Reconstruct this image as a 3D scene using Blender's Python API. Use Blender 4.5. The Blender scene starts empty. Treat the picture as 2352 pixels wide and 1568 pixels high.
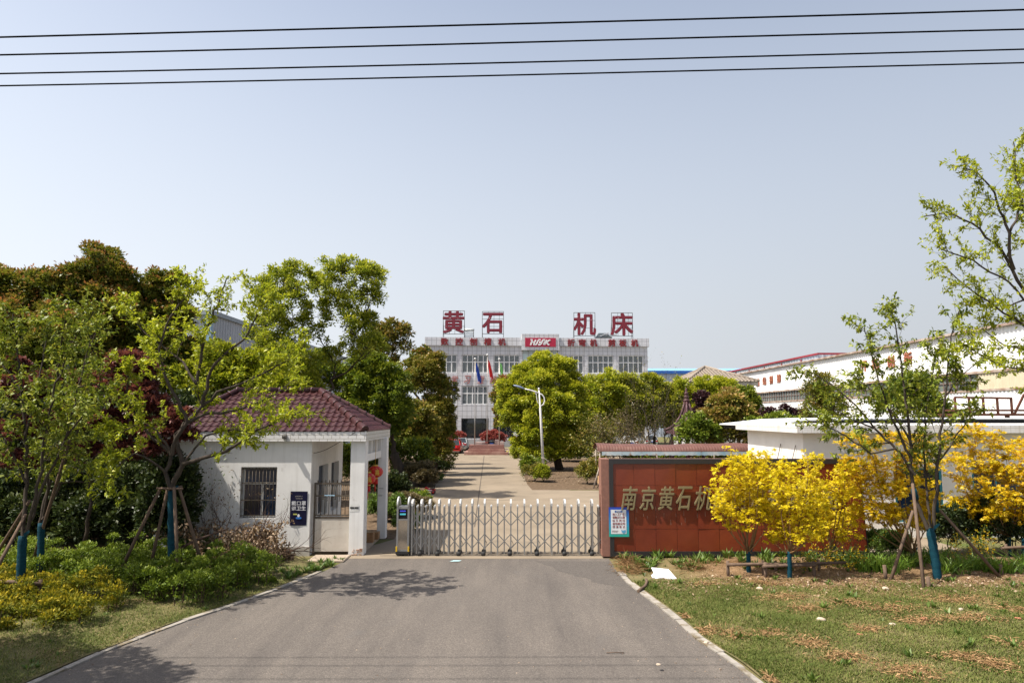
import bpy, bmesh, math, random
import numpy as np
from mathutils import Vector, Matrix

R = math.radians
scene = bpy.context.scene
COL = scene.collection

# ------------------------------------------------------------------ camera
PITCH = math.atan(171 / 1568)
CAM_H = 4.0
cam_data = bpy.data.cameras.new('camera')
cam_data.sensor_width = 36.0
cam_data.lens = 24.0
cam_data.clip_end = 2000.0
cam = bpy.data.objects.new('camera', cam_data)
COL.objects.link(cam)
cam.location = (0, 0, CAM_H)
cam.rotation_euler = (math.pi / 2 + PITCH, 0, 0)
scene.camera = cam

# ------------------------------------------------------------------ sky, sun, exposure
SUN = Vector((-1.0, -0.33, 1.72)).normalized()
SUN_EL = math.asin(SUN.z)
SUN_ROT = math.atan2(SUN.x, SUN.y)
world = bpy.data.worlds.new('World')
scene.world = world
world.use_nodes = True
wn = world.node_tree.nodes
wn.clear()
w_out = wn.new('ShaderNodeOutputWorld')
w_bg = wn.new('ShaderNodeBackground')
w_sky = wn.new('ShaderNodeTexSky')
w_sky.sky_type = 'NISHITA'
w_sky.sun_disc = False
w_sky.sun_elevation = SUN_EL
w_sky.sun_rotation = SUN_ROT
w_sky.air_density = 1.0
w_sky.dust_density = 4.0
w_sky.ozone_density = 2.0
# spring haze: the clear sky is veiled by a pale layer, thickest at the horizon and brightest towards the sun
def wmath(op, a, b=None):
    n = wn.new('ShaderNodeMath'); n.operation = op
    for i, v in enumerate((a, b)):
        if v is None: continue
        if isinstance(v, (int, float)): n.inputs[i].default_value = v
        else: world.node_tree.links.new(v, n.inputs[i])
    return n.outputs[0]
w_tc = wn.new('ShaderNodeTexCoord')
w_sep = wn.new('ShaderNodeSeparateXYZ'); world.node_tree.links.new(w_tc.outputs['Generated'], w_sep.inputs[0])
w_dot = wn.new('ShaderNodeVectorMath'); w_dot.operation = 'DOT_PRODUCT'
world.node_tree.links.new(w_tc.outputs['Generated'], w_dot.inputs[0]); w_dot.inputs[1].default_value = SUN
w_gain = wmath('ADD', wmath('MULTIPLY', w_dot.outputs['Value'], 0.62), 0.90)
w_pale = wn.new('ShaderNodeVectorMath'); w_pale.operation = 'SCALE'
w_pale.inputs[0].default_value = (5.40, 5.66, 6.02)
world.node_tree.links.new(w_gain, w_pale.inputs['Scale'])
w_fac = wn.new('ShaderNodeMapRange')
w_fac.inputs['From Min'].default_value = 0.05; w_fac.inputs['From Max'].default_value = 0.72
w_fac.inputs['To Min'].default_value = 0.97; w_fac.inputs['To Max'].default_value = 0.05
world.node_tree.links.new(w_sep.outputs[2], w_fac.inputs[0])
w_mix = wn.new('ShaderNodeMix'); w_mix.data_type = 'RGBA'
world.node_tree.links.new(w_fac.outputs[0], w_mix.inputs[0])
world.node_tree.links.new(w_sky.outputs[0], w_mix.inputs[6])
world.node_tree.links.new(w_pale.outputs[0], w_mix.inputs[7])
w_bg.inputs['Strength'].default_value = 0.10
world.node_tree.links.new(w_mix.outputs[2], w_bg.inputs[0])
world.node_tree.links.new(w_bg.outputs[0], w_out.inputs[0])
sun_data = bpy.data.lights.new('sun', 'SUN')
sun_data.energy = 5.0
sun_data.angle = R(0.55)
sun_data.color = (1.0, 0.93, 0.83)
sun = bpy.data.objects.new('sun', sun_data)
COL.objects.link(sun)
sun.location = (-40, -10, 40)
sun.rotation_euler = SUN.to_track_quat('Z', 'Y').to_euler()
vs = scene.view_settings
vs.view_transform = 'Standard'
vs.look = 'None'
vs.exposure = 0.75
vs.gamma = 1.0
scene.cycles.max_bounces = 6
scene.cycles.transparent_max_bounces = 8
scene.cycles.transmission_bounces = 4

# ------------------------------------------------------------------ geometry of the view (2352 x 1568 frame)
CP, SP = math.cos(PITCH), math.sin(PITCH)
def ray(px, py):
    u = (px - 1176) / 1568.0
    v = -(py - 784) / 1568.0
    return Vector((u, CP - v * SP, SP + v * CP))
def PW(px, py, Y):
    d = ray(px, py); t = Y / d.y
    return Vector((d.x * t, Y, CAM_H + d.z * t))
def PG(px, py, z=0.0):
    d = ray(px, py); t = (z - CAM_H) / d.z
    return Vector((d.x * t, d.y * t, z))
def PX(Y):                       # metres per frame pixel at depth Y (near the horizon)
    return Y / 1568.0

# ------------------------------------------------------------------ materials
MATS = {}
def nodes_of(name):
    m = bpy.data.materials.new(name)
    m.use_nodes = True
    nt = m.node_tree
    return m, nt, nt.nodes['Principled BSDF']
def rgba(c):
    return (c[0], c[1], c[2], 1.0)
def add_coord(nt, kind='Object'):
    tc = nt.nodes.new('ShaderNodeTexCoord')
    return tc.outputs[kind]
def add_noise(nt, vec, scale, detail=4.0, rough=0.6, dist=0.0):
    n = nt.nodes.new('ShaderNodeTexNoise')
    n.inputs['Scale'].default_value = scale
    n.inputs['Detail'].default_value = detail
    n.inputs['Roughness'].default_value = rough
    n.inputs['Distortion'].default_value = dist
    nt.links.new(vec, n.inputs['Vector'])
    return n.outputs[0]
def add_ramp(nt, fac, stops):
    r = nt.nodes.new('ShaderNodeValToRGB')
    e = r.color_ramp.elements
    while len(e) > 1:
        e.remove(e[-1])
    e[0].position = stops[0][0]; e[0].color = rgba(stops[0][1])
    for p, c in stops[1:]:
        x = e.new(p); x.color = rgba(c)
    nt.links.new(fac, r.inputs[0])
    return r.outputs[0]
def add_mix(nt, fac, a, b, mode='MIX'):
    m = nt.nodes.new('ShaderNodeMix')
    m.data_type = 'RGBA'
    m.blend_type = mode
    for sock, v in ((m.inputs[0], fac), (m.inputs[6], a), (m.inputs[7], b)):
        if isinstance(v, (int, float)):
            sock.default_value = v
        elif isinstance(v, (tuple, list)):
            sock.default_value = rgba(v)
        else:
            nt.links.new(v, sock)
    return m.outputs[2]
def add_bump(nt, bsdf, height, strength=0.3, dist=0.02):
    b = nt.nodes.new('ShaderNodeBump')
    b.inputs['Strength'].default_value = strength
    b.inputs['Distance'].default_value = dist
    nt.links.new(height, b.inputs['Height'])
    nt.links.new(b.outputs[0], bsdf.inputs['Normal'])
def stretch(nt, vec, s):
    mp = nt.nodes.new('ShaderNodeMapping')
    mp.inputs['Scale'].default_value = s
    nt.links.new(vec, mp.inputs['Vector'])
    return mp.outputs[0]
def mat(name, c1, c2=None, scale=4.0, rough=0.6, metal=0.0, spec=0.4, bump=0.0, bscale=None,
        stretch_s=None, c3=None, c3_scale=1.0, c3_lo=0.55, c3_hi=0.7, coat=0.0, detail=5.0):
    if name in MATS:
        return MATS[name]
    m, nt, b = nodes_of(name)
    b.inputs['Roughness'].default_value = rough
    b.inputs['Metallic'].default_value = metal
    b.inputs['Specular IOR Level'].default_value = spec
    b.inputs['Coat Weight'].default_value = coat
    v = add_coord(nt)
    if stretch_s:
        v = stretch(nt, v, stretch_s)
    c2 = c2 or tuple(x * 0.8 for x in c1)
    n = add_noise(nt, v, scale, detail)
    col = add_ramp(nt, n, [(0.35, c1), (0.65, c2)])
    if c3:
        n3 = add_noise(nt, v, c3_scale, 6.0, 0.65)
        f = add_ramp(nt, n3, [(c3_lo, (0, 0, 0)), (c3_hi, (1, 1, 1))])
        col = add_mix(nt, f, col, c3)
    nt.links.new(col, b.inputs['Base Color'])
    if bump:
        nb = add_noise(nt, v, bscale or scale * 4, 6.0, 0.7)
        add_bump(nt, b, nb, bump)
    MATS[name] = m
    return m
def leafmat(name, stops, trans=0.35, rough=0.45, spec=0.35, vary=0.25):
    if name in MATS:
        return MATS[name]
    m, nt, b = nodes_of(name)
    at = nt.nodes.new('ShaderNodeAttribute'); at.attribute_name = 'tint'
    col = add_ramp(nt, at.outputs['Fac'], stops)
    oi = nt.nodes.new('ShaderNodeObjectInfo')
    hs = nt.nodes.new('ShaderNodeHueSaturation')
    mr = nt.nodes.new('ShaderNodeMapRange')
    mr.inputs['To Min'].default_value = 1 - vary; mr.inputs['To Max'].default_value = 1 + vary
    nt.links.new(oi.outputs['Random'], mr.inputs['Value'])
    nt.links.new(mr.outputs[0], hs.inputs['Value'])
    nt.links.new(col, hs.inputs['Color'])
    b.inputs['Roughness'].default_value = rough
    b.inputs['Specular IOR Level'].default_value = spec
    nt.links.new(hs.outputs[0], b.inputs['Base Color'])
    tr = nt.nodes.new('ShaderNodeBsdfTranslucent')
    br = add_mix(nt, 1.0, hs.outputs[0], (1.0, 1.0, 0.75), 'MULTIPLY')
    nt.links.new(br, tr.inputs['Color'])
    mx = nt.nodes.new('ShaderNodeMixShader')
    mx.inputs[0].default_value = trans
    nt.links.new(b.outputs[0], mx.inputs[1]); nt.links.new(tr.outputs[0], mx.inputs[2])
    nt.links.new(mx.outputs[0], nt.nodes['Material Output'].inputs[0])
    MATS[name] = m
    return m
def brickmat(name, tile, grout, bw, bh, mortar, offset=0.5, rough=0.45, spec=0.4, vary=0.06, stain=None, stain_scale=0.6, bump=0.15, c_streak=None):
    """tiles on axis-aligned vertical walls: u = x + y, v = z"""
    if name in MATS:
        return MATS[name]
    m, nt, b = nodes_of(name)
    co = add_coord(nt)
    sx = nt.nodes.new('ShaderNodeSeparateXYZ'); nt.links.new(co, sx.inputs[0])
    ad = nt.nodes.new('ShaderNodeMath'); ad.operation = 'ADD'
    nt.links.new(sx.outputs[0], ad.inputs[0]); nt.links.new(sx.outputs[1], ad.inputs[1])
    cb = nt.nodes.new('ShaderNodeCombineXYZ')
    nt.links.new(ad.outputs[0], cb.inputs[0]); nt.links.new(sx.outputs[2], cb.inputs[1])
    br = nt.nodes.new('ShaderNodeTexBrick')
    br.offset = offset
    br.inputs['Scale'].default_value = 1.0
    br.inputs['Mortar Size'].default_value = mortar
    br.inputs['Mortar Smooth'].default_value = 0.1
    br.inputs['Brick Width'].default_value = bw
    br.inputs['Row Height'].default_value = bh
    br.inputs['Color1'].default_value = rgba(tile)
    br.inputs['Color2'].default_value = rgba(tuple(x * (1 - vary) for x in tile))
    br.inputs['Mortar'].default_value = rgba(grout)
    nt.links.new(cb.outputs[0], br.inputs['Vector'])
    col = br.outputs['Color']
    n = add_noise(nt, co, 1.3, 6)
    col = add_mix(nt, 0.25, col, add_ramp(nt, n, [(0.3, (0.75, 0.75, 0.75)), (0.7, (1.1, 1.1, 1.1))]), 'MULTIPLY')
    if stain:
        ns = add_noise(nt, stretch(nt, co, (1.0, 1.0, 0.08)), stain_scale * 4, 6, 0.7)
        f = add_ramp(nt, ns, [(0.52, (0, 0, 0)), (0.72, (1, 1, 1))])
        g = nt.nodes.new('ShaderNodeMath'); g.operation = 'MULTIPLY'; g.inputs[1].default_value = 0.6
        nt.links.new(f, g.inputs[0])
        col = add_mix(nt, g.outputs[0], col, stain)
    nt.links.new(col, b.inputs['Base Color'])
    b.inputs['Roughness'].default_value = rough
    b.inputs['Specular IOR Level'].default_value = spec
    iv = nt.nodes.new('ShaderNodeMath'); iv.operation = 'SUBTRACT'; iv.inputs[0].default_value = 1.0
    nt.links.new(br.outputs['Fac'], iv.inputs[1])
    add_bump(nt, b, iv.outputs[0], bump, 0.01)
    MATS[name] = m
    return m
def glassmat(name, tint, mixf=0.5, rough=0.03):
    if name in MATS:
        return MATS[name]
    m, nt, b = nodes_of(name)
    b.inputs['Base Color'].default_value = rgba(tint)
    b.inputs['Roughness'].default_value = rough
    b.inputs['Specular IOR Level'].default_value = 0.8
    tr = nt.nodes.new('ShaderNodeBsdfTransparent')
    tr.inputs[0].default_value = (0.85, 0.9, 0.9, 1)
    mx = nt.nodes.new('ShaderNodeMixShader'); mx.inputs[0].default_value = mixf
    nt.links.new(b.outputs[0], mx.inputs[1]); nt.links.new(tr.outputs[0], mx.inputs[2])
    nt.links.new(mx.outputs[0], nt.nodes['Material Output'].inputs[0])
    MATS[name] = m
    return m
def emit(name, c, s):
    if name in MATS:
        return MATS[name]
    m, nt, b = nodes_of(name)
    b.inputs['Base Color'].default_value = rgba(c)
    b.inputs['Emission Color'].default_value = rgba(c)
    b.inputs['Emission Strength'].default_value = s
    MATS[name] = m
    return m

# ------------------------------------------------------------------ objects: names, labels, parents
def tag(o, label=None, cat=None, group=None, kind=None):
    if label: o['label'] = label
    if cat: o['category'] = cat
    if group: o['group'] = group
    if kind: o['kind'] = kind
    return o
def thing(name, loc, label, cat, group=None):
    o = bpy.data.objects.new(name, None)
    o.empty_display_size = 0.3
    COL.objects.link(o)
    o.location = loc
    return tag(o, label, cat, group)
def root_loc(p):
    if p is None:
        return Vector((0, 0, 0))
    v = Vector(p.location)
    while p.parent:
        p = p.parent
        v = v + Vector(p.location)
    return v
def link(name, me, parent=None, m=None):
    o = bpy.data.objects.new(name, me)
    COL.objects.link(o)
    if parent:
        o.parent = parent
    if m:
        if len(me.materials) == 0:
            me.materials.append(m)
    return o
def children_of(o):
    return list(o.children)
def copy_tree(o, parent=None):
    c = o.copy()
    COL.objects.link(c)
    c.parent = parent
    for ch in children_of(o):
        copy_tree(ch, c)
    return c

class MB:
    """collects faces in world coordinates, then links them as ONE mesh object"""
    def __init__(self):
        self.v = []; self.f = []; self.sm = []
    def add(self, verts, faces, smooth=False):
        k = len(self.v)
        self.v += [tuple(x) for x in verts]
        self.f += [tuple(i + k for i in f) for f in faces]
        self.sm += [smooth] * len(faces)
        return self
    def box(self, x0, x1, y0, y1, z0, z1):
        V = [(x0, y0, z0), (x1, y0, z0), (x1, y1, z0), (x0, y1, z0), (x0, y0, z1), (x1, y0, z1), (x1, y1, z1), (x0, y1, z1)]
        return self.add(V, [(0, 3, 2, 1), (4, 5, 6, 7), (0, 1, 5, 4), (1, 2, 6, 5), (2, 3, 7, 6), (3, 0, 4, 7)])
    def cbox(self, x0, x1, y0, y1, z0, z1, c=0.02):
        """box with chamfered vertical and horizontal edges"""
        bm = bmesh.new()
        bmesh.ops.create_cube(bm, size=1.0)
        for v in bm.verts:
            v.co = Vector(((x0 + x1) / 2 + v.co.x * (x1 - x0), (y0 + y1) / 2 + v.co.y * (y1 - y0), (z0 + z1) / 2 + v.co.z * (z1 - z0)))
        bmesh.ops.bevel(bm, geom=list(bm.edges), offset=c, segments=2, affect='EDGES', clamp_overlap=True)
        return self.bm(bm)
    def bm(self, bm, smooth=False):
        bm.verts.index_update()
        self.add([v.co[:] for v in bm.verts], [[v.index for v in f.verts] for f in bm.faces], smooth)
        bm.free()
        return self
    def tube(self, pts, rad, n=8, cap=True, smooth=True):
        pts = [Vector(p) for p in pts]
        if isinstance(rad, (int, float)):
            rad = [rad] * len(pts)
        rings = []
        up = Vector((0, 0, 1))
        prev = None
        for i, p in enumerate(pts):
            d = (pts[min(i + 1, len(pts) - 1)] - pts[max(i - 1, 0)])
            if d.length < 1e-9:
                d = Vector((0, 0, 1))
            d.normalize()
            if prev is None:
                a = d.cross(up)
                if a.length < 1e-3:
                    a = d.cross(Vector((1, 0, 0)))
            else:
                a = prev - d * prev.dot(d)
                if a.length < 1e-6:
                    a = d.cross(up)
            a.normalize(); prev = a
            b = d.cross(a)
            rings.append([p + (a * math.cos(2 * math.pi * k / n) + b * math.sin(2 * math.pi * k / n)) * rad[i] for k in range(n)])
        V = [v for r in rings for v in r]
        F = []
        for i in range(len(rings) - 1):
            for k in range(n):
                k2 = (k + 1) % n
                F.append((i * n + k, i * n + k2, (i + 1) * n + k2, (i + 1) * n + k))
        self.add(V, F, smooth)
        if cap:
            q = len(self.v) - len(V)
            self.f.append(tuple(q + k for k in reversed(range(n)))); self.sm.append(False)
            self.f.append(tuple(q + (len(rings) - 1) * n + k for k in range(n))); self.sm.append(False)
        return self
    def bar(self, p, q, w, h=None):
        """square bar between two points"""
        p = Vector(p); q = Vector(q); h = h or w
        d = (q - p).normalized()
        a = d.cross(Vector((0, 0, 1)))
        if a.length < 1e-3:
            a = Vector((1, 0, 0))
        a.normalize(); b = d.cross(a)
        V = []
        for c in (p, q):
            for s, t in ((-1, -1), (1, -1), (1, 1), (-1, 1)):
                V.append(c + a * s * w / 2 + b * t * h / 2)
        return self.add(V, [(3, 2, 1, 0), (4, 5, 6, 7), (0, 1, 5, 4), (1, 2, 6, 5), (2, 3, 7, 6), (3, 0, 4, 7)])
    def lathe(self, c, prof, n=16, axis='z', smooth=True):
        c = Vector(c); V = []; F = []
        for r, h in prof:
            for k in range(n):
                a = 2 * math.pi * k / n
                if axis == 'z': V.append(c + Vector((r * math.cos(a), r * math.sin(a), h)))
                elif axis == 'x': V.append(c + Vector((h, r * math.cos(a), r * math.sin(a))))
                else: V.append(c + Vector((r * math.cos(a), h, r * math.sin(a))))
        m = len(prof)
        for i in range(m - 1):
            for k in range(n):
                k2 = (k + 1) % n
                F.append((i * n + k, i * n + k2, (i + 1) * n + k2, (i + 1) * n + k))
        F.append(tuple(reversed(range(n)))); F.append(tuple((m - 1) * n + k for k in range(n)))
        return self.add(V, F, smooth)
    def prism(self, poly, y0, y1):
        """polygon in (x, z) extruded along y"""
        n = len(poly)
        V = [(x, y0, z) for x, z in poly] + [(x, y1, z) for x, z in poly]
        F = [tuple(range(n)), tuple(reversed(range(n, 2 * n)))]
        for i in range(n):
            j = (i + 1) % n
            F.append((i, i + n, j + n, j))
        return self.add(V, F)
    def prism_x(self, poly, x0, x1):
        n = len(poly)
        V = [(x0, y, z) for y, z in poly] + [(x1, y, z) for y, z in poly]
        F = [tuple(range(n)), tuple(reversed(range(n, 2 * n)))]
        for i in range(n):
            j = (i + 1) % n
            F.append((i, i + n, j + n, j))
        return self.add(V, F)
    def wall(self, a0, a1, z0, z1, t0, t1, holes=(), axis='x'):
        """wall spanning a (x or y) and z, thickness t0..t1 on the other axis, with rectangular holes (a0,a1,z0,z1)"""
        A = sorted({a0, a1, *[h[0] for h in holes], *[h[1] for h in holes]})
        Z = sorted({z0, z1, *[h[2] for h in holes], *[h[3] for h in holes]})
        A = [a for a in A if a0 <= a <= a1]; Z = [z for z in Z if z0 <= z <= z1]
        na, nz = len(A) - 1, len(Z) - 1
        def solid(i, j):
            if i < 0 or j < 0 or i >= na or j >= nz: return False
            ca, cz = (A[i] + A[i + 1]) / 2, (Z[j] + Z[j + 1]) / 2
            return not any(h[0] < ca < h[1] and h[2] < cz < h[3] for h in holes)
        P = (lambda a, t, z: (a, t, z)) if axis == 'x' else (lambda a, t, z: (t, a, z))
        for i in range(na):
            for j in range(nz):
                if not solid(i, j): continue
                b0, b1, c0, c1 = A[i], A[i + 1], Z[j], Z[j + 1]
                self.add([P(b0, t0, c0), P(b1, t0, c0), P(b1, t0, c1), P(b0, t0, c1)], [(0, 1, 2, 3)])
                self.add([P(b0, t1, c0), P(b1, t1, c0), P(b1, t1, c1), P(b0, t1, c1)], [(3, 2, 1, 0)])
                if not solid(i - 1, j): self.add([P(b0, t0, c0), P(b0, t1, c0), P(b0, t1, c1), P(b0, t0, c1)], [(3, 2, 1, 0)])
                if not solid(i + 1, j): self.add([P(b1, t0, c0), P(b1, t1, c0), P(b1, t1, c1), P(b1, t0, c1)], [(0, 1, 2, 3)])
                if not solid(i, j - 1): self.add([P(b0, t0, c0), P(b1, t0, c0), P(b1, t1, c0), P(b0, t1, c0)], [(3, 2, 1, 0)])
                if not solid(i, j + 1): self.add([P(b0, t0, c1), P(b1, t0, c1), P(b1, t1, c1), P(b0, t1, c1)], [(0, 1, 2, 3)])
        return self
    def build(self, name, m, parent=None, loc=None, fix=True):
        me = bpy.data.meshes.new(name)
        off = Vector(loc) if loc is not None else root_loc(parent)
        V = np.array(self.v, dtype=np.float64).reshape(-1, 3) - np.array(off)
        me.from_pydata(V.tolist(), [], self.f)
        me.polygons.foreach_set('use_smooth', self.sm)
        if fix:
            bm = bmesh.new(); bm.from_mesh(me)
            bmesh.ops.remove_doubles(bm, verts=bm.verts, dist=1e-5)
            bmesh.ops.recalc_face_normals(bm, faces=bm.faces)
            bm.to_mesh(me); bm.free()
        me.update()
        o = link(name, me, parent, m)
        if loc is not None and parent is None:
            o.location = loc
        return o

def sheet(name, pts, z, m, label=None):
    mb = MB().add([(p[0], p[1], z) for p in pts], [tuple(range(len(pts)))])
    o = mb.build(name, m, fix=False)
    # make the face look up
    if o.data.polygons[0].normal.z < 0:
        o.data.flip_normals()
    o['kind'] = 'structure'
    if label: o['label'] = label
    return o

def quadmesh(name, V, tint, m, parent, loc=None, nv=4):
    """V: (N*nv,3) vertices, one nv-gon per nv vertices; tint per face"""
    V = np.asarray(V, dtype=np.float64)
    off = np.array(Vector(loc) if loc is not None else root_loc(parent))
    V = (V - off).astype(np.float32)
    n = len(V) // nv
    me = bpy.data.meshes.new(name)
    me.vertices.add(n * nv); me.loops.add(n * nv); me.polygons.add(n)
    me.vertices.foreach_set('co', V.ravel())
    me.loops.foreach_set('vertex_index', np.arange(n * nv, dtype=np.int32))
    me.polygons.foreach_set('loop_start', np.arange(0, n * nv, nv, dtype=np.int32))
    me.polygons.foreach_set('loop_total', np.full(n, nv, dtype=np.int32))
    at = me.attributes.new('tint', 'FLOAT', 'FACE')
    at.data.foreach_set('value', np.asarray(tint, dtype=np.float32))
    me.update(calc_edges=True)
    o = link(name, me, parent, m)
    if loc is not None and parent is None:
        o.location = loc
    return o

def unit(a):
    return a / np.maximum(np.linalg.norm(a, axis=1, keepdims=True), 1e-9)
def rdir(rng, n):
    return unit(rng.normal(size=(n, 3)))
def leaf_verts(P, A, N, L, W, lobes=1):
    A = unit(A); S = unit(np.cross(A, N)); N = np.cross(S, A)
    L = np.asarray(L)[:, None]; W = np.asarray(W)[:, None]
    out = []
    spec = {1: [(0, 1, 1)], 3: [(0, 1, 1), (0.85, .8, .8), (-.85, .8, .8)],
            5: [(0, 1, 1), (.75, .85, .8), (-.75, .85, .8), (1.5, .55, .7), (-1.5, .55, .7)]}[lobes]
    for ang, fl, fw in spec:
        a = A * math.cos(ang) + S * math.sin(ang)
        s = S * math.cos(ang) - A * math.sin(ang)
        l = L * fl; w = W * fw
        q = np.stack([P, P + a * l * .5 + s * w * .5 + N * l * .06, P + a * l - N * l * .12, P + a * l * .5 - s * w * .5 + N * l * .06], axis=1)
        out.append(q)
    return np.concatenate(out, axis=0).reshape(-1, 3), len(spec)
def leaves(name, P, A, N, L, W, T, m, parent, lobes=1, loc=None):
    V, k = leaf_verts(np.asarray(P), np.asarray(A), np.asarray(N), L, W, lobes)
    return quadmesh(name, V, np.tile(T, k), m, parent, loc)

# ------------------------------------------------------------------ text
_text_cache = {}
def text_mesh(body, offset=0.0, shear=0.0):
    key = (body, shear)
    if key not in _text_cache:
        cu = bpy.data.curves.new('lettering', 'FONT')
        cu.body = body; cu.size = 1.0; cu.shear = shear
        cu.resolution_u = 3
        o = bpy.data.objects.new('lettering', cu)
        COL.objects.link(o)
        bpy.context.view_layer.update()
        dg = bpy.context.evaluated_depsgraph_get()
        me = bpy.data.meshes.new_from_object(o.evaluated_get(dg))
        bpy.data.objects.remove(o)
        V = np.array([v.co[:2] for v in me.vertices]).reshape(-1, 2)
        F = [tuple(p.vertices) for p in me.polygons]
        mn, mx = V.min(0), V.max(0)
        asp = (mx[0] - mn[0]) / (mx[1] - mn[1])
        # boundary edges
        from collections import Counter
        bm = bmesh.new(); bm.from_mesh(me)
        bmesh.ops.remove_doubles(bm, verts=bm.verts, dist=1e-5)
        V = np.array([v.co[:2] for v in bm.verts]); bm.verts.index_update()
        F = [tuple(v.index for v in f.verts) for f in bm.faces]
        B = [(e.verts[0].index, e.verts[1].index) for e in bm.edges if len(e.link_faces) == 1]
        bm.free()
        _text_cache[key] = ((V - mn) / (mx - mn), F, B, asp)
    return _text_cache[key]
def text_into(mb, body, org, right, up, out, w, h, depth, offset=0.0, shear=0.0):
    """lettering fitted in a w x h box whose centre is org; 'out' points to the reader"""
    V, F, B, asp = text_mesh(body, offset, shear)
    if w is None: w = h * asp
    org, right, up, out = Vector(org), Vector(right), Vector(up), Vector(out)
    b = offset * h
    sp = [(0, 0)] if offset <= 0 else [(0, 0), (1, .6), (-1, -.6), (-.6, 1), (.6, -1)]
    for k, (ox, oy) in enumerate(sp):      # emboldened by overlapping strokes, each a hair behind the one before
        front = [org + right * ((x - .5) * (w - 2 * b) + ox * b) + up * ((y - .5) * (h - 2 * b) + oy * b) + out * (depth - k * max(.0006, depth * .05)) for x, y in V]
        n = len(front)
        if depth > 0.004:
            back = [p - out * depth for p in front]
            mb.add(front + back, list(F) + [(a, c, c + n, a + n) for a, c in B])
        else:
            mb.add(front, F)
    return mb
def wall_text(name, body, cx, cz, Y, w, h, depth, m, parent, offset=0.0, shear=0.0):
    mb = text_into(MB(), body, (cx, Y, cz), (1, 0, 0), (0, 0, 1), (0, -1, 0), w, h, depth, offset, shear)
    return mb.build(name, m, parent, fix=False)
# ================================================================== SETTING: ground, road, drive
def zq(x0, y0, s):               # zoomed-crop pixels -> frame pixels
    return lambda x, y: ((x0 + x / s) / 1.7415, (y0 + y / s) / 1.7415)

M_soil = mat('soil', (0.20, 0.145, 0.085), (0.13, 0.10, 0.05), scale=0.9, rough=0.95, spec=0.1, bump=0.6, bscale=14,
             c3=(0.085, 0.105, 0.03), c3_scale=0.35, c3_lo=0.42, c3_hi=0.58)
def lawn_material():
    # bare rubble soil spreads over the back of the lawn, where the trees are staked
    m, nt, b = nodes_of('lawn')
    v = add_coord(nt)
    n1 = add_noise(nt, v, 1.1, 6, 0.6)
    col = add_ramp(nt, n1, [(0.3, (0.10, 0.108, 0.04)), (0.5, (0.145, 0.13, 0.06)), (0.7, (0.20, 0.16, 0.085))])
    n2 = add_noise(nt, v, 0.55, 5, 0.65, 0.4)
    f = add_ramp(nt, n2, [(0.56, (0, 0, 0)), (0.68, (1, 1, 1))])
    sx = nt.nodes.new('ShaderNodeSeparateXYZ'); nt.links.new(v, sx.inputs[0])
    def rng_(sock, a, b_):
        q = nt.nodes.new('ShaderNodeMapRange'); q.inputs['From Min'].default_value = a; q.inputs['From Max'].default_value = b_; nt.links.new(sock, q.inputs[0]); return q.outputs[0]
    def mth(op, a, b_):
        q = nt.nodes.new('ShaderNodeMath'); q.operation = op
        for i, w in enumerate((a, b_)):
            if isinstance(w, float): q.inputs[i].default_value = w
            else: nt.links.new(w, q.inputs[i])
        return q.outputs[0]
    wob = mth('MULTIPLY', add_noise(nt, v, 1.4, 5, .7), 2.6)
    yy = mth('ADD', sx.outputs[1], wob)
    zone = mth('MULTIPLY', rng_(yy, 16.0, 17.0), rng_(sx.outputs[0], 3.6, 5.2))
    f = mth('MAXIMUM', f, zone)
    n3 = add_noise(nt, v, 30, 3, 0.7)
    soil = add_ramp(nt, n3, [(0.3, (0.12, 0.078, 0.042)), (0.5, (0.22, 0.145, 0.085)), (0.72, (0.36, 0.25, 0.16))])
    soil = add_mix(nt, 0.8, soil, add_ramp(nt, add_noise(nt, v, 4.0, 6, .7), [(0.3, (0.55, 0.52, 0.42)), (0.7, (1.15, 1.1, 1.05))]), 'MULTIPLY')
    col = add_mix(nt, f, col, soil)
    n4 = add_noise(nt, v, 60, 2, 0.7)
    col = add_mix(nt, 0.5, col, add_ramp(nt, n4, [(0.3, (0.55, 0.55, 0.5)), (0.7, (1.25, 1.25, 1.2))]), 'MULTIPLY')
    nt.links.new(col, b.inputs['Base Color'])
    b.inputs['Roughness'].default_value = 0.95
    b.inputs['Specular IOR Level'].default_value = 0.1
    add_bump(nt, b, n4, 0.6, 0.03)
    return m
M_lawn = lawn_material()
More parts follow.
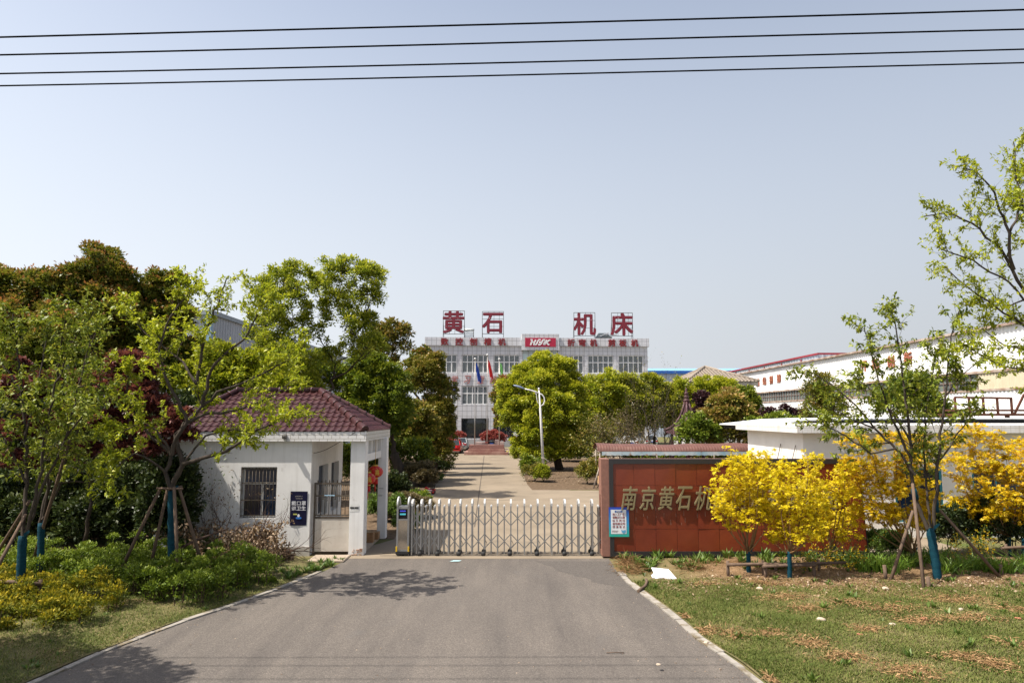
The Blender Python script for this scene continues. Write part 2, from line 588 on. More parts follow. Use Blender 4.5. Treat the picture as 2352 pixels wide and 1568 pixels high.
def asphalt_material():
    m, nt, b = nodes_of('asphalt')
    v = add_coord(nt)
    fine = add_noise(nt, v, 45, 6, 0.85)
    col = add_ramp(nt, fine, [(0.30, (0.050, 0.044, 0.040)), (0.5, (0.110, 0.098, 0.087)), (0.74, (0.26, 0.23, 0.205))])
    big = add_noise(nt, stretch(nt, v, (1.0, 0.25, 1)), 0.9, 6, 0.6)
    trk = add_noise(nt, stretch(nt, v, (1.0, 0.035, 1)), 1.6, 4, 0.6, 0.3)
    col = add_mix(nt, 1.0, col, add_ramp(nt, trk, [(0.3, (0.84, 0.84, 0.85)), (0.7, (1.12, 1.11, 1.09))]), 'MULTIPLY')
    col = add_mix(nt, 1.0, col, add_ramp(nt, big, [(0.25, (0.72, 0.72, 0.73)), (0.75, (1.18, 1.16, 1.13))]), 'MULTIPLY')
    # darker fresh strip along the edge of the road, worn patches
    st = add_noise(nt, v, 0.45, 5, 0.7, 1.0)
    f = add_ramp(nt, st, [(0.60, (0, 0, 0)), (0.74, (1, 1, 1))])
    g = nt.nodes.new('ShaderNodeMath'); g.operation = 'MULTIPLY'; g.inputs[1].default_value = 0.55
    nt.links.new(f, g.inputs[0])
    col = add_mix(nt, g.outputs[0], col, (0.10, 0.095, 0.09))
    nt.links.new(col, b.inputs['Base Color'])
    b.inputs['Roughness'].default_value = 0.9
    b.inputs['Specular IOR Level'].default_value = 0.25
    add_bump(nt, b, fine, 0.5, 0.01)
    return m
M_asphalt = asphalt_material()
M_concrete_drive = mat('concrete_drive', (0.235, 0.190, 0.138), (0.185, 0.150, 0.108), scale=0.5, rough=0.9, spec=0.2, bump=0.15, bscale=30,
                       c3=(0.13, 0.107, 0.08), c3_scale=0.7, c3_lo=0.55, c3_hi=0.8)
M_kerb = mat('kerb_stone', (0.32, 0.295, 0.26), (0.23, 0.21, 0.18), scale=3, rough=0.9, spec=0.2, bump=0.3, bscale=30, c3=(0.16, 0.13, 0.085), c3_scale=2.6, c3_lo=0.50, c3_hi=0.62)
M_litter_soil = mat('litter_soil', (0.07, 0.048, 0.030), (0.15, 0.105, 0.068), scale=5, rough=0.95, spec=0.1, bump=0.5)
M_joint = mat('joint_dark', (0.10, 0.085, 0.07), rough=0.95, spec=0.1)

# one big ground sheet reaching the horizon
sheet('ground', [(-700, -200), (700, -200), (700, 1200), (-700, 1200)], 0.0, M_soil)

kerbL_px = [(60, 1580), (240, 1500), (330, 1465), (420, 1430), (490, 1407), (560, 1383), (640, 1354), (700, 1330), (750, 1309), (792, 1288)]
kerbR_px = [(1750, 1580), (1680, 1522), (1600, 1470), (1556, 1430), (1520, 1400), (1480, 1371), (1440, 1340), (1418, 1315), (1402, 1288)]
kerbL = [PG(*p) for p in kerbL_px]
kerbR = [PG(*p) for p in kerbR_px]
YG = PG(1100, 1283).y            # line where asphalt meets the gate track
road = [(-26, -30), (26, -30), (20, 6), (kerbR[0].x + 3.2, kerbR[0].y - 1.6)] + [(p.x, p.y) for p in kerbR] + [(kerbR[-1].x, YG), (kerbL[-1].x, YG)] + \
       [(p.x, p.y) for p in reversed(kerbL)] + [(kerbL[0].x - 3.5, kerbL[0].y - 1.4), (-20, 6)]
sheet('road', road, 0.008, M_asphalt)
track = [(kerbL[-1].x - 0.2, YG), (kerbR[-1].x + 0.05, YG), (kerbR[-1].x + 0.05, YG + 0.95), (kerbL[-1].x - 0.2, YG + 0.95)]
sheet('gate_pavement', track, 0.012, M_concrete_drive)
# concrete drive behind the gate with a forecourt opening to the right, and the yard before the office
dl = [PG(*p) for p in ((905, 1238), (935, 1190), (978, 1138), (1013, 1099), (1033, 1077), (1038, 1050))]
dr = [PG(*p) for p in ((1191, 1058), (1200, 1085), (1211, 1112))]
x_right = PG(1700, 1110).x
drive = [(kerbL[-1].x - 0.2, YG + 0.95)] + [(p.x, p.y) for p in dl] + [(dl[-1].x - 0.3, 66), (-22, 67), (-22, 88.6), (26, 88.6), (26, 67), (dr[0].x + 0.8, 66)] + \
        [(p.x, p.y) for p in dr] + [(3.2, 37.6), (x_right, 37.6), (x_right, YG + 0.95)]
sheet('driveway', drive, 0.004, M_concrete_drive)
# a darker resurfaced strip along the right edge of the road near the gate, and a stain
M_patch = mat('asphalt_patch', (0.062, 0.055, 0.049), (0.122, 0.109, 0.098), scale=40, rough=.92, spec=.2, bump=.4, bscale=60)
rp = random.Random(21)
edge_px = [(1402, 1289), (1418, 1315), (1440, 1340), (1452, 1349)]
inn = [(p[0] - w_, p[1]) for p, w_ in zip(edge_px, (170, 120, 60, 14))]
E_ = [PG(p[0] - 3, p[1]) for p in edge_px]; I_ = [PG(*p) for p in inn]
rag = []
for a_, b_ in zip(I_, I_[1:]):
    for k in range(6): rag.append(a_.lerp(b_, k / 6) + Vector((rp.uniform(-.09, .09), rp.uniform(-.05, .05), 0)))
sheet('road_patch', [(p.x, p.y) for p in E_] + [(p.x, p.y) for p in reversed(rag)], 0.0115, M_patch)
# bare planting beds with leaf litter beside the drive
sheet('planting_bed', [(p.x, p.y) for p in reversed(dr)] + [(dr[0].x + .8, 65.5), (24, 65.5), (24, 37.8), (dr[2].x + .2, 37.8)], 0.006, M_litter_soil)
sheet('planting_bed', [(p.x, p.y) for p in dl] + [(-16, dl[-1].y), (-16, dl[0].y)], 0.0065, M_litter_soil)
# joints of the concrete drive
mb = MB()
for px0, py0, px1, py1 in ((935, 1270, 1108, 1045),):
    a, b_ = PG(935 + 1500 * 0, 1200), None
j0, j1 = PG(1090, 1210), PG(1112, 1046)
mb.add([(j0.x - .02, j0.y, .009), (j0.x + .02, j0.y, .009), (j1.x + .03, j1.y, .009), (j1.x - .03, j1.y, .009)], [(0, 1, 2, 3)])
for yy, xa, xb in ((1195, 1330, 1390), (1148, 1110, 1212), (1094, 1030, 1200)):
    a, b_ = PG(xa, yy), PG(xb, yy)
    mb.add([(a.x, a.y - .025, .009), (b_.x, b_.y - .025, .009), (b_.x, b_.y + .025, .009), (a.x, a.y + .025, .009)], [(0, 1, 2, 3)])
o = mb.build('driveway_joint', M_joint, fix=False); o['kind'] = 'structure'

# flush kerb slabs along both sides of the road
def kerb(name, pts, side, width, rng, gap_from=None):
    mb = MB()
    L = [0.0]
    for a, b in zip(pts, pts[1:]): L.append(L[-1] + (b - a).length)
    def at(s):
        for i in range(len(pts) - 1):
            if s <= L[i + 1] or i == len(pts) - 2:
                t = (s - L[i]) / (L[i + 1] - L[i]); return pts[i].lerp(pts[i + 1], t)
    s = 0.0
    while s < L[-1] - 0.3:
        ln = 0.75 if rng.random() < 0.8 else 0.4
        a, b = at(s + 0.01), at(min(s + ln - 0.012, L[-1]))
        d = (b - a).normalized(); n = Vector((-d.y, d.x, 0)) * side
        w = width * rng.uniform(.9, 1.05)
        if side < 0 and s < 2.2 and rng.random() < .6: w *= rng.uniform(.55, .85)
        z = 0.03 + rng.uniform(-.006, .008)
        q = [a, b, b + n * w, a + n * w]
        q = [v + Vector((rng.uniform(-.012, .012), rng.uniform(-.012, .012), 0)) for v in q]
        V = [(v.x, v.y, -0.05) for v in q] + [(v.x, v.y, z) for v in q]
        mb.add(V, [(3, 2, 1, 0), (4, 5, 6, 7), (0, 1, 5, 4), (1, 2, 6, 5), (2, 3, 7, 6), (3, 0, 4, 7)])
        s += ln
    o = mb.build(name, M_kerb, fix=True); o['kind'] = 'structure'
    return o
rk = random.Random(3)
kerb('kerb', kerbL[:-1], 1, 0.115, rk)
kerb('kerb', kerbR[:-1], -1, 0.155, rk)
# low kerb line running right from the road edge in front of the sign wall, and left in front of the guardhouse
for pts in ([PG(1462, 1336), PG(1560, 1335), PG(1690, 1333), PG(1760, 1331)], [PG(560, 1326), PG(640, 1328), PG(705, 1331)]):
    kerb('kerb', pts, 1, 0.13, rk)

# uneven lawns
def lawn_height(edge, x, y):
    x, y = np.asarray(x, float), np.asarray(y, float)
    d = np.abs(x - np.interp(y, [p.y for p in edge], [p.x for p in edge]))
    q = np.clip(d, 0, 1)
    return 0.02 + 0.10 * np.clip(d / 2.0, 0, 1) + 0.035 * np.sin(x * 1.7 + y * .6) * np.cos(y * 1.9 - x * .5) * q + 0.02 * np.sin(x * 4.1 + 1) * np.sin(y * 3.7) * q
def lawn(name, edge, sgn, width, y0, y1, seed):
    rng = np.random.default_rng(seed)
    ys = np.arange(y0, y1, 0.22)
    us = np.linspace(0, 1, 60) ** 1.3
    ex = np.interp(ys, [p.y for p in edge], [p.x for p in edge])
    X = ex[:, None] + sgn * (0.16 + us[None, :] * width)
    Yg = np.repeat(ys[:, None], len(us), 1)
    d = us[None, :] * width
    Z = lawn_height(edge, X, Yg)
    n, m = X.shape
    V = np.stack([X, Yg, Z], -1).reshape(-1, 3)
    F = [(i * m + j, i * m + j + 1, (i + 1) * m + j + 1, (i + 1) * m + j) for i in range(n - 1) for j in range(m - 1)]
    mb = MB().add(V.tolist(), F, True)
    o = mb.build(name, M_lawn, fix=False)
    if o.data.polygons[0].normal.z < 0: o.data.flip_normals()
    o['kind'] = 'structure'
    return lambda x, y: float(lawn_height(edge, x, y))
lawn_zR = lawn('lawn', kerbR, 1, 15, kerbR[0].y - .6, YG - .25, 1)
lawn_zL = lawn('lawn', kerbL, -1, 14, kerbL[0].y - .6, YG - .35, 2)

# ================================================================== GUARDHOUSE
M_plaster = mat('white_plaster', (0.74, 0.73, 0.71), (0.66, 0.65, 0.63), scale=1.2, rough=0.85, spec=0.2, bump=0.08, bscale=25,
                c3=(0.30, 0.27, 0.22), c3_scale=1.7, c3_lo=0.62, c3_hi=0.80)
def streaks(m, strength=0.5):
    nt = m.node_tree; b = nt.nodes['Principled BSDF']
    old = b.inputs['Base Color'].links[0].from_socket
    n = add_noise(nt, stretch(nt, add_coord(nt), (3.0, 3.0, 0.16)), 2.2, 7, 0.72)
    f = add_ramp(nt, n, [(0.50, (1, 1, 1)), (0.74, (1 - strength, 1 - strength * 1.05, 1 - strength * 1.15))])
    nt.links.new(add_mix(nt, 1.0, old, f, 'MULTIPLY'), b.inputs['Base Color'])
streaks(M_plaster, .16)
M_fascia_tile = brickmat('fascia_tile', (0.70, 0.69, 0.68), (0.30, 0.28, 0.24), 0.24, 0.115, 0.007, rough=0.3, spec=0.5, vary=0.04)
M_roof_tile = mat('plum_roof_tile', (0.058, 0.020, 0.019), (0.036, 0.012, 0.013), scale=5, rough=0.40, spec=0.35, bump=0.05, bscale=40,
                  c3=(0.13, 0.085, 0.055), c3_scale=1.6, c3_lo=0.60, c3_hi=0.76)
M_mortar = mat('roof_mortar', (0.30, 0.26, 0.22), rough=0.9)
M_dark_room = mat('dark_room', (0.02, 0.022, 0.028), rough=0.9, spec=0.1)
M_alu = mat('window_aluminium', (0.55, 0.55, 0.54), (0.48, 0.48, 0.47), rough=0.4, metal=0.2)
M_grille = mat('weathered_grille', (0.075, 0.06, 0.045), (0.11, 0.09, 0.07), scale=12, rough=0.6, metal=0.3)
M_bluepane = mat('blue_pane', (0.012, 0.03, 0.07), (0.018, 0.02, 0.03), scale=2.0, rough=0.06, spec=0.6)
M_panel_dirty = mat('dirty_white_panel', (0.55, 0.51, 0.45), (0.47, 0.42, 0.36), scale=2.5, rough=0.75, bump=0.1, c3=(0.30, 0.24, 0.18), c3_scale=2.5, c3_lo=0.6, c3_hi=0.78)
M_black = mat('black_plastic', (0.02, 0.02, 0.021), rough=0.5)
M_slab = mat('concrete_slab', (0.36, 0.29, 0.22), (0.28, 0.23, 0.18), scale=3, rough=0.9, bump=0.3)

YF = PG(780, 1276).y             # front faces of wall and pillar
YB = YF + 3.7
gx = lambda px, Y=YF: PW(px, 1140, Y).x
xL, xR = gx(357), gx(713)
pf0, pf1 = gx(803), gx(837)
z_soffit = PW(800, 1012, YF).z
z_fasc = PW(800, 990, YF - .12).z
gh = thing('guardhouse', (xR, YF, 0), 'small white guardhouse with a plum tiled hip roof and porch left of the gate', 'guardhouse')
wa, wb = PW(549, 1190, YF), PW(637, 1072, YF)
mb = MB().wall(xL, xR, 0, z_soffit, YF, YF + .24, [(wa.x, wb.x, wa.z, wb.z)], 'x')
sw = [(20.9 / 20.1 * YF, 21.95 / 20.1 * YF, .95, 2.5), (22.35 / 20.1 * YF, 23.3 / 20.1 * YF, .95, 2.5)]
mb.wall(YF + .24, YB, 0, z_soffit, xR - .24, xR, sw, 'y')
mb.wall(xL, xR - .24, 0, z_soffit, YB - .24, YB, [], 'x')
mb.wall(YF + .24, YB - .24, 0, z_soffit, xL, xL + .24, [], 'y')
mb.build('wall', M_plaster, gh)
# grey stain band at the foot of the wall
mb = MB().box(xL - .0, xR + .03, YF - .03, YF + .02, 0, .26); mb.build('plinth', mat('grey_plinth', (0.33, 0.31, 0.28), (0.45, 0.43, 0.39), scale=3, rough=.9, bump=.2), gh)
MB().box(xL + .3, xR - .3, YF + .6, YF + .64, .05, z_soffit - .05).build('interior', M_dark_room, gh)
MB().box(xL - .1, gx(880, YB), YF, YB, z_soffit, z_soffit + .08).build('soffit', M_plaster, gh)
# front window: frame, panes, security bars
fr = MB(); w = .05
x0, x1, z0, z1 = wa.x + .02, wb.x - .01, wa.z + .02, wb.z - .02
y0, y1 = YF + .14, YF + .19
xm, zm = x0 + (x1 - x0) * .56, z0 + (z1 - z0) * .68
fr.box(x0, x1, y0, y1, z0, z0 + w).box(x0, x1, y0, y1, z1 - w, z1).box(x0, x0 + w, y0, y1, z0 + w, z1 - w).box(x1 - w, x1, y0, y1, z0 + w, z1 - w)
fr.box(x0 + w, x1 - w, y0, y1, zm - .03, zm + .03).box(xm - .03, xm + .03, y0 + .001, y1, z0 + w, zm - .03)
win = fr.build('window', M_alu, gh)
MB().box(x0 + w, xm - .03, y0 + .02, y0 + .03, z0 + w, zm - .03).build('pane', mat('mauve_pane', (0.035, 0.03, 0.045), rough=.08, spec=.6), win)
MB().box(xm + .03, x1 - w, y0 + .022, y0 + .032, z0 + w, zm - .03).build('pane', M_bluepane, win)
MB().box(x0 + w, x1 - w, y0 + .022, y0 + .032, zm + .03, z1 - w).build('pane', M_bluepane, win)
mb = MB()
for k in range(11):
    xx = x0 + (x1 - x0) * k / 10
    mb.tube([(xx, YF + .03, z0), (xx, YF + .03, z1)], .008, 5)
for zz in (z0 + .06, z0 + .5, zm + .02, z1 - .03):
    mb.bar((x0, YF + .03, zz), (x1, YF + .03, zz), .025)
mb.build('security_grille', M_grille, gh)
# side windows of the guard room facing the porch
for (a, b, c, d) in sw:
    fr = MB().box(xR - .2, xR - .14, a, a + .05, c, d).box(xR - .2, xR - .14, b - .05, b, c, d).box(xR - .2, xR - .14, a + .05, b - .05, d - .05, d).box(xR - .2, xR - .14, a + .05, b - .05, c, c + .05)
    wo = fr.build('window', M_alu, gh)
    MB().box(xR - .18, xR - .17, a + .05, b - .05, c + .05, d - .05).build('pane', M_bluepane, wo)
# porch pillars and the pierced beam between them
pz = z_soffit
p = MB().cbox(pf0, pf1, YF, YF + .42, 0, pz, .012).build('pillar', M_plaster, gh); p['label'] = 'square white pillar with flaking foot'
mb = MB()
rb = random.Random(4)
for k in range(16):
    a = rb.random(); zz = rb.uniform(0.0, .2)
    cx = pf0 + .06 + a * (pf1 - pf0 - .1); s = rb.uniform(.02, .05)
    mb.cbox(cx - s, cx + s, YF - .022, YF + .02, zz, zz + s * .9, .008)
mb.build('flaking_brick', mat('bare_brick', (0.33, 0.17, 0.11), (0.42, 0.33, 0.25), scale=9, rough=.95), p)
YR = PG(875, 1237).y
r0, r1 = PW(867, 1140, YR).x, PW(886, 1140, YR).x
MB().cbox(r0, r1, YR, YR + .35, 0, pz, .01).build('pillar', M_plaster, gh)
zb = PW(850, 1060, YF + .4).z; zo = zb + .22
op = []
n_op = 3; a0, a1 = YF + .42, YR
for k in range(n_op):
    s = (a1 - a0) / n_op
    op.append((a0 + s * k + (.0 if k == 0 else .05), a0 + s * (k + 1) - .05, zo, pz - .02))
MB().wall(a0, a1, zb, pz, pf1 - .26, pf1 - .05, op, 'y').build('pierced_beam', M_plaster, gh)
# tiled fascia ring
xe0, xe1 = gx(345, YF - .12), PW(841, 1000, YF - .12).x
ye0, ye1 = YF - .12, YB + .1
mb = MB()
mb.box(xe0, xe1, ye0, ye0 + .14, z_soffit - .01, z_fasc).box(xe0, xe1, ye1 - .14, ye1, z_soffit - .01, z_fasc)
mb.box(xe1 - .14, xe1, ye0 + .14, ye1 - .14, z_soffit - .01, z_fasc).box(xe0, xe0 + .14, ye0 + .14, ye1 - .14, z_soffit - .01, z_fasc)
mb.build('fascia', M_fascia_tile, gh)
# tiled hip roof
yr = (ye0 + ye1) / 2
zr = PW(650, 899, yr).z
rx0, rx1 = PW(548, 897, yr).x, PW(736, 897, yr).x
def tile_slope(mb, eL, eR, rL, rR, pitch=.205, nrow=9, amp=.03, step=.028):
    eL, eR, rL, rR = map(Vector, (eL, eR, rL, rR))
    ud = (eR - eL).normalized()
    vd = ((rL + rR) / 2 - (eL + eR) / 2); vd -= ud * vd.dot(ud); H = vd.length; vd.normalize()
    nd = ud.cross(vd).normalized()
    W = (eR - eL).length; a = (rL - eL).dot(ud); b = (rR - eL).dot(ud)
    ns = 8
    us = np.arange(0, W + pitch / ns, pitch / ns)
    def lim(v):
        t = min(v / H, 1.0); return a * t, W + (b - W) * t
    for r in range(nrow):
        v0, v1 = H * r / nrow - (.03 if r else .05), min(H * (r + 1) / nrow + .02, H)
        V = []
        for v, lift in ((v0, -0.03), (v0, step), (v1, 0.004)):
            lo, hi = lim(max(v, 0))
            for u in us:
                uu = min(max(u, lo), hi)
                ph = (uu % pitch) / pitch
                h = amp * (math.sin(ph * 2 * math.pi) if ph < .5 else -.35 * math.sin((ph - .5) * 2 * math.pi))
                h = h if lift >= 0 else h - .03
                V.append(eL + ud * uu + vd * v + nd * (h + max(lift, 0)))
        n = len(us); F = []
        for k in range(2):
            for i in range(n - 1):
                if (V[k * n + i] - V[k * n + i + 1]).length < 1e-6 and (V[(k + 1) * n + i] - V[(k + 1) * n + i + 1]).length < 1e-6: continue
                F.append((k * n + i, k * n + i + 1, (k + 1) * n + i + 1, (k + 1) * n + i))
        mb.add(V, F, False)
ez = z_fasc + .01
i_ = .04
C = [(xe0 + i_, ye0 + i_, ez), (xe1 - i_, ye0 + i_, ez), (xe1 - i_, ye1 - i_, ez), (xe0 + i_, ye1 - i_, ez)]
A_, B_ = (rx0, yr, zr), (rx1, yr, zr)
mb = MB()
tile_slope(mb, C[0], C[1], A_, B_); tile_slope(mb, C[1], C[2], B_, B_); tile_slope(mb, C[2], C[3], B_, A_); tile_slope(mb, C[3], C[0], A_, A_)
roof = mb.build('roof', M_roof_tile, gh, fix=False)
mb = MB().add([C[0], C[1], C[2], C[3], A_, B_], [(0, 1, 5, 4), (1, 2, 5), (2, 3, 4, 5), (3, 0, 4)])
mb.v = [(x, y, z - .05) for x, y, z in mb.v]
mb.build('roof_deck', M_mortar, gh, fix=False)
def ridge(name, p, q, r=.105, ln=.34):
    p, q = Vector(p), Vector(q); d = q - p; n = max(2, int(d.length / ln)); mb = MB()
    for k in range(n):
        a, b = p + d * (k / n), p + d * ((k + 1.06) / n)
        up = Vector((0, 0, .035))
        mb.tube([a + up, a + up + (b - a) * .12, a + up + (b - a) * .14, b + up], [r * 1.18, r * 1.18, r, r * .96], 10)
    return mb.build(name, M_roof_tile, roof)
ridge('ridge_tile', (rx0 - .05, yr, zr), (rx1 + .05, yr, zr))
for c, t in ((C[0], A_), (C[1], B_), (C[2], B_), (C[3], A_)):
    ridge('ridge_tile', c, t)
# little camera under the fascia and a loose cable
c0 = PW(655, 1003, ye0)
MB().box(c0.x - .06, c0.x + .06, ye0 - .1, ye0, c0.z - .05, c0.z + .05).tube([(c0.x, ye0 - .1, c0.z), (c0.x, ye0 - .17, c0.z - .01)], .035, 8).build('security_camera', mat('camera_grey', (0.12, 0.11, 0.10), rough=.5), gh)
ca, cb_ = PW(720, 1040, YF - .01), PW(816, 992, ye0 - .01)
pts = []
for k in range(13):
    t = k / 12; pp = ca.lerp(cb_, t); pp.z -= .42 * t * (1 - t) * (1.2 - t); pts.append(pp)
MB().tube(pts, .008, 4).build('loose_cable', M_black, gh)
# porch floor
MB().box(xR, pf1 - .05, YF + .5, YB, 0, .10).build('porch_floor', M_slab, gh)

# wicket gate between wall and pillar
gx0, gx1 = gx(719), gx(802)
yg = YF + .12
zt = PW(760, 1108, yg).z
wg = thing('wicket_gate', ((gx0 + gx1) / 2, yg, 0), 'dull metal wicket gate with spiked bars above a blank white panel', 'gate')
zpan = PW(760, 1190, yg).z
MB().cbox(gx0 + .04, gx1 - .01, yg - .015, yg + .025, .1, zpan, .008).build('lower_panel', M_panel_dirty, wg)
fr = MB().box(gx0, gx0 + .05, yg - .03, yg + .04, .05, zt).box(gx0 + .05, gx1, yg - .025, yg + .035, zpan, zpan + .05).box(gx0 + .05, gx1, yg - .02, yg + .03, zt - .05, zt)
zmid = PW(760, 1138, yg).z
fr.box(gx0 + .05, gx1, yg - .02, yg + .03, zmid - .02, zmid + .02).box(gx0 + .05, gx1, yg - .021, yg + .031, zpan + .08, zpan + .11)
fr.build('frame', M_grille, wg)
mb = MB(); nb = 17
for k in range(nb):
    xx = gx0 + .08 + (gx1 - gx0 - .1) * k / (nb - 1)
    if k % 2 == 0: mb.tube([(xx, yg, zpan + .1), (xx, yg, zt - .05)], .011, 5)
    else:
        drop = .09 + .07 * abs((k % 6) - 3) / 3
        mb.tube([(xx, yg, zt - .05), (xx, yg, zmid - drop)], .011, 5); mb.lathe((xx, yg, zmid - drop), [(0.001, -.022), (.02, -.01), (.02, .01), (.001, .022)], 6)
mb.build('grille', M_grille, wg)
for k in range(9):
    xx = gx0 + .1 + (gx1 - gx0 - .14) * k / 8
    MB().lathe((xx, yg, zt), [(.012, 0), (.02, .03), (.001, .1)], 6).build('spike', M_grille, wg)
# tattered blue and white tape on the wicket gate
mb = MB(); tp = PW(757, 1137, yg - .035)
for k in range(6):
    xx = tp.x - .15 + k * .05
    mb.box(xx, xx + .05, yg - .04, yg - .034, tp.z - .012 - .008 * (k % 2), tp.z + .014)
tag(mb.build('tape_strip', mat('pale_blue_tape', (0.35, 0.55, 0.7), rough=.4), loc=tp), 'shred of pale blue tape tied across the wicket gate bars', 'tape')
# doorstep slab
s0 = PG(757, 1284)
tag(MB().cbox(s0.x - .52, s0.x + .5, s0.y - .45, s0.y + .42, 0, .05, .015).build('doorstep_slab', M_slab, loc=(s0.x, s0.y, 0)), 'pinkish concrete doorstep slab lying before the wicket gate', 'slab')

# red lanterns
M_lantern = mat('lantern_red', (0.50, 0.012, 0.008), (0.42, 0.01, 0.008), scale=6, rough=.45, spec=.4)
M_gold = mat('gold_trim', (0.55, 0.34, 0.06), rough=.35, metal=.5)
def lantern(px, py, Y, r, char, label):
    c = PW(px, py, Y)
    t = thing('red_lantern', c, label, 'lantern', 'red lanterns in the porch')
    h = r * .78
    prof = [(r * math.sin(a) if 0.35 < a < math.pi - .35 else r * .34, -h * math.cos(a)) for a in np.linspace(.35, math.pi - .35, 11)]
    prof = [(max(q, .01), z) for q, z in prof]
    mb = MB(); V = []; n = 32; F = []
    for q, z in prof:
        for k in range(n):
            a = 2 * math.pi * k / n; rr = q * (1 + .012 * math.cos(k * math.pi))
            V.append((c.x + rr * math.cos(a), c.y + rr * math.sin(a), c.z + z))
    for i in range(len(prof) - 1):
        for k in range(n):
            F.append((i * n + k, i * n + (k + 1) % n, (i + 1) * n + (k + 1) % n, (i + 1) * n + k))
    mb.add(V, F, True); mb.build('lantern_body', M_lantern, t)
    MB().lathe(c + Vector((0, 0, h * .9)), [(r * .36, 0), (r * .36, .045)], 16).build('cap', M_gold, t)
    MB().lathe(c - Vector((0, 0, h * .9 + .045)), [(r * .36, 0), (r * .36, .045)], 16).build('cap', M_gold, t)
    mb = MB()
    for k in range(14):
        a = k * 2 * math.pi / 14; mb.tube([c + Vector((r * .25 * math.cos(a), r * .25 * math.sin(a), -h - .02)), c + Vector((r * .3 * math.cos(a), r * .3 * math.sin(a), -h - .19))], .018, 5)
    mb.tube([c - Vector((0, 0, h + .1)), c - Vector((0, 0, h + .42))], .022, 6)
    mb.build('tassel', M_lantern, t)
    zt_ = z_soffit
    MB().tube([c + Vector((0, 0, h)), (c.x, c.y, zt_)], .006, 4).build('cord', M_gold, t)
    mb = MB()
    for ch, ang in char:
        d = Vector((math.sin(ang), -math.cos(ang), 0)); rt = Vector((math.cos(ang), math.sin(ang), 0))
        text_into(mb, ch, c + d * (r * .985), rt, (0, 0, 1), d, r * .62, r * .68, .008, .02)
    for k in range(20):      # scattered gold ornaments
        a = -1.2 + 2.4 * ((k * .618) % 1); zz = (-.62 + .12 * (k % 3)) * h if k % 2 else (.5 + .08 * (k % 3)) * h
        rr = r * math.sqrt(max(0, 1 - (zz / h) ** 2 * .85))
        d = Vector((math.sin(a), -math.cos(a), 0)); rt = Vector((math.cos(a), math.sin(a), 0))
        q = c + d * (rr * 1.01) + Vector((0, 0, zz))
        mb.add([q - rt * .018, q + Vector((0, 0, .014)), q + rt * .018, q - Vector((0, 0, .014))], [(0, 1, 2, 3)])
    mb.build('gold_ornament', M_gold, t)
    return t
lantern(862, 1083, YF + 1.75, .245, [('喜', .45), ('恭', -.55)], 'red lantern with gold characters in the porch, the higher and farther one')
lantern(845, 1099, YF + 1.15, .235, [('福', .35), ('祝', -.6)], 'red lantern with gold characters half hidden behind the porch pillar')
# cardboard boxes in the porch
for k, (px, w, h, z, lab) in enumerate(((846, .32, .3, .1, 'small brown cardboard box on the porch floor nearest the front pillar'), (856, .36, .22, .1, 'flat dark brown carton behind the front pillar of the porch'))):
    xx = PW(px, 1230, YF + 1.6 + .5 * k).x; yy = YF + 1.5 + .55 * k
    t = thing('cardboard_box', (xx, yy, z), lab, 'box')
    MB().cbox(xx - w / 2, xx + w / 2, yy, yy + .3, z, z + h, .006).build('carton', mat('cardboard', (0.30, 0.17, 0.08), (0.24, 0.13, 0.06), scale=8, rough=.9), t)
    MB().box(xx - w / 2 - .002, xx + w / 2 + .002, yy + .12, yy + .18, z + h, z + h + .004).build('tape', mat('parcel_tape', (0.45, 0.33, 0.18), rough=.3), t)
# poster on the wall: dark navy sheet with white slogan
pa, pb = PW(665, 1206, YF - .012), PW(707, 1128, YF - .012)
po = thing('wall_poster', (pa.x, YF - .01, pa.z), 'dark navy mask poster with white slogan on the guardhouse wall', 'poster')
W_, H_ = pb.x - pa.x, pb.z - pa.z
V = []; F = []
for j in range(9):
    for i in range(6):
        u, v = i / 5, j / 8
        V.append((pa.x + W_ * u * (1 - .03 * (1 - v)), YF - .012 - .006 * math.sin(u * 5 + v * 3), pa.z + H_ * v))
F = [(j * 6 + i, j * 6 + i + 1, (j + 1) * 6 + i + 1, (j + 1) * 6 + i) for j in range(8) for i in range(5)]
mb = MB().add(V, F, True)
V2 = [(x, y + .004, z) for x, y, z in V]; mb.add(V2, [tuple(reversed(f)) for f in F], True)
mb.build('sheet', mat('navy_print', (0.006, 0.006, 0.03), (0.005, 0.005, 0.024), rough=.5, spec=.2), po, fix=False)
M_white_ink = mat('white_ink', (0.75, 0.75, 0.78), rough=.5)
yt = YF - .021
mb = MB()
text_into(mb, '戴口罩', (pa.x + W_ * .5, yt, pa.z + H_ * .655), (1, 0, 0), (0, 0, 1), (0, -1, 0), W_ * .84, H_ * .13, .002, .012)
text_into(mb, '讲卫生', (pa.x + W_ * .5, yt, pa.z + H_ * .505), (1, 0, 0), (0, 0, 1), (0, -1, 0), W_ * .84, H_ * .13, .002, .012)
mb.build('slogan', M_white_ink, po)
mb = MB()
text_into(mb, '@所有溧水人', (pa.x + W_ * .5, yt, pa.z + H_ * .855), (1, 0, 0), (0, 0, 1), (0, -1, 0), W_ * .44, H_ * .034, .002)
text_into(mb, '时时常注意', (pa.x + W_ * .52, yt, pa.z + H_ * .79), (1, 0, 0), (0, 0, 1), (0, -1, 0), W_ * .38, H_ * .034, .002)
mb.build('small_print', mat('beige_ink', (0.45, 0.42, 0.36), rough=.5), po)
mb = MB().add([(pa.x + W_ * .2, yt, pa.z + H_ * .31), (pa.x + W_ * .42, yt, pa.z + H_ * .31), (pa.x + W_ * .42, yt, pa.z + H_ * .35), (pa.x + W_ * .2, yt, pa.z + H_ * .35)], [(0, 1, 2, 3)])
mb.build('caption_bar', mat('lime_ink', (0.5, 0.5, 0.12), rough=.5), po, fix=False)
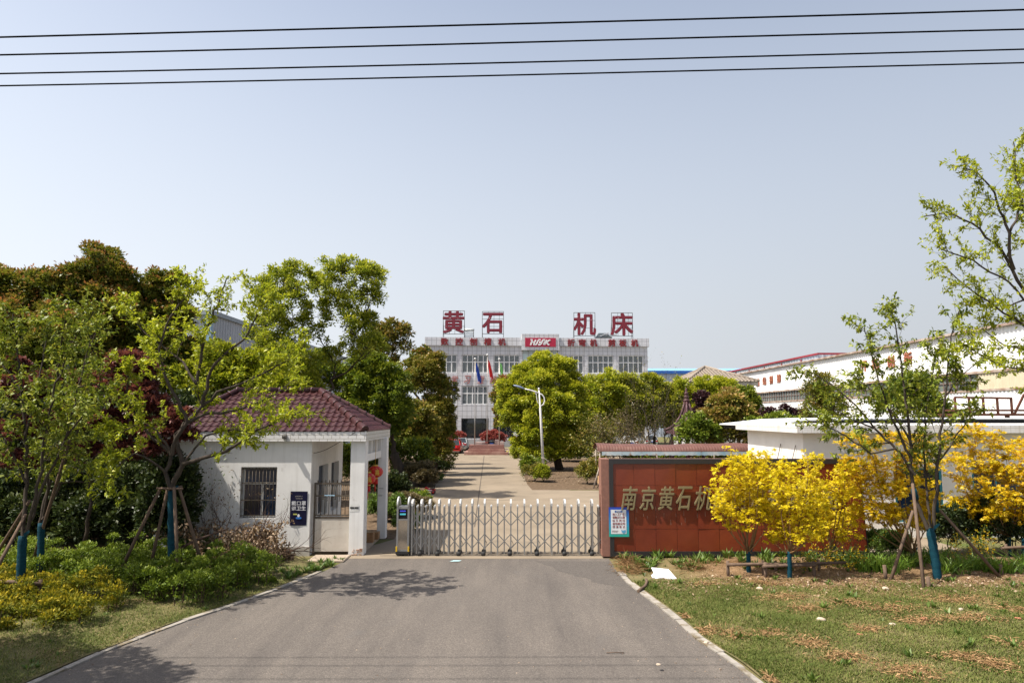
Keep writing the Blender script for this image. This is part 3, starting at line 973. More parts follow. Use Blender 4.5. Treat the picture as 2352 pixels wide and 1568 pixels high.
# simple figure wearing a blue gown
q = (pa.x + W_ * .52, pa.z + H_ * .22)
pts = [(q[0] + .085 * math.cos(a), yt, q[1] + .035 * math.sin(a) + .0) for a in np.linspace(0, 2 * math.pi, 14)[:-1]]
mb = MB().add(pts, [tuple(range(len(pts)))]); mb.build('printed_figure', mat('blue_ink', (0.03, 0.16, 0.5), rough=.5), po, fix=False)
pts = [(q[0] - .005 + .035 * math.cos(a), yt - .001, q[1] + .065 + .045 * math.sin(a)) for a in np.linspace(0, 2 * math.pi, 14)[:-1]]
mb = MB().add(pts, [tuple(range(len(pts)))]); mb.build('printed_head', M_white_ink, po, fix=False)
# notices on the pillars
def paper(name, px0, py0, px1, py1, Y, label, lines, m=None):
    a, b = PW(px0, py1, Y), PW(px1, py0, Y)
    t = thing(name, (a.x, Y, a.z), label, 'notice')
    MB().add([(a.x, Y, a.z), (b.x, Y, a.z + .01), (b.x - .01, Y - .006, b.z), (a.x, Y, b.z)], [(0, 1, 2, 3)]).build('sheet', m or mat('paper', (0.72, 0.71, 0.68), rough=.7), t, fix=False)
    mb = MB()
    for (u0, u1, v, th) in lines:
        mb.add([(a.x + (b.x - a.x) * u0, Y - .008, a.z + (b.z - a.z) * v), (a.x + (b.x - a.x) * u1, Y - .008, a.z + (b.z - a.z) * v), (a.x + (b.x - a.x) * u1, Y - .008, a.z + (b.z - a.z) * v + th), (a.x + (b.x - a.x) * u0, Y - .008, a.z + (b.z - a.z) * v + th)], [(0, 1, 2, 3)])
    mb.build('print', mat('black_ink', (0.03, 0.03, 0.03), rough=.6), t, fix=False)
    return t
paper('paper_notice', 803, 1157, 825, 1175, YF - .004, 'torn white paper notice stuck on the front porch pillar', [(.05, .5, .42, .05), (.53, .95, .42, .05)])
paper('paper_notice', 868, 1119, 882, 1140, YR - .004, 'small white sheet stuck on the rear porch pillar', [(.1, .9, .88, .012), (.1, .8, .18, .01), (.1, .7, .08, .01)])

# ================================================================== RETRACTABLE GATE
M_steel = mat('gate_steel', (0.36, 0.36, 0.355), (0.31, 0.31, 0.305), scale=6, rough=.32, metal=.75)
M_steel_cap = mat('gate_cap', (0.56, 0.56, 0.55), rough=.35, metal=.2)
M_mirror = mat('polished_steel', (0.62, 0.56, 0.47), (0.55, 0.49, 0.41), scale=1.5, rough=.12, metal=.95)
M_rubber = mat('rubber', (0.025, 0.025, 0.025), rough=.7)
M_yellow = mat('warning_yellow', (0.65, 0.42, 0.02), rough=.5)
gq = zq(1500, 1850, 2.352)
yf = PG(1150, 1277).y            # front row of legs
dep = .42
tall = [347, 432, 510, 598, 692, 800, 912, 1030, 1153, 1278, 1406, 1533, 1663, 1790, 1920, 2048, 2172]
X = [PW(*gq(x, 600), yf).x for x in tall]
zt_tall = PW(*gq(1200, 350), yf).z
zt_short = PW(*gq(1200, 402), yf + .1).z
zl = [PW(*gq(1200, y), yf).z for y in (455, 592, 672, 808)]
gate = thing('retractable_gate', ((X[0] + X[-1]) / 2, yf + dep / 2, 0), 'steel folding retractable gate closed across the factory drive', 'gate')
for i, x in enumerate(X):
    w = .036
    mb = MB()
    mb.box(x - w / 2, x + w / 2, yf, yf + .05, .035, zt_tall - .16).box(x - w / 2, x + w / 2, yf + dep - .05, yf + dep, .035, zt_tall - .16)
    po_ = mb.build('post', M_steel, gate)
    V = []; cap = MB(); ww = .05
    prof = [(yf - .008, zt_tall - .17), (yf - .008, zt_tall - .09), (yf + .07, zt_tall - .012), (yf + .13, zt_tall), (yf + dep - .13, zt_tall), (yf + dep - .07, zt_tall - .012), (yf + dep + .008, zt_tall - .09), (yf + dep + .008, zt_tall - .17),
            (yf + dep - .055, zt_tall - .17), (yf + dep - .055, zt_tall - .10), (yf + dep - .13, zt_tall - .055), (yf + .13, zt_tall - .055), (yf + .055, zt_tall - .10), (yf + .055, zt_tall - .17)]
    cap.prism_x(prof, x - ww / 2, x + ww / 2)
    cap.build('arched_cap', M_steel_cap, po_)
    if i % 2 == 1 or i == len(X) - 1:
        for yy in (yf + .0, yf + dep - .02):
            mb = MB().lathe((x - .03, yy, .07), [(.001, -.03), (.066, -.026), (.07, 0), (.066, .026), (.001, .03)], 14, 'y')
            mb.box(x - .045, x + .02, yy - .012, yy + .035, .09, .19)
            mb.build('wheel', M_rubber, gate)
Xs = [(a + b) / 2 for a, b in zip(X, X[1:])]
for x in Xs:
    MB().box(x - .015, x + .015, yf + .06, yf + .1, .06, zt_short - .03).box(x - .015, x + .015, yf + dep - .1, yf + dep - .06, .06, zt_short - .03).build('short_post', M_steel, gate)
    MB().cbox(x - .024, x + .024, yf + .05, yf + dep - .05, zt_short - .06, zt_short, .012).build('short_post_cap', M_steel_cap, gate)
yy = yf + .052
for a, b in zip(X, X[1:]):
    for lo, hi in ((1, 0), (3, 2)):
        MB().bar((a, yy, zl[lo]), (b, yy, zl[hi]), .012, .024).bar((a, yy + .009, zl[hi]), (b, yy + .009, zl[lo]), .012, .024).build('scissor_brace', M_steel, gate)
mb = MB()
for a, b in zip(X[4::2], X[5::2]):
    pts = [Vector((b - .02 + .35 * t * (1 - t), yf + dep * .5, .45 - .35 * t + .1 * t * t)) for t in np.linspace(0, 1, 7)]
    mb.tube(pts, .007, 4)
mb.build('gate_cable', M_black, gate)
# drive unit at the left end of the gate
ka, kb = PW(*gq(203, 600), yf).x, PW(*gq(322, 600), yf).x
zk = PW(*gq(260, 420), yf).z
du = MB().box(ka, ka + .05, yf - .02, yf + .03, .04, zk + .02).box(kb - .05, kb, yf - .02, yf + .03, .04, zk + .02).box(ka + .05, kb - .05, yf - .015, yf + .43, zk - .04, zk + .02)
du.box(ka, ka + .05, yf + .40, yf + .45, .04, zk + .02).box(kb - .05, kb, yf + .40, yf + .45, .04, zk + .02).box(ka + .05, kb - .05, yf, yf + .42, .14, .19)
zd = PW(*gq(260, 530), yf).z
du.box(ka + .05, kb - .05, yf - .012, yf + .42, zd - .03, zd + .01)
dun = du.build('drive_unit', M_steel, gate)
MB().box(ka + .05, kb - .05, yf + .0, yf + .40, .19, zd - .03).build('cabinet', M_mirror, dun)
MB().box(ka + .05, kb - .05, yf + .004, yf + .39, zd + .01, zk - .04).build('display', mat('led_black', (0.006, 0.006, 0.008), rough=.15), dun)
h_ = zk - zd
mb = MB()
for k in range(9):
    xx = ka + .09 + (kb - ka - .2) * k / 9
    mb.box(xx, xx + .02, yf - .003, yf + .001, zd + h_ * .66, zd + h_ * .66 + .022 + .012 * (k % 3 == 1))
mb.build('led_text', emit('led_blue', (0.05, 0.06, 0.5), .6), dun)
mb = MB()
for k in range(5):
    xx = ka + .09 + (kb - ka - .2) * k / 5
    mb.box(xx, xx + .035, yf - .003, yf + .001, zd + h_ * .36, zd + h_ * .36 + .045)
mb.build('led_text', emit('led_cyan', (0.05, 0.3, 0.35), .5), dun)
MB().cbox(ka - .015, kb + .015, yf - .05, yf + .46, .05, .14, .02).build('bumper', M_black, dun)
for xx in (ka + .01, kb - .01):
    MB().box(xx - .022, xx + .022, yf - .045, yf - .021, .141, .28).build('reflector', M_yellow, dun)
for xx in (ka + .08, kb - .08):
    MB().lathe((xx, yf - .01, .055), [(.001, -.03), (.05, -.028), (.055, 0), (.05, .028), (.001, .03)], 12, 'y').build('roller', M_rubber, dun)
for xx in (ka + .025, kb - .025):
    arch = [(yf - .02, zk + .02), (yf - .02, zk + .14), (yf + .06, zk + .24), (yf + .15, zk + .27), (yf + .26, zk + .26), (yf + .40, zk + .12), (yf + .45, zk + .02)]
    MB().tube([(xx, y, z) for y, z in arch], .028, 8).build('arched_cap', M_steel_cap, dun)
# steel rail set in the pavement under the gate
for yy in (yf + .02, yf + dep - .02):
    o = MB().box(X[0] - .9, X[-1] + .1, yy - .015, yy + .015, .0, .02).build('gate_rail', M_grille); tag(o, 'thin steel rail in the pavement under the front wheels' if yy < yf + .2 else 'thin steel rail in the pavement under the rear wheels', 'rail')

# ================================================================== RED SIGN WALL
M_granite = mat('red_granite', (0.165, 0.031, 0.017), (0.135, 0.025, 0.014), scale=3.5, rough=.22, spec=.5, c3=(0.20, 0.042, 0.014), c3_scale=.5, c3_lo=.4, c3_hi=.75)
M_dark_granite = mat('dark_granite', (0.024, 0.022, 0.023), (0.032, 0.030, 0.031), scale=30, rough=.35)
M_pink_granite = mat('pink_granite', (0.25, 0.12, 0.085), (0.20, 0.095, 0.07), scale=14, rough=.6, bump=.1)
sq7 = zq(2300, 1800, 1.96)
ys_ = PG(1410, 1283).y           # wall face depth
def sw_pt(px, py): return PW(px, py, ys_)
sx0 = sw_pt(1400, 1160).x; sx1b = sw_pt(1997, 1270).x; sx1t = sw_pt(1966, 1060).x
sz0 = sw_pt(1600, 1281).z + .04; sz1 = sw_pt(1600, 1053).z
rx0_ = sw_pt(*sq7(302, 450)).x; rx1b = sw_pt(*sq7(2295, 780)).x; rx1t = sw_pt(*sq7(2225, 100)).x
rz0 = sw_pt(*sq7(1200, 792)).z; rz1 = sw_pt(*sq7(1200, 106)).z
swl = thing('sign_wall', (sx0, ys_, 0), 'long red granite sign wall with bronze characters and a dark border, right of the gate', 'sign wall')
# body
MB().prism([(sx0 + .02, sz0), (sx1b - .02, sz0), (sx1t - .02, sz1 - .02), (sx0 + .02, sz1 - .02)], ys_ + .03, ys_ + .5).build('core', M_pink_granite, swl)
MB().box(sx0 + .3, sx1b - .3, ys_ + .2, ys_ + .45, -.1, sz0).build('footing', mat('dark_footing', (0.05, 0.045, 0.04), rough=.95), swl)
fb = MB()
fb.prism([(sx0, sz0), (sx1b, sz0), (rx1b, rz0), (rx0_, rz0)], ys_ - .03, ys_ + .031)
fb.prism([(sx0, sz0), (rx0_, rz0), (rx0_, rz1), (sx0, sz1)], ys_ - .03, ys_ + .031)
fb.prism([(sx0, sz1), (rx0_, rz1), (rx1t, rz1), (sx1t, sz1)], ys_ - .03, ys_ + .031)
fb.prism([(sx1b, sz0), (sx1t, sz1), (rx1t, rz1), (rx1b, rz0)], ys_ - .03, ys_ + .031)
fb.build('border', M_dark_granite, swl)
# red slabs, each slightly proud or tilted; last column cut on the slant
rs = random.Random(8)
nx, nz = 12, 4
zlines = [rz0, sw_pt(1500, 1800 / 1.7415 + 617 / 1.96 / 1.7415).z, sw_pt(1500, (1800 + 446 / 1.96) / 1.7415).z, sw_pt(1500, (1800 + 276 / 1.96) / 1.7415).z, rz1]
mb = MB()
for j in range(4):
    for i in range(nx):
        def xe(k, z):
            t = (z - rz0) / (rz1 - rz0); r = rx1b + (rx1t - rx1b) * t
            u = rx0_ + (rx1b - rx0_) * k / nx
            return u if k < nx else r
        za, zb_ = zlines[j] + .004, zlines[j + 1] - .004
        d = [rs.uniform(-.006, .006) for _ in range(4)]
        q = [(xe(i, za) + .004, za), (xe(i + 1, za) - .004, za), (xe(i + 1, zb_) - .004, zb_), (xe(i, zb_) + .004, zb_)]
        f_ = [(x, ys_ + d_, z) for (x, z), d_ in zip(q, d)]
        b_ = [(x, ys_ + .035, z) for x, z in q]
        mb.add(f_ + b_, [(0, 1, 2, 3), (0, 4, 5, 1), (1, 5, 6, 2), (2, 6, 7, 3), (3, 7, 4, 0)])
mb.build('red_panel', M_granite, swl)
# end pier on the gate side with a dark slot
px_ = PW(1387, 1160, ys_ + .85).x
MB().wall(ys_ + .0315, ys_ + .60, sz0, sz1 - .01, sx0 - .001 - .22, sx0 - .001, [(ys_ + .25, ys_ + .45, .2, 1.75)], 'y').build('end_pier', M_pink_granite, swl)
MB().box(sx0 - .2, sx0 - .02, ys_ + .5005, ys_ + .58, sz0 + .01, sz1 - .05).build('pier_core', mat('slot_dark', (0.04, 0.035, 0.03), rough=.95), swl)
# bronze characters
M_bronze = mat('bronze_letter', (0.28, 0.23, 0.125), (0.235, 0.195, 0.105), scale=2, rough=.38, metal=.35)
chars = '南京黄石机床制造有限公司'
c_first, c_last = sq7(424, 372), sq7(424 + 11 * 145, 372)
for k, ch in enumerate(chars):
    px = c_first[0] + k * (sq7(710, 0)[0] - c_first[0]) / 2 * 1.0
    c = sw_pt(px, sq7(0, 374)[1])
    wall_text('letter', ch, c.x, c.z, ys_ - .035, .48, .66, .05, M_bronze, swl, .011, .25)
# scratches and white drips on the slabs
mb = MB()
for k in range(46):
    x = rs.uniform(rx0_ + .3, rx0_ + 4.4); z = rs.uniform(rz0 + .7, rz0 + 1.5)
    h = rs.uniform(.02, .16); mb.add([(x, ys_ - .0085, z), (x + .006, ys_ - .0085, z), (x + .005, ys_ - .0085, z + h), (x, ys_ - .0085, z + h)], [(0, 1, 2, 3)])
mb.build('scratch_mark', mat('scratch_white', (0.42, 0.30, 0.24), rough=.8), swl, fix=False)
# notice poster fixed over the border of the sign wall
nq = zq(2350, 1850, 4.48)
ny = ys_ - .045
na, nb_ = PW(*nq(388, 1325), ny), PW(*nq(738, 797), ny)
ns = thing('notice_board', (na.x, ny, na.z), 'white entry notice with blue to green edge on the left end of the red wall', 'poster')
Wn, Hn = nb_.x - na.x, nb_.z - na.z
def nrect(mb, u0, u1, v0, v1, y): return mb.add([(na.x + Wn * u0, y, na.z + Hn * v0), (na.x + Wn * u1, y, na.z + Hn * v0), (na.x + Wn * u1, y, na.z + Hn * v1), (na.x + Wn * u0, y, na.z + Hn * v1)], [(0, 1, 2, 3)])
def grad_print():
    m, nt, b = nodes_of('blue_green_print')
    sx = nt.nodes.new('ShaderNodeSeparateXYZ'); nt.links.new(add_coord(nt), sx.inputs[0])
    mr = nt.nodes.new('ShaderNodeMapRange'); mr.inputs['From Max'].default_value = Hn
    nt.links.new(sx.outputs[2], mr.inputs[0])
    nt.links.new(add_ramp(nt, mr.outputs[0], [(0.0, (0.02, 0.36, 0.25)), (.45, (0.03, 0.25, 0.5)), (1.0, (0.02, 0.05, 0.38))]), b.inputs['Base Color'])
    b.inputs['Roughness'].default_value = .3
    return m
MB().box(na.x, nb_.x, ny, ny + .012, na.z, nb_.z).build('sheet', grad_print(), ns)
nrect(MB(), .1, .87, .10, .92, ny - .003).build('white_field', mat('white_print', (0.75, 0.76, 0.78), rough=.35), ns, fix=False)
nrect(MB(), .3, .68, .83, .89, ny - .006).build('heading_bar', mat('blue_bar', (0.02, 0.09, 0.32), rough=.4), ns, fix=False)
wall_text('heading', '温馨提示', na.x + Wn * .49, na.z + Hn * .86, ny - .009, Wn * .24, Hn * .04, .002, M_white_ink, ns, .01)
mb = MB()
for ln, v in (('进入工厂区', .765), ('请戴好口罩', .66), ('出 示 两 码', .555), ('查核酸证明', .45), ('测 温 登 记', .345)):
    text_into(mb, ln, (na.x + Wn * .485, ny - .006, na.z + Hn * v), (1, 0, 0), (0, 0, 1), (0, -1, 0), Wn * .62, Hn * .076, .002, .012)
mb.build('red_lines', mat('red_ink', (0.28, 0.012, 0.015), rough=.5), ns)
mb = MB()
for k in range(8):
    nrect(mb, .15 + .04 * k, .18 + .04 * k, .195, .212, ny - .006); nrect(mb, .15 + .035 * k, .177 + .035 * k, .16, .177, ny - .006)
mb.build('small_print', mat('dark_ink', (0.1, 0.02, 0.02), rough=.5), ns)
mk = [(.60, .24), (.70, .215), (.82, .24), (.84, .16), (.78, .12), (.70, .115), (.63, .16)]
MB().add([(na.x + Wn * u, ny - .006, na.z + Hn * v) for u, v in mk], [tuple(range(len(mk)))]).build('mask_picture', mat('mask_blue', (0.12, 0.38, 0.62), rough=.5), ns, fix=False)
# ================================================================== WHITE HUT behind the sign wall
M_hut = mat('hut_plaster', (0.78, 0.76, 0.72), (0.70, 0.68, 0.64), scale=1.0, rough=.9, spec=.15, bump=.08, bscale=22, c3=(0.42, 0.39, 0.34), c3_scale=1.4, c3_lo=.66, c3_hi=.82)
M_hut_fascia = brickmat('hut_fascia', (0.66, 0.65, 0.63), (0.40, 0.37, 0.32), 0.30, 0.60, 0.006, offset=0.0, rough=.5, vary=.05, stain=(0.40, 0.35, 0.28))
Yh = 23.2
hc = PW(1845, 1030, Yh)                      # nearest corner of the walls
hx1 = 22.0
Yh2 = hc.x * 1568 / (1707 - 1176) * .99
hz = PW(1845, 994, Yh).z
hut = thing('gatehouse_hut', (hc.x, Yh, 0), 'flat roofed white hut behind the right end of the red wall', 'hut')
MB().wall(hc.x, hx1, 0, hz, Yh, Yh + .24, [(hc.x + 3.0, hc.x + 4.6, .5, 2.3), (hc.x + 5.6, hc.x + 7.2, .9, 2.3)], 'x').wall(Yh + .24, Yh2, 0, hz, hc.x, hc.x + .24, [], 'y').wall(hc.x + .24, hx1, 0, hz, Yh2 - .24, Yh2, [], 'x').build('wall', M_hut, hut)
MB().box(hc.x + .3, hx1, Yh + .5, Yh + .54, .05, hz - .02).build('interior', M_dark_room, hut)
M_teal = mat('teal_frame', (0.03, 0.22, 0.28), rough=.5)
for a, b, c, d in ((3.0, 4.6, .5, 2.3), (5.6, 7.2, .9, 2.3)):
    a += hc.x; b += hc.x
    wo = MB().box(a, a + .07, Yh + .02, Yh + .09, c, d).box(b - .07, b, Yh + .02, Yh + .09, c, d).box(a + .07, b - .07, Yh + .02, Yh + .09, d - .07, d).box(a + .07, b - .07, Yh + .02, Yh + .09, c, c + .07).box((a + b) / 2 - .035, (a + b) / 2 + .035, Yh + .021, Yh + .09, c + .07, d - .07).build('window', M_teal, hut)
    MB().box(a + .07, b - .07, Yh + .05, Yh + .06, c + .07, d - .07).build('pane', M_bluepane, wo)
fo = .42
fzt = PW(1831, 976, Yh - fo).z
hfx0 = PW(1831, 990, Yh - fo).x
MB().cbox(hfx0, hx1, Yh - fo, Yh2 + fo, hz + .002, fzt, .01).build('roof_slab', M_hut_fascia, hut)
# thin sticks leaning on the sunlit side wall
mb = MB()
for px, py, dy in ((1725, 1020, .3), (1757, 1025, .2)):
    yy = hc.x * 1568 / (px - 1176 + 20); p = PW(px + 25, py - 5, yy)
for ya in (25.6, 24.3): MB().tube([(hc.x - .10, ya, 1.9), (hc.x - .05, ya - .6, 3.0)], .014, 5).build('leaning_rod', M_grille, hut)
# white downpipe on the hut front
dp = PW(1922, 985, Yh - .5)
mb = MB().tube([(dp.x - .45, Yh - .46, fzt + .04), (dp.x - .1, Yh - .5, fzt + .05), (dp.x, Yh - .5, fzt - .05), (dp.x + .06, Yh - .5, hz - .3), (dp.x + .55, Yh - .12, hz - .9), (dp.x + .6, Yh - .06, .3)], .045, 8)
mb.build('downpipe', mat('white_pipe', (0.72, 0.72, 0.71), rough=.4), hut)

# dark canopy roof standing behind the hut with a white upper edge
Yc = 31.0
c0, c1 = PW(1770, 967, Yc), PW(2420, 961, Yc)
cz = c0.z
cp = thing('metal_canopy', (c0.x, Yc, 0), 'low white edged metal canopy with dark underside behind the hut roof', 'canopy')
M_canopy_white = mat('canopy_white', (0.72, 0.73, 0.74), (0.62, 0.63, 0.64), scale=2, rough=.5)
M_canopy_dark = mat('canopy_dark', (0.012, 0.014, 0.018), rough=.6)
lo = PW(1850, 975, Yc).z
mb = MB(); V = []
prof = [(0, 0.02), (1.0, .12), (2.2, .26), (4, .32), (13, .34)]
for i, (dx, dz) in enumerate(prof):
    V += [(c0.x - .5 + dx, Yc, cz - .25 + dz), (c0.x - .5 + dx, Yc + 6, cz - .25 + dz), (c0.x - .5 + dx, Yc + 6, cz - .19 + dz), (c0.x - .5 + dx, Yc, cz - .19 + dz)]
F = []
for i in range(len(prof) - 1):
    for k in range(4): F.append((i * 4 + k, i * 4 + (k + 1) % 4, (i + 1) * 4 + (k + 1) % 4, (i + 1) * 4 + k))
F += [(0, 1, 2, 3), tuple(len(V) - 4 + k for k in (3, 2, 1, 0))]
mb.add(V, F).build('roof_sheet', M_canopy_white, cp)
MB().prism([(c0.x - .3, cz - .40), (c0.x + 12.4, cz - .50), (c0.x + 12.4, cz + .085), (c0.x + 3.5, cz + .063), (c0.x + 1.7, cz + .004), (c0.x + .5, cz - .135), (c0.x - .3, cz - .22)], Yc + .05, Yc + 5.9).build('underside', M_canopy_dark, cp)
for k in range(5): MB().box(c0.x + .6 + 2.9 * k, c0.x + .7 + 2.9 * k, Yc + .3, Yc + .4, 0, cz - .5).build('post', M_grille, cp)
# rusty steel truss frame in front of the factory
Yt = 36.0
M_rust = mat('rusty_steel', (0.14, 0.05, 0.028), (0.09, 0.035, 0.022), scale=4, rough=.8, metal=.2)
t0, t1 = PW(2150, 955, Yt), PW(2470, 905, Yt)
tt = thing('steel_truss', (t0.x, Yt, 0), 'rusty brown steel truss frame standing before the white factory', 'truss')
mb = MB()
za, zb2, zc = PW(2200, 952, Yt).z, PW(2200, 942, Yt).z, PW(2200, 912, Yt).z
mb.bar((t0.x, Yt, za), (t1.x, Yt, za), .16, .12).bar((t0.x, Yt, zb2), (t1.x, Yt, zb2), .1)
xa = PW(2193, 912, Yt).x; xb_ = PW(2322, 912, Yt).x; xc = PW(2352, 906, Yt).x
mb.bar((xa, Yt, zc), (xb_, Yt, zc - .05), .1)
for k in range(5):
    x = xa + (xb_ - xa) * k / 4; mb.bar((x, Yt, za), (x, Yt, zc), .09)
mb.bar((xb_ + .1, Yt, za), (xc, Yt, zc + .15), .09).bar((xc, Yt, zc + .15), (xc + .6, Yt, za), .09).bar((xc, Yt, zc + .15), (xc + 3, Yt, zc + .15), .09)
mb.build('frame', M_rust, tt)
for x in (t0.x + .4, t0.x + 3.8, t1.x - .5): MB().bar((x, Yt + .1, 0), (x, Yt + .1, za), .16).build('column', M_rust, tt)

# ================================================================== BICYCLE SHED with a curved brown roof
M_brown_sheet = mat('brown_sheet', (0.135, 0.060, 0.045), (0.105, 0.046, 0.036), scale=2, rough=.55, c3=(0.17, 0.10, 0.075), c3_scale=1.2, c3_lo=.6, c3_hi=.8)
M_valance = mat('faded_blue_valance', (0.22, 0.36, 0.44), (0.50, 0.52, 0.52), scale=1.1, rough=.6, c3=(0.20, 0.09, 0.04), c3_scale=3.0, c3_lo=.58, c3_hi=.68)
Ysd = PG(1375, 1121).y
sd0 = PW(1372, 1045, Ysd)
zbot, ztop = PW(1400, 1036, Ysd).z, PW(1400, 1019, Ysd + 1.0).z
sd1x = PW(1720, 1040, Ysd).x + 1.0
shed = thing('bicycle_shed', (sd0.x, Ysd, 0), 'long open shed with curved rust brown corrugated roof and faded blue valance', 'shed')
mb = MB(); npr = 11; wdt = 2.0
xs = np.arange(sd0.x, sd1x, .04)
V = []; F = []
for k in range(npr):
    t = k / (npr - 1); ang = t * math.pi
    y = Ysd + wdt / 2 - wdt / 2 * math.cos(ang) * 1.0; z = zbot + (ztop - zbot) * math.sin(ang) ** .8
    for i, x in enumerate(xs):
        sag = -.035 * math.sin(x * .9) - .02 * math.sin(x * 2.3)
        V.append((x, y, z + .013 * math.cos(x * 2 * math.pi / .16) + sag * (k > 0)))
n = len(xs)
for k in range(npr - 1):
    for i in range(n - 1): F.append((k * n + i, k * n + i + 1, (k + 1) * n + i + 1, (k + 1) * n + i))
mb.add(V, F, True)
mb.build('roof', M_brown_sheet, shed, fix=False)
mb = MB(); V = []; F = []
zv = PW(1500, 1046, Ysd).z
xs = np.arange(sd0.x + .25, sd1x, .05)
for i, x in enumerate(xs):
    V += [(x, Ysd - .03, zbot - .02), (x, Ysd - .03, zv + .035 * abs(math.sin(x * math.pi / .36)))]
for i in range(len(xs) - 1): F.append((2 * i, 2 * i + 1, 2 * i + 3, 2 * i + 2))
mb.add(V, F).build('valance', M_valance, shed, fix=False)
mb = MB()
for x in np.arange(sd0.x + .15, sd1x, 3.2):
    for y in (Ysd + .05, Ysd + wdt - .1):
        mb.tube([(x, y, 0), (x, y, zbot)], .035, 6)
    arc = [(x, Ysd + wdt / 2 - wdt / 2 * math.cos(t * math.pi), zbot + (ztop - zbot) * math.sin(t * math.pi) ** .8 - .05) for t in np.linspace(0, 1, 9)]
    mb.tube(arc, .028, 6); mb.tube([arc[0], arc[-1]], .02, 5)
    for k in (2, 4, 6): mb.tube([(x, Ysd + wdt / 2, zbot - .02), arc[k]], .016, 5)
mb.tube([(sd0.x + .1, Ysd + .05, zbot), (sd1x, Ysd + .05, zbot)], .025, 6)
mb.build('steel_frame', mat('grey_pole', (0.34, 0.30, 0.26), (0.25, 0.20, 0.16), scale=5, rough=.6, metal=.3), shed)
for a_, b_ in ((PG(1363, 1122), PW(1380, 1060, Ysd)), (PG(1372, 1120), PW(1390, 1075, Ysd))): MB().tube([a_, b_], .038, 6).build('raking_prop', MATS['grey_pole'], shed)
# wooden crate by the shed post
cr = PG(1391, 1117)
t = thing('wooden_crate', cr, 'pale plywood crate on the ground beside the shed post', 'crate')
M_ply = mat('plywood', (0.48, 0.30, 0.15), (0.42, 0.26, 0.12), scale=4, rough=.8, stretch_s=(1, 1, 6))
MB().cbox(cr.x - .38, cr.x + .38, cr.y, cr.y + .6, .1, .55, .01).build('box', M_ply, t)
for k in (-.33, 0, .33): MB().box(cr.x + k - .04, cr.x + k + .04, cr.y - .01, cr.y + .62, 0, .1).build('skid', M_ply, t)

# ================================================================== OFFICE BUILDING
M_panel_tile = brickmat('facade_tile', (0.53, 0.535, 0.56), (0.11, 0.11, 0.12), 0.62, 0.66, 0.018, offset=0.0, rough=.45, vary=.05, stain=(0.36, 0.34, 0.31), stain_scale=.35)
M_white_frame = mat('white_frame', (0.70, 0.70, 0.70), (0.64, 0.64, 0.63), rough=.5)
M_glass = glassmat('window_glass', (0.17, 0.19, 0.195), .45)
M_shop_glass = glassmat('shop_glass', (0.02, 0.025, 0.03), .35)
M_mint = mat('mint_glass', (0.46, 0.56, 0.56), (0.40, 0.50, 0.52), scale=.6, rough=.12, spec=.6)
M_curtain = mat('curtain', (0.46, 0.43, 0.41), (0.38, 0.36, 0.34), scale=3, rough=.9)
M_room = mat('room_grey', (0.26, 0.27, 0.275), (0.16, 0.17, 0.175), scale=.35, rough=.9)
M_red_letter = mat('red_letter', (0.23, 0.02, 0.022), (0.19, 0.016, 0.02), scale=1.5, rough=.5)
M_faded_letter = mat('faded_red_letter', (0.38, 0.10, 0.075), (0.32, 0.07, 0.06), scale=1.5, rough=.6)
Yo = 90.0
z5 = zq(1650, 1200, 2.24)
def O(x, y, dY=0.0): return PW(*z5(x, y), Yo + dY)
ox0, ox1 = O(125, 700).x, O(2123, 700).x
ocx = (ox0 + ox1) / 2
off = thing('office_building', (ocx, Yo, 0), 'three storey grey tiled office building at the far end of the drive', 'office building')
zpar_t, zpar_b = O(1100, 339).z, O(1100, 414).z
r3 = (O(1100, 655).z, O(1100, 491).z); r2 = (O(1100, 935).z, O(1100, 770).z); r1 = (O(1100, 1237).z, O(1100, 1057).z)
bays = [(165, 400), (442, 684), (725, 962), (1320, 1535), (1575, 1812), (1854, 2084)]
holes = []
for a, b in bays:
    for r in (r3, r2, r1):
        holes.append((O(a, 700).x, O(b, 700).x, r[0], r[1]))
tw0, tw1 = O(985, 500).x, O(1305, 500).x
ztw_b = O(1100, 452).z; ztw_t = O(1100, 309).z
holes.append((tw0, tw1, 0.6, ztw_b))
MB().wall(ox0, ox1, 0, zpar_b + .05, Yo, Yo + .3, holes, 'x').build('facade', M_panel_tile, off)
MB().box(ox0 + .02, ox1 - .02, Yo + 12, Yo + 12.3, 0, zpar_b).box(ox0, ox0 + .3, Yo + .3, Yo + 12, 0, zpar_b + .05).box(ox1 - .3, ox1, Yo + .3, Yo + 12, 0, zpar_b + .05).box(ox0 + .3, ox1 - .3, Yo + .3, Yo + 12, zpar_b - .2, zpar_b + .04).build('shell', M_panel_tile, off)
MB().box(ox0 + .4, ox1 - .4, Yo + 2.6, Yo + 2.7, .1, zpar_b - .3).box(ox0 + .4, ox1 - .4, Yo + .32, Yo + 2.6, r3[0] - .7, r3[0] - .45).box(ox0 + .4, ox1 - .4, Yo + .32, Yo + 2.6, r2[0] - .7, r2[0] - .45).build('interior', M_room, off)
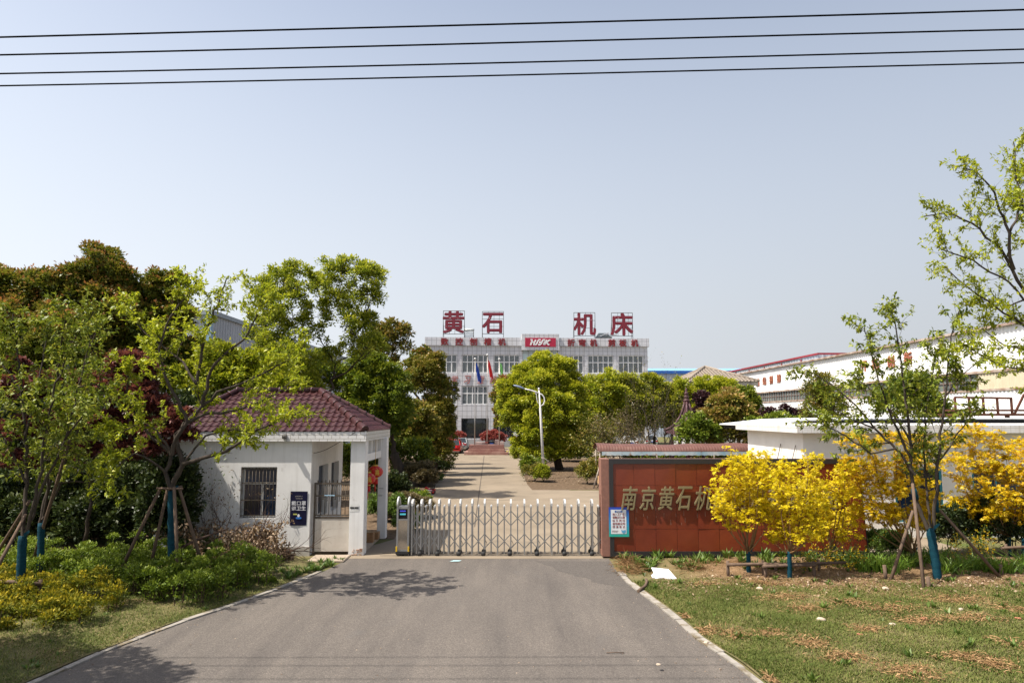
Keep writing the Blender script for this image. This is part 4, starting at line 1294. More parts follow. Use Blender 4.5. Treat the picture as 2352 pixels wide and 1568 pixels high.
# parapet band standing proud, with red lettering
pl1, pr0 = O(968, 400).x, O(1318, 400).x
MB().box(ox0 - .18, pl1, Yo - .28, Yo + .35, zpar_b, zpar_t).box(pr0, ox1 + .18, Yo - .28, Yo + .35, zpar_b, zpar_t).box(ox0 - .18, ox0 + .2, Yo + .35, Yo + 12.2, zpar_b + .02, zpar_t - .003).box(ox1 - .2, ox1 + .18, Yo + .35, Yo + 12.2, zpar_b + .02, zpar_t - .003).build('parapet', M_panel_tile, off)
MB().box(O(976, 400).x, O(1310, 400).x, Yo - .75, Yo + 1.2, ztw_b, ztw_t).build('sign_tower', M_panel_tile, off)
def flat_letters(name, text, xs, y0, y1, Yp, w, m, dz=.12, offset=.03, parent=off, shear=0):
    mb = MB()
    for ch, x in zip(text, xs):
        a, b = PW(*z5(x, y1), Yp), PW(*z5(x, y0), Yp)
        text_into(mb, ch, (a.x, Yp, (a.z + b.z) / 2), (1, 0, 0), (0, 0, 1), (0, -1, 0), w * Yp / 1568 / 2.24 / 1.7415, b.z - a.z, dz, offset, shear)
    return mb.build(name, m, parent)
flat_letters('parapet_lettering', '数控刨槽机', (290, 418, 546, 673, 800), 343, 408, Yo - .30, 68, M_red_letter)
flat_letters('parapet_lettering', '折弯机剪板机', (1422, 1522, 1626, 1792, 1892, 2000), 347, 412, Yo - .30, 68, M_red_letter)
flat_letters('slogan_lettering', '学习型组织', (378, 493, 612, 722, 835), 680, 748, Yo - .02, 62, M_faded_letter, .08, .0, off, .25)
flat_letters('slogan_lettering', '人', (1985,), 690, 745, Yo - .02, 60, M_faded_letter, .08, .0, off, .25)
# red logo plate with white emblem letters
Yl = Yo - .78
pa_, pb_ = PW(*z5(1006, 418), Yl), PW(*z5(1281, 338), Yl)
plate = MB().box(pa_.x, pb_.x, Yl - .05, Yl + .04, pa_.z, pb_.z).build('logo_plate', mat('logo_red', (0.36, 0.012, 0.045), (0.32, 0.01, 0.04), scale=.6, rough=.45, c3=(0.5, 0.28, 0.32), c3_scale=1.6, c3_lo=.66, c3_hi=.72), off)
def L5(x, y): return PW(*zq(1700, 1200, 4.356)(x, y), Yl - .06)
def stroke(mb, pts, w):
    pts = [L5(*p) for p in pts]; l = []; r = []
    for i, p in enumerate(pts):
        d = (pts[min(i + 1, len(pts) - 1)] - pts[max(0, i - 1)]).normalized(); n = Vector((-d.z, 0, d.x)) * w / 2
        l.append(p + n); r.append(p - n)
    k = len(pts); V = l + r
    mb.add([(v.x, v.y - .03, v.z) for v in V] + [(v.x, v.y + .03, v.z) for v in V], [(i, i + 1, k + i + 1, k + i) for i in range(k - 1)] + [(i, i + 1, 2 * k + i + 1, 2 * k + i) for i in range(k - 1)] + [(k + i, k + i + 1, 3 * k + i + 1, 3 * k + i) for i in range(k - 1)])
mb = MB()
stroke(mb, [(1832, 690), (1862, 690), (1848, 735), (1836, 778), (1824, 778)], .20)
stroke(mb, [(1846, 735), (1895, 730)], .16)
stroke(mb, [(1925, 690), (1902, 730), (1888, 778), (1914, 778)], .20)
stroke(mb, [(2010, 690), (1975, 692), (1958, 715), (1945, 750), (1925, 774), (1900, 776)], .20)
stroke(mb, [(2090, 690), (2052, 692), (2036, 715), (2022, 752), (2000, 774), (1962, 776)], .20)
stroke(mb, [(2080, 715), (2062, 778)], .18); stroke(mb, [(2118, 690), (2095, 735), (2076, 778)], .20)
stroke(mb, [(2180, 692), (2150, 700), (2118, 735)], .17); stroke(mb, [(2112, 732), (2130, 765), (2160, 778)], .19)
cc = L5(2000, 738); mb.lathe((cc.x, cc.y, cc.z), [(.001, -.03), (.13, -.03), (.13, .03), (.001, .03)], 12, 'y')
mb.build('logo_lettering', mat('logo_white', (0.74, 0.74, 0.74), rough=.5), off, fix=False)
# pale glazing under the tower
mb = MB().box(tw0, tw1, Yo + .12, Yo + .16, 3.9, ztw_b); mb.build('curtain_wall', M_mint, off)
mb = MB()
for k in range(7): x = tw0 + (tw1 - tw0) * k / 6; mb.box(x - .05, x + .05, Yo + .06, Yo + .12, 3.9, ztw_b)
for z in np.arange(4.2, ztw_b, 1.35): mb.box(tw0, tw1, Yo + .07, Yo + .119, z - .04, z + .04)
mb.build('mullion_grid', mat('grey_mullion', (0.35, 0.36, 0.37), rough=.4, metal=.4), off)
MB().box(tw0 + .1, tw1 - .1, Yo + .5, Yo + .55, .6, 3.9).build('entrance', M_shop_glass, off)
# windows: frame with five lights, transom, panes, curtains
def curtain_into(mb, x0, x1, y, z0, z1, tie=False):
    n = max(4, int((x1 - x0) / .07)); V = []; F = []
    rows = 7 if tie else 2
    for j in range(rows):
        v = j / (rows - 1)
        for i in range(n + 1):
            u = i / n
            xx = x0 + (x1 - x0) * u
            if tie:
                s = .28 + .72 * abs((v - .25)) / .75 if v > .25 else .28 + .25 * (.25 - v)
                c = x0 if tie == 1 else x1
                mid = (x0 + x1) / 2 + (c - (x0 + x1) / 2) * -.4 * (1 - v)
                xx = mid + (xx - (x0 + x1) / 2) * s
            V.append((xx, y + .05 * math.sin(i * 2.1), z0 + (z1 - z0) * v))
    for j in range(rows - 1):
        for i in range(n): F.append((j * (n + 1) + i, j * (n + 1) + i + 1, (j + 1) * (n + 1) + i + 1, (j + 1) * (n + 1) + i))
    mb.add(V, F, True)
rc = random.Random(12)
cur3 = {0: [(.8, 1)], 1: [(.0, .2)], 2: [(.0, .18), (.62, .85)], 3: [(.35, .55), ], 4: [(.82, 1)], 5: [(.0, .3), (.85, 1)]}
for bi, (a, b) in enumerate(bays):
    for fi, r in enumerate((r3, r2, r1)):
        x0, x1 = O(a, 700).x + .03, O(b, 700).x - .03
        z0, z1 = r[0] + .02, r[1] - .02
        y0, y1 = Yo + .10, Yo + .18
        if fi < 2:
            fr = MB(); w = .09
            fr.box(x0, x1, y0, y1, z0, z0 + w).box(x0, x1, y0, y1, z1 - w, z1).box(x0, x0 + w, y0, y1, z0 + w, z1 - w).box(x1 - w, x1, y0, y1, z0 + w, z1 - w)
            zt_ = z0 + (z1 - z0) * .60
            fr.box(x0 + w, x1 - w, y0 + .001, y1, zt_ - .06, zt_ + .06)
            for k in range(1, 5):
                xx = x0 + (x1 - x0) * k / 5; ww = .05 if k not in (2, 4) else .075
                fr.box(xx - ww, xx + ww, y0 + .002, y1 - .001, z0 + w, zt_ - .06); fr.box(xx - .05, xx + .05, y0 + .002, y1 - .001, zt_ + .06, z1 - w)
            wo = fr.build('window', M_white_frame, off)
            MB().box(x0 + w, x1 - w, y0 + .04, y0 + .05, z0 + w, z1 - w).build('pane', M_glass, wo)
            mb = MB()
            for (u, v) in (cur3[bi] if fi == 0 else [(0, .16), (.9, 1)]):
                curtain_into(mb, x0 + (x1 - x0) * u, x0 + (x1 - x0) * v, Yo + .45, z0, z1)
            mb.build('curtain', M_curtain, wo, fix=False)
        else:
            fr = MB().box(x0, x1, y0, y1, z0, z0 + .06).box(x0, x1, y0, y1, z1 - .1, z1).box(x0, x0 + .07, y0, y1, z0 + .06, z1 - .1).box(x1 - .07, x1, y0, y1, z0 + .06, z1 - .1).box((x0 + x1) / 2 - .02, (x0 + x1) / 2 + .02, y0 + .01, y1, z0 + .06, z1 - .1)
            wo = fr.build('shop_window', mat('dark_frame', (0.10, 0.10, 0.10), rough=.4), off)
            MB().box(x0 + .07, x1 - .07, y0 + .04, y0 + .05, z0 + .06, z1 - .1).build('pane', M_shop_glass, wo)
            mb = MB()
            if bi == 2: curtain_into(mb, x0, x0 + (x1 - x0) * .42, Yo + .45, z0, z1)
            else:
                curtain_into(mb, x0 + .05, x0 + (x1 - x0) * .38, Yo + .45, z0 + .9, z1, 1); curtain_into(mb, x1 - (x1 - x0) * .3, x1 - .05, Yo + .45, z0 + .9, z1, 2)
            mb.build('curtain', M_curtain, wo, fix=False)
# red framed opening visible through a second floor window, plinth line
MB().box(ox0 - .04, ox1 + .04, Yo - .06, Yo - .001, 0, r1[0] - .12).build('plinth', mat('plinth_tile', (0.36, 0.36, 0.37), (0.3, 0.3, 0.31), scale=.8, rough=.5), off)
off.rotation_euler.z = R(3.2)

# roof letters on steel frames
M_roofred = mat('flaking_red', (0.165, 0.012, 0.026), (0.145, 0.010, 0.022), scale=1.0, rough=.55, c3=(0.42, 0.25, 0.28), c3_scale=1.5, c3_lo=.62, c3_hi=.70)
M_thin_steel = mat('thin_steel', (0.10, 0.09, 0.085), rough=.6, metal=.4)
Yr_ = Yo + 1.2
for ch, bx, fx, lab in (('黄', (270, 97, 468, 300), (275, 98, 467, 332), 'flaking red roof character with two legs on a steel frame, leftmost of the four'),
                        ('石', (622, 114, 817, 298), (625, 104, 816, 334), 'flaking red roof character with an open square, second of the four from the left'),
                        ('机', (1440, 116, 1642, 316), (1447, 114, 1633, 338), 'flaking red roof character with a hooked foot, third of the four from the left'),
                        ('床', (1775, 116, 1975, 318), (1784, 116, 1968, 342), 'flaking red roof character under a sloping top stroke, rightmost of the four')):
    a, b = PW(*z5(bx[0], bx[3]), Yr_), PW(*z5(bx[2], bx[1]), Yr_)
    t = thing('roof_character', ((a.x + b.x) / 2, Yr_, zpar_b), lab, 'sign character', 'roof sign characters')
    wall_text('character', ch, (a.x + b.x) / 2, (a.z + b.z) / 2, Yr_, b.x - a.x, b.z - a.z, .22, M_roofred, t, .028)
    c, d = PW(*z5(fx[0], fx[3]), Yr_ + .3), PW(*z5(fx[2], fx[1]), Yr_ + .3)
    mb = MB(); y = Yr_ + .15; w = .065
    zz0 = PW(*z5(fx[0], bx[3] + 4), y).z
    mb.bar((c.x, y, zpar_b), (c.x, y, d.z), w).bar((d.x, y, zpar_b), (d.x, y, d.z), w).bar((c.x, y, d.z), (d.x, y, d.z), w).bar((c.x, y, zz0), (d.x, y, zz0), w)
    for f in (.33, .66): mb.bar((c.x, y, zz0 + (d.z - zz0) * f), (d.x, y, zz0 + (d.z - zz0) * f), .05)
    for f in (.3, .55, .8): mb.bar((c.x + (d.x - c.x) * f, y, zz0), (c.x + (d.x - c.x) * f, y, d.z), .04)
    for x in (c.x, d.x): mb.bar((x, y + 1.8, zpar_b), (x, y, zz0 + (d.z - zz0) * .66), .05)
    mb.build('steel_frame', M_thin_steel, t)
# solar water heaters on the roof
Yw_ = Yo + 2.2
M_tank = mat('tank_white', (0.60, 0.62, 0.60), (0.5, 0.52, 0.5), rough=.35, metal=.3)
a, b = PW(*z5(460, 280), Yw_), PW(*z5(555, 255), Yw_)
t = thing('water_heater', ((a.x + b.x) / 2, Yw_, zpar_b), 'small solar water heater with a horizontal tank beside the leftmost roof character', 'water heater')
MB().lathe((a.x, Yw_, (a.z + b.z) / 2), [(.05, 0), ((b.z - a.z) / 2, .08), ((b.z - a.z) / 2, b.x - a.x - .08), (.05, b.x - a.x)], 14, 'x').build('tank', M_tank, t)
mb = MB()
for x in (a.x + .1, b.x - .1): mb.bar((x, Yw_, zpar_b), (x, Yw_, a.z + .1), .07).bar((x, Yw_ - 1.0, zpar_b), (x, Yw_ - .1, a.z + .1), .06)
mb.bar((a.x, Yw_ - .4, zpar_b + 1.0), (b.x, Yw_ - .4, zpar_b + 1.0), .05)
mb.build('stand', M_thin_steel, t)
mb = MB()
for k in range(12):
    x = a.x + .15 + (b.x - a.x - .3) * k / 11; mb.tube([(x, Yw_ - .95, zpar_b + .1), (x, Yw_ - .12, a.z + .12)], .028, 5)
mb.build('tube_bank', mat('tube_glass', (0.25, 0.27, 0.28), rough=.2), t)
a, b = PW(*z5(1635, 338), Yw_), PW(*z5(1780, 292), Yw_)
t = thing('solar_panel', ((a.x + b.x) / 2, Yw_, zpar_b), 'dark solar collector lying under a white frame beside the third roof character', 'solar panel')
MB().add([(a.x, Yw_ - .5, a.z), (b.x, Yw_ - .5, a.z), (b.x - .5, Yw_ + .8, a.z + .75), (a.x + .6, Yw_ + .8, a.z + .75), (a.x, Yw_ - .4, a.z - .12), (b.x, Yw_ - .4, a.z - .12), (b.x - .5, Yw_ + .9, a.z + .63), (a.x + .6, Yw_ + .9, a.z + .63)],
         [(0, 1, 2, 3), (7, 6, 5, 4), (0, 4, 5, 1), (1, 5, 6, 2), (2, 6, 7, 3), (3, 7, 4, 0)]).build('collector', mat('collector_dark', (0.05, 0.06, 0.06), rough=.2), t)
mb = MB().bar((a.x, Yw_ - .3, a.z - .1), (a.x + 1.9, Yw_ + .2, b.z + .05), .11).bar((a.x + 1.2, Yw_ - .3, a.z + .5), (a.x + 3.0, Yw_ + .2, b.z - .3), .11).bar((a.x + 1.9, Yw_ + .2, b.z + .05), (b.x - .9, Yw_ + .2, b.z - .5), .07)
mb.bar((a.x + .4, Yw_ + .5, zpar_b), (a.x + .4, Yw_ + .5, a.z + .7), .07).bar((b.x - .6, Yw_ + .5, zpar_b), (b.x - .6, Yw_ + .5, a.z + .6), .07)
mb.build('frame', M_canopy_white, t)

# ================================================================== FACTORIES
def ribbed(mb, p0, p1, z0, z1, pitch=.35, depth=.04, flip=1):
    """vertical ribs along p0->p1"""
    p0, p1 = Vector(p0), Vector(p1); d = (p1 - p0); L = d.length; d.normalize(); n = Vector((d.y, -d.x, 0)) * flip
    prof = [(0, 0), (.55, 0), (.65, 1), (.9, 1), (1.0, 0)]
    V = []; s = 0.0
    pts = []
    while s < L - 1e-6:
        for u, h in prof[:-1]:
            q = min(s + u * pitch, L); pts.append(p0 + d * q + n * h * depth)
        s += pitch
    pts.append(p1)
    for p in pts: V += [(p.x, p.y, z0), (p.x, p.y, z1)]
    mb.add(V, [(2 * i, 2 * i + 2, 2 * i + 3, 2 * i + 1) for i in range(len(pts) - 1)])
    return mb
M_white_sheet = mat('white_sheet', (0.80, 0.80, 0.80), (0.76, 0.76, 0.755), scale=.5, rough=.5, c3=(0.50, 0.43, 0.35), c3_scale=.5, c3_lo=.68, c3_hi=.85, stretch_s=(1, 1, .15))
M_grey_sheet = mat('grey_sheet', (0.36, 0.38, 0.42), (0.31, 0.33, 0.37), scale=.5, rough=.5, stretch_s=(1, 1, .1))
M_bluegrey_sheet = mat('bluegrey_sheet', (0.34, 0.38, 0.46), (0.31, 0.35, 0.43), scale=.4, rough=.5)
M_blue_band = mat('blue_band', (0.02, 0.10, 0.36), rough=.4)
M_blue_roof = mat('blue_roof', (0.20, 0.42, 0.66), (0.17, 0.38, 0.62), scale=.4, rough=.4)
M_edge = mat('rusty_edge', (0.42, 0.36, 0.31), (0.22, 0.13, 0.09), scale=1.2, rough=.7)
Xf = 32.0; fy0, fy1 = 36.0, 96.0; fze = 9.9
wz0, wz1 = 5.75, 6.95
fac = thing('white_factory', (Xf, fy0, 0), 'long white corrugated factory hall with rusty red characters at the right', 'factory')
mb = MB(); ribbed(mb, (Xf, fy1, 0), (Xf, fy0, 0), 0, wz0, .36, .05, 1); ribbed(mb, (Xf, fy1, 0), (Xf, fy0, 0), wz1, fze, .36, .05, 1)
mb.build('wall', M_white_sheet, fac, fix=False)
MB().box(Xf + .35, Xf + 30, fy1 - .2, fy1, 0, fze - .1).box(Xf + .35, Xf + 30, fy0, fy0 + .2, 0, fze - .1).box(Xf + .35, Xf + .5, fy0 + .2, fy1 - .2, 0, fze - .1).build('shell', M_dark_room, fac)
V = [(Xf - .25, fy0 - .3, fze), (Xf - .25, fy1 + .3, fze), (Xf + 15, fy1 + .3, fze + 1.6), (Xf + 15, fy0 - .3, fze + 1.6), (Xf + 30, fy1 + .3, fze), (Xf + 30, fy0 - .3, fze)]
MB().add(V, [(0, 3, 2, 1), (3, 5, 4, 2)]).build('roof', M_grey_sheet, fac, fix=False)
MB().box(Xf - .3, Xf - .05, fy0 - .3, fy1 + .3, fze - .12, fze + .04).box(Xf - .09, Xf + .05, fy0, fy1, wz1 - .07, wz1 + .1).box(Xf - .09, Xf + .05, fy0, fy1, wz0 - .1, wz0 + .05).build('flashing', M_edge, fac)
M_dirty_glass = mat('dirty_glass', (0.11, 0.135, 0.13), (0.18, 0.20, 0.19), scale=.8, rough=.25, c3=(0.06, 0.07, 0.07), c3_scale=.5, c3_lo=.5, c3_hi=.6)
MB().box(Xf + .10, Xf + .14, 47, fy1, wz0, wz1).build('strip_glazing', M_dirty_glass, fac)
mb = MB()
for k, y in enumerate(np.arange(47, fy1, .75)):
    w = .05 if k % 3 else .09
    mb.box(Xf + .02, Xf + .09, y - w / 2, y + w / 2, wz0, wz1)
mb.box(Xf + .03, Xf + .085, 47, fy1, (wz0 + wz1) / 2 - .03, (wz0 + wz1) / 2 + .03)
mb.build('glazing_bars', mat('rust_bar', (0.19, 0.14, 0.12), rough=.8), fac)
mb = MB(); ribbed(mb, (Xf + .02, 46.9, 0), (Xf + .02, fy0, 0), wz0, wz1, .3, .04)
mb.build('fibre_panels', mat('beige_fibre', (0.55, 0.49, 0.36), (0.48, 0.42, 0.30), scale=.8, rough=.6), fac, fix=False)
M_rust_letter = mat('rust_letter', (0.36, 0.12, 0.06), (0.28, 0.10, 0.06), scale=2, rough=.8)
for text, px, py, h in (('团', 1742, 878, .95), ('结', 1757, 874.5, 1.0), ('拼', 1773, 872, 1.0), ('搏', 1790.5, 869, 1.05), ('开', 1986, 841, 1.0), ('拓', 2013, 836, 1.05), ('创', 2048, 830, 1.05), ('新', 2088, 823, 1.05)):
    d = ray(px, py); tt_ = Xf / d.x; y, z = d.y * tt_, CAM_H + d.z * tt_
    mb = text_into(MB(), text, (Xf - .06, y, z), (0, -1, 0), (0, 0, 1), (-1, 0, 0), 1.15, h, .08, .025)
    mb.build('wall_character', M_rust_letter, fac)
# taller hall behind with a red eave
rd = thing('red_trimmed_hall', (40.5, 90, 0), 'grey factory hall with a red roof edge rising behind the white factory', 'factory')
mb = MB(); ribbed(mb, (40.5, 150, 0), (40.5, 90, 0), 0, 12.2, .9, .06); ribbed(mb, (40.5, 90, 0), (70, 90, 0), 0, 12.2, .9, .06)
mb.build('wall', M_grey_sheet, rd, fix=False)
MB().box(40.3, 40.45, 89.7, 150, 12.05, 12.28).box(40.3, 70, 89.6, 89.75, 12.05, 12.28).build('red_trim', mat('red_trim', (0.26, 0.02, 0.03), rough=.6), rd)
mb = MB()
for y in range(95, 150, 7): mb.box(40.3, 40.42, y, y + .12, 9, 11.85)
mb.build('red_framing', mat('red_trim', (0.36, 0.03, 0.035)), rd)
# blue roofed hall behind the office
Yb = 132.0
b0, b1 = PW(1440, 860, Yb), PW(1830, 860, Yb)
bl = thing('blue_roofed_hall', (b0.x, Yb, 0), 'blue grey factory hall with a bright blue roof behind the office', 'factory')
zb0 = PW(1600, 857, Yb).z; zb1 = PW(1600, 851, Yb).z; zrr = PW(1600, 848, Yb + 6).z
mb = ribbed(MB(), (b0.x, Yb, 0), (b1.x, Yb, 0), 0, zb0, .8, .05); mb.build('wall', M_bluegrey_sheet, bl, fix=False)
MB().box(b0.x, b1.x, Yb - .3, Yb - .06, zb0 - .1, zb1).build('blue_gutter', M_blue_band, bl)
MB().add([(b0.x, Yb - .25, zb1), (b1.x, Yb - .25, zb1), (b1.x, Yb + 12, zrr + .6), (b0.x, Yb + 12, zrr + .6)], [(0, 1, 2, 3)]).build('roof', M_blue_roof, bl, fix=False)
# grey hall on the left behind the trees
Xg = -24.0; yg0 = 24 * 1568 / (1176 - 478) * 1.0
zg = PW(478, 713, yg0).z
gl = thing('grey_hall', (Xg, yg0, 0), 'grey corrugated factory hall with light blue corner trim behind the left trees', 'factory')
mb = ribbed(MB(), (Xg, yg0, 0), (Xg, yg0 + 60, 0), 0, zg - .2, .5, .05, 1); ribbed(mb, (Xg - 30, yg0, 0), (Xg, yg0, 0), 0, zg - .2, .5, .05, 1)
mb.build('wall', M_grey_sheet, gl, fix=False)
MB().box(Xg - .5, Xg + .08, yg0 - .12, yg0 + .3, 0, zg - .35).build('corner_trim', mat('pale_blue_trim', (0.22, 0.35, 0.48), rough=.5), gl)
MB().box(Xg - 30, Xg + .22, yg0 - .25, yg0 + 60, zg - .35, zg).build('roof_edge', mat('grey_trim', (0.25, 0.29, 0.33), rough=.5), gl)
# old grey house with hipped tile roof
Yq = 74.0
M_old_tile = mat('old_tile', (0.20, 0.165, 0.13), (0.28, 0.235, 0.19), scale=9, rough=.9, bump=.3)
q0 = PW(1578, 876, Yq); q1 = PW(1741, 876, Yq); qtop = PW(1631, 843, Yq + 5)
old = thing('old_house', (q0.x, Yq, 0), 'old grey house with weathered grey brown hip tile roof beside the white factory', 'house')
q2 = PW(1519, 874, Yq + 9); zq_ = q0.z
MB().wall(q0.x + .4, q1.x - .3, 0, zq_ - .4, Yq + .4, Yq + .64, [(PW(1711, 900, Yq).x, PW(1736, 900, Yq).x, zq_ - 2.1, zq_ - .85), (q0.x + 2.2, q0.x + 3.6, zq_ - 2.1, zq_ - .85)], 'x').box(q0.x + .4, q0.x + .64, Yq + .64, Yq + 10, 0, zq_ - .4).box(q1.x - .54, q1.x - .3, Yq + .64, Yq + 10, 0, zq_ - .4).build('wall', mat('old_plaster', (0.42, 0.42, 0.42), (0.34, 0.335, 0.33), scale=.7, rough=.9, c3=(0.22, 0.20, 0.18), c3_scale=.7, c3_lo=.6, c3_hi=.75), old)
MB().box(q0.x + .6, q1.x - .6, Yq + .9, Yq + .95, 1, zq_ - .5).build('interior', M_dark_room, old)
for xa_ in (PW(1711, 900, Yq).x, q0.x + 2.2):
    xb2 = xa_ + (PW(1736, 900, Yq).x - PW(1711, 900, Yq).x if xa_ > q0.x + 3 else 1.4)
    MB().box(xa_, xa_ + .08, Yq + .46, Yq + .54, zq_ - 2.1, zq_ - .85).box(xb2 - .08, xb2, Yq + .46, Yq + .54, zq_ - 2.1, zq_ - .85).box(xa_ + .08, xb2 - .08, Yq + .46, Yq + .54, zq_ - .93, zq_ - .85).box(xa_ + .08, xb2 - .08, Yq + .46, Yq + .54, zq_ - 2.1, zq_ - 2.0).box((xa_ + xb2) / 2 - .03, (xa_ + xb2) / 2 + .03, Yq + .47, Yq + .53, zq_ - 2.0, zq_ - .93).build('window', mat('brown_frame', (0.20, 0.13, 0.10), rough=.7), old)
MB().box(q0.x, q1.x, Yq, Yq + 10.4, zq_ - .42, zq_).build('eaves_band', mat('stained_concrete', (0.40, 0.38, 0.34), (0.20, 0.185, 0.17), scale=1.2, rough=.9, stretch_s=(1, 1, .4)), old)
mb = MB(); cen = Vector(((q0.x + q1.x) / 2 - .4, Yq + 5.2, qtop.z)); 
E4 = [(q0.x - .1, Yq - .1, zq_ + .02), (q1.x + .1, Yq - .1, zq_ + .02), (q1.x + .1, Yq + 10.5, zq_ + .02), (q0.x - .1, Yq + 10.5, zq_ + .02)]
for i in range(4): tile_slope(mb, E4[i], E4[(i + 1) % 4], cen, cen, .38, 12, .05, .06)
rf = mb.build('roof', M_old_tile, old, fix=False)
MB().add(E4 + [tuple(cen)], [(0, 1, 4), (1, 2, 4), (2, 3, 4), (3, 0, 4)]).build('roof_deck', M_old_tile, old, fix=False)
mb = MB()
for c in E4: mb.tube([Vector(c) + Vector((0, 0, .06)), cen + Vector((0, 0, .1))], .13, 8)
mb.build('hip_tile', M_old_tile, rf)
# pavilion with a steep plum roof and a bead finial
Yv = 56.0
vt = PW(1576, 893, Yv)
M_plum = mat('pavilion_plum', (0.050, 0.016, 0.022), (0.075, 0.03, 0.034), scale=3, rough=.55)
pv = thing('garden_pavilion', (vt.x, Yv, 0), 'garden pavilion with steep plum coloured roof and beaded finial among the trees', 'pavilion')
zap = PW(1576, 925, Yv).z; zev = PW(1576, 1000, Yv).z
n = 6; V = []; F = []; prof = [(.16, 0), (.32, .22), (.56, .45), (.92, .68), (1.4, .88), (1.95, 1.0)]
sub = 6
for r, t in prof:
    for k in range(n * sub):
        a = 2 * math.pi * k / (n * sub) + .3; kk = (k % sub) / sub
        rad = r * (math.cos(math.pi / n) / math.cos((kk - .5) * 2 * math.pi / n)) * 1.08
        z = zap + (zev - zap) * t + (.35 * t ** 3 * abs(kk - .5) * 2) + .05 * math.cos(k * math.pi)
        V.append((vt.x + rad * math.cos(a), Yv + rad * math.sin(a), z))
N = n * sub
for i in range(len(prof) - 1):
    for k in range(N): F.append((i * N + k, i * N + (k + 1) % N, (i + 1) * N + (k + 1) % N, (i + 1) * N + k))
MB().add(V, F, False).build('roof', M_plum, pv, fix=False)
zf = zap
MB().lathe((vt.x, Yv, zap), [(.25, -.1), (.2, .08), (.28, .16), (.28, .26), (.12, .34), (.22, .44), (.22, .56), (.1, .64), (.17, .72), (.17, .82), (.07, .9), (.10, 1.0), (.02, 1.25)], 12).build('finial', M_plum, pv)
for k in range(n):
    a = 2 * math.pi * k / n + .3; MB().tube([(vt.x + 1.4 * math.cos(a), Yv + 1.4 * math.sin(a), 0), (vt.x + 1.4 * math.cos(a), Yv + 1.4 * math.sin(a), zev + .5)], .12, 8).build('column', M_plum, pv)
for k in range(n):
    a = 2 * math.pi * k / n + .3
    MB().tube([(vt.x + r * 1.09 * math.cos(a), Yv + r * 1.09 * math.sin(a), zap + (zev - zap) * t + .35 * t ** 3 + .08) for r, t in prof], .09, 6).build('roof_rib', M_plum, pv)

# ================================================================== FLAGPOLES, PLATFORM, CARS, LAMP
M_granite_plat = mat('platform_granite', (0.24, 0.125, 0.105), (0.20, 0.10, 0.085), scale=6, rough=.5)
pq = zq(1750, 1500, 4.48)
Yp0 = PG(*pq(870, 1430)).y
def Pp(x, y, Y): return PW(*pq(x, y), Y)
plat = thing('flag_platform', (PG(1116, 1043).x, Yp0, 0), 'stepped brown granite platform carrying the three flagpoles', 'platform')
a, b = Pp(475, 1430, Yp0), Pp(1268, 1430, Yp0)
zs1 = .30; zs2 = .58; zs3 = Pp(870, 1250, Yp0 + .7).z
MB().cbox(a.x, b.x, Yp0, Yp0 + 3.6, 0, zs1, .02).cbox(a.x + .38, b.x - .38, Yp0 + .4, Yp0 + 3.2, zs1, zs2, .02).build('step', mat('step_granite', (0.20, 0.085, 0.07), (0.33, 0.20, 0.16), scale=1.2, rough=.5), plat)
c, d = Pp(565, 1300, Yp0 + .75), Pp(1195, 1300, Yp0 + .75)
MB().cbox(c.x, d.x, Yp0 + .75, Yp0 + 2.7, zs2, zs3, .02).build('block', M_granite_plat, plat)
mb = MB(); ca = Pp(655, 1290, Yp0 + .74)
for k in range(24):
    t0_, t1_ = 2 * math.pi * k / 24, 2 * math.pi * (k + 1) / 24
    mb.bar((ca.x + .32 * math.cos(t0_), Yp0 + .745, ca.z + .22 * math.sin(t0_)), (ca.x + .32 * math.cos(t1_), Yp0 + .745, ca.z + .22 * math.sin(t1_)), .02)
mb.build('engraved_ring', mat('engraving', (0.36, 0.22, 0.19), rough=.6), plat)
MB().cbox(Pp(680, 1, Yp0).x, Pp(850, 1, Yp0).x, Yp0 + 1.4, Yp0 + 2.2, zs3, zs3 + .28, .02).cbox(Pp(1022, 1, Yp0).x, Pp(1100, 1, Yp0).x, Yp0 + 1.4, Yp0 + 2.2, zs3, zs3 + .5, .02).cbox(Pp(1105, 1, Yp0).x, Pp(1195, 1, Yp0).x, Yp0 + 1.4, Yp0 + 2.2, zs3, zs3 + .3, .02).build('stone_curb', mat('pale_granite', (0.42, 0.33, 0.30), rough=.6), plat)
M_pole = mat('pole_steel', (0.34, 0.32, 0.30), (0.28, 0.26, 0.24), scale=2, rough=.35, metal=.7)
Yfl = Yp0 + 1.1
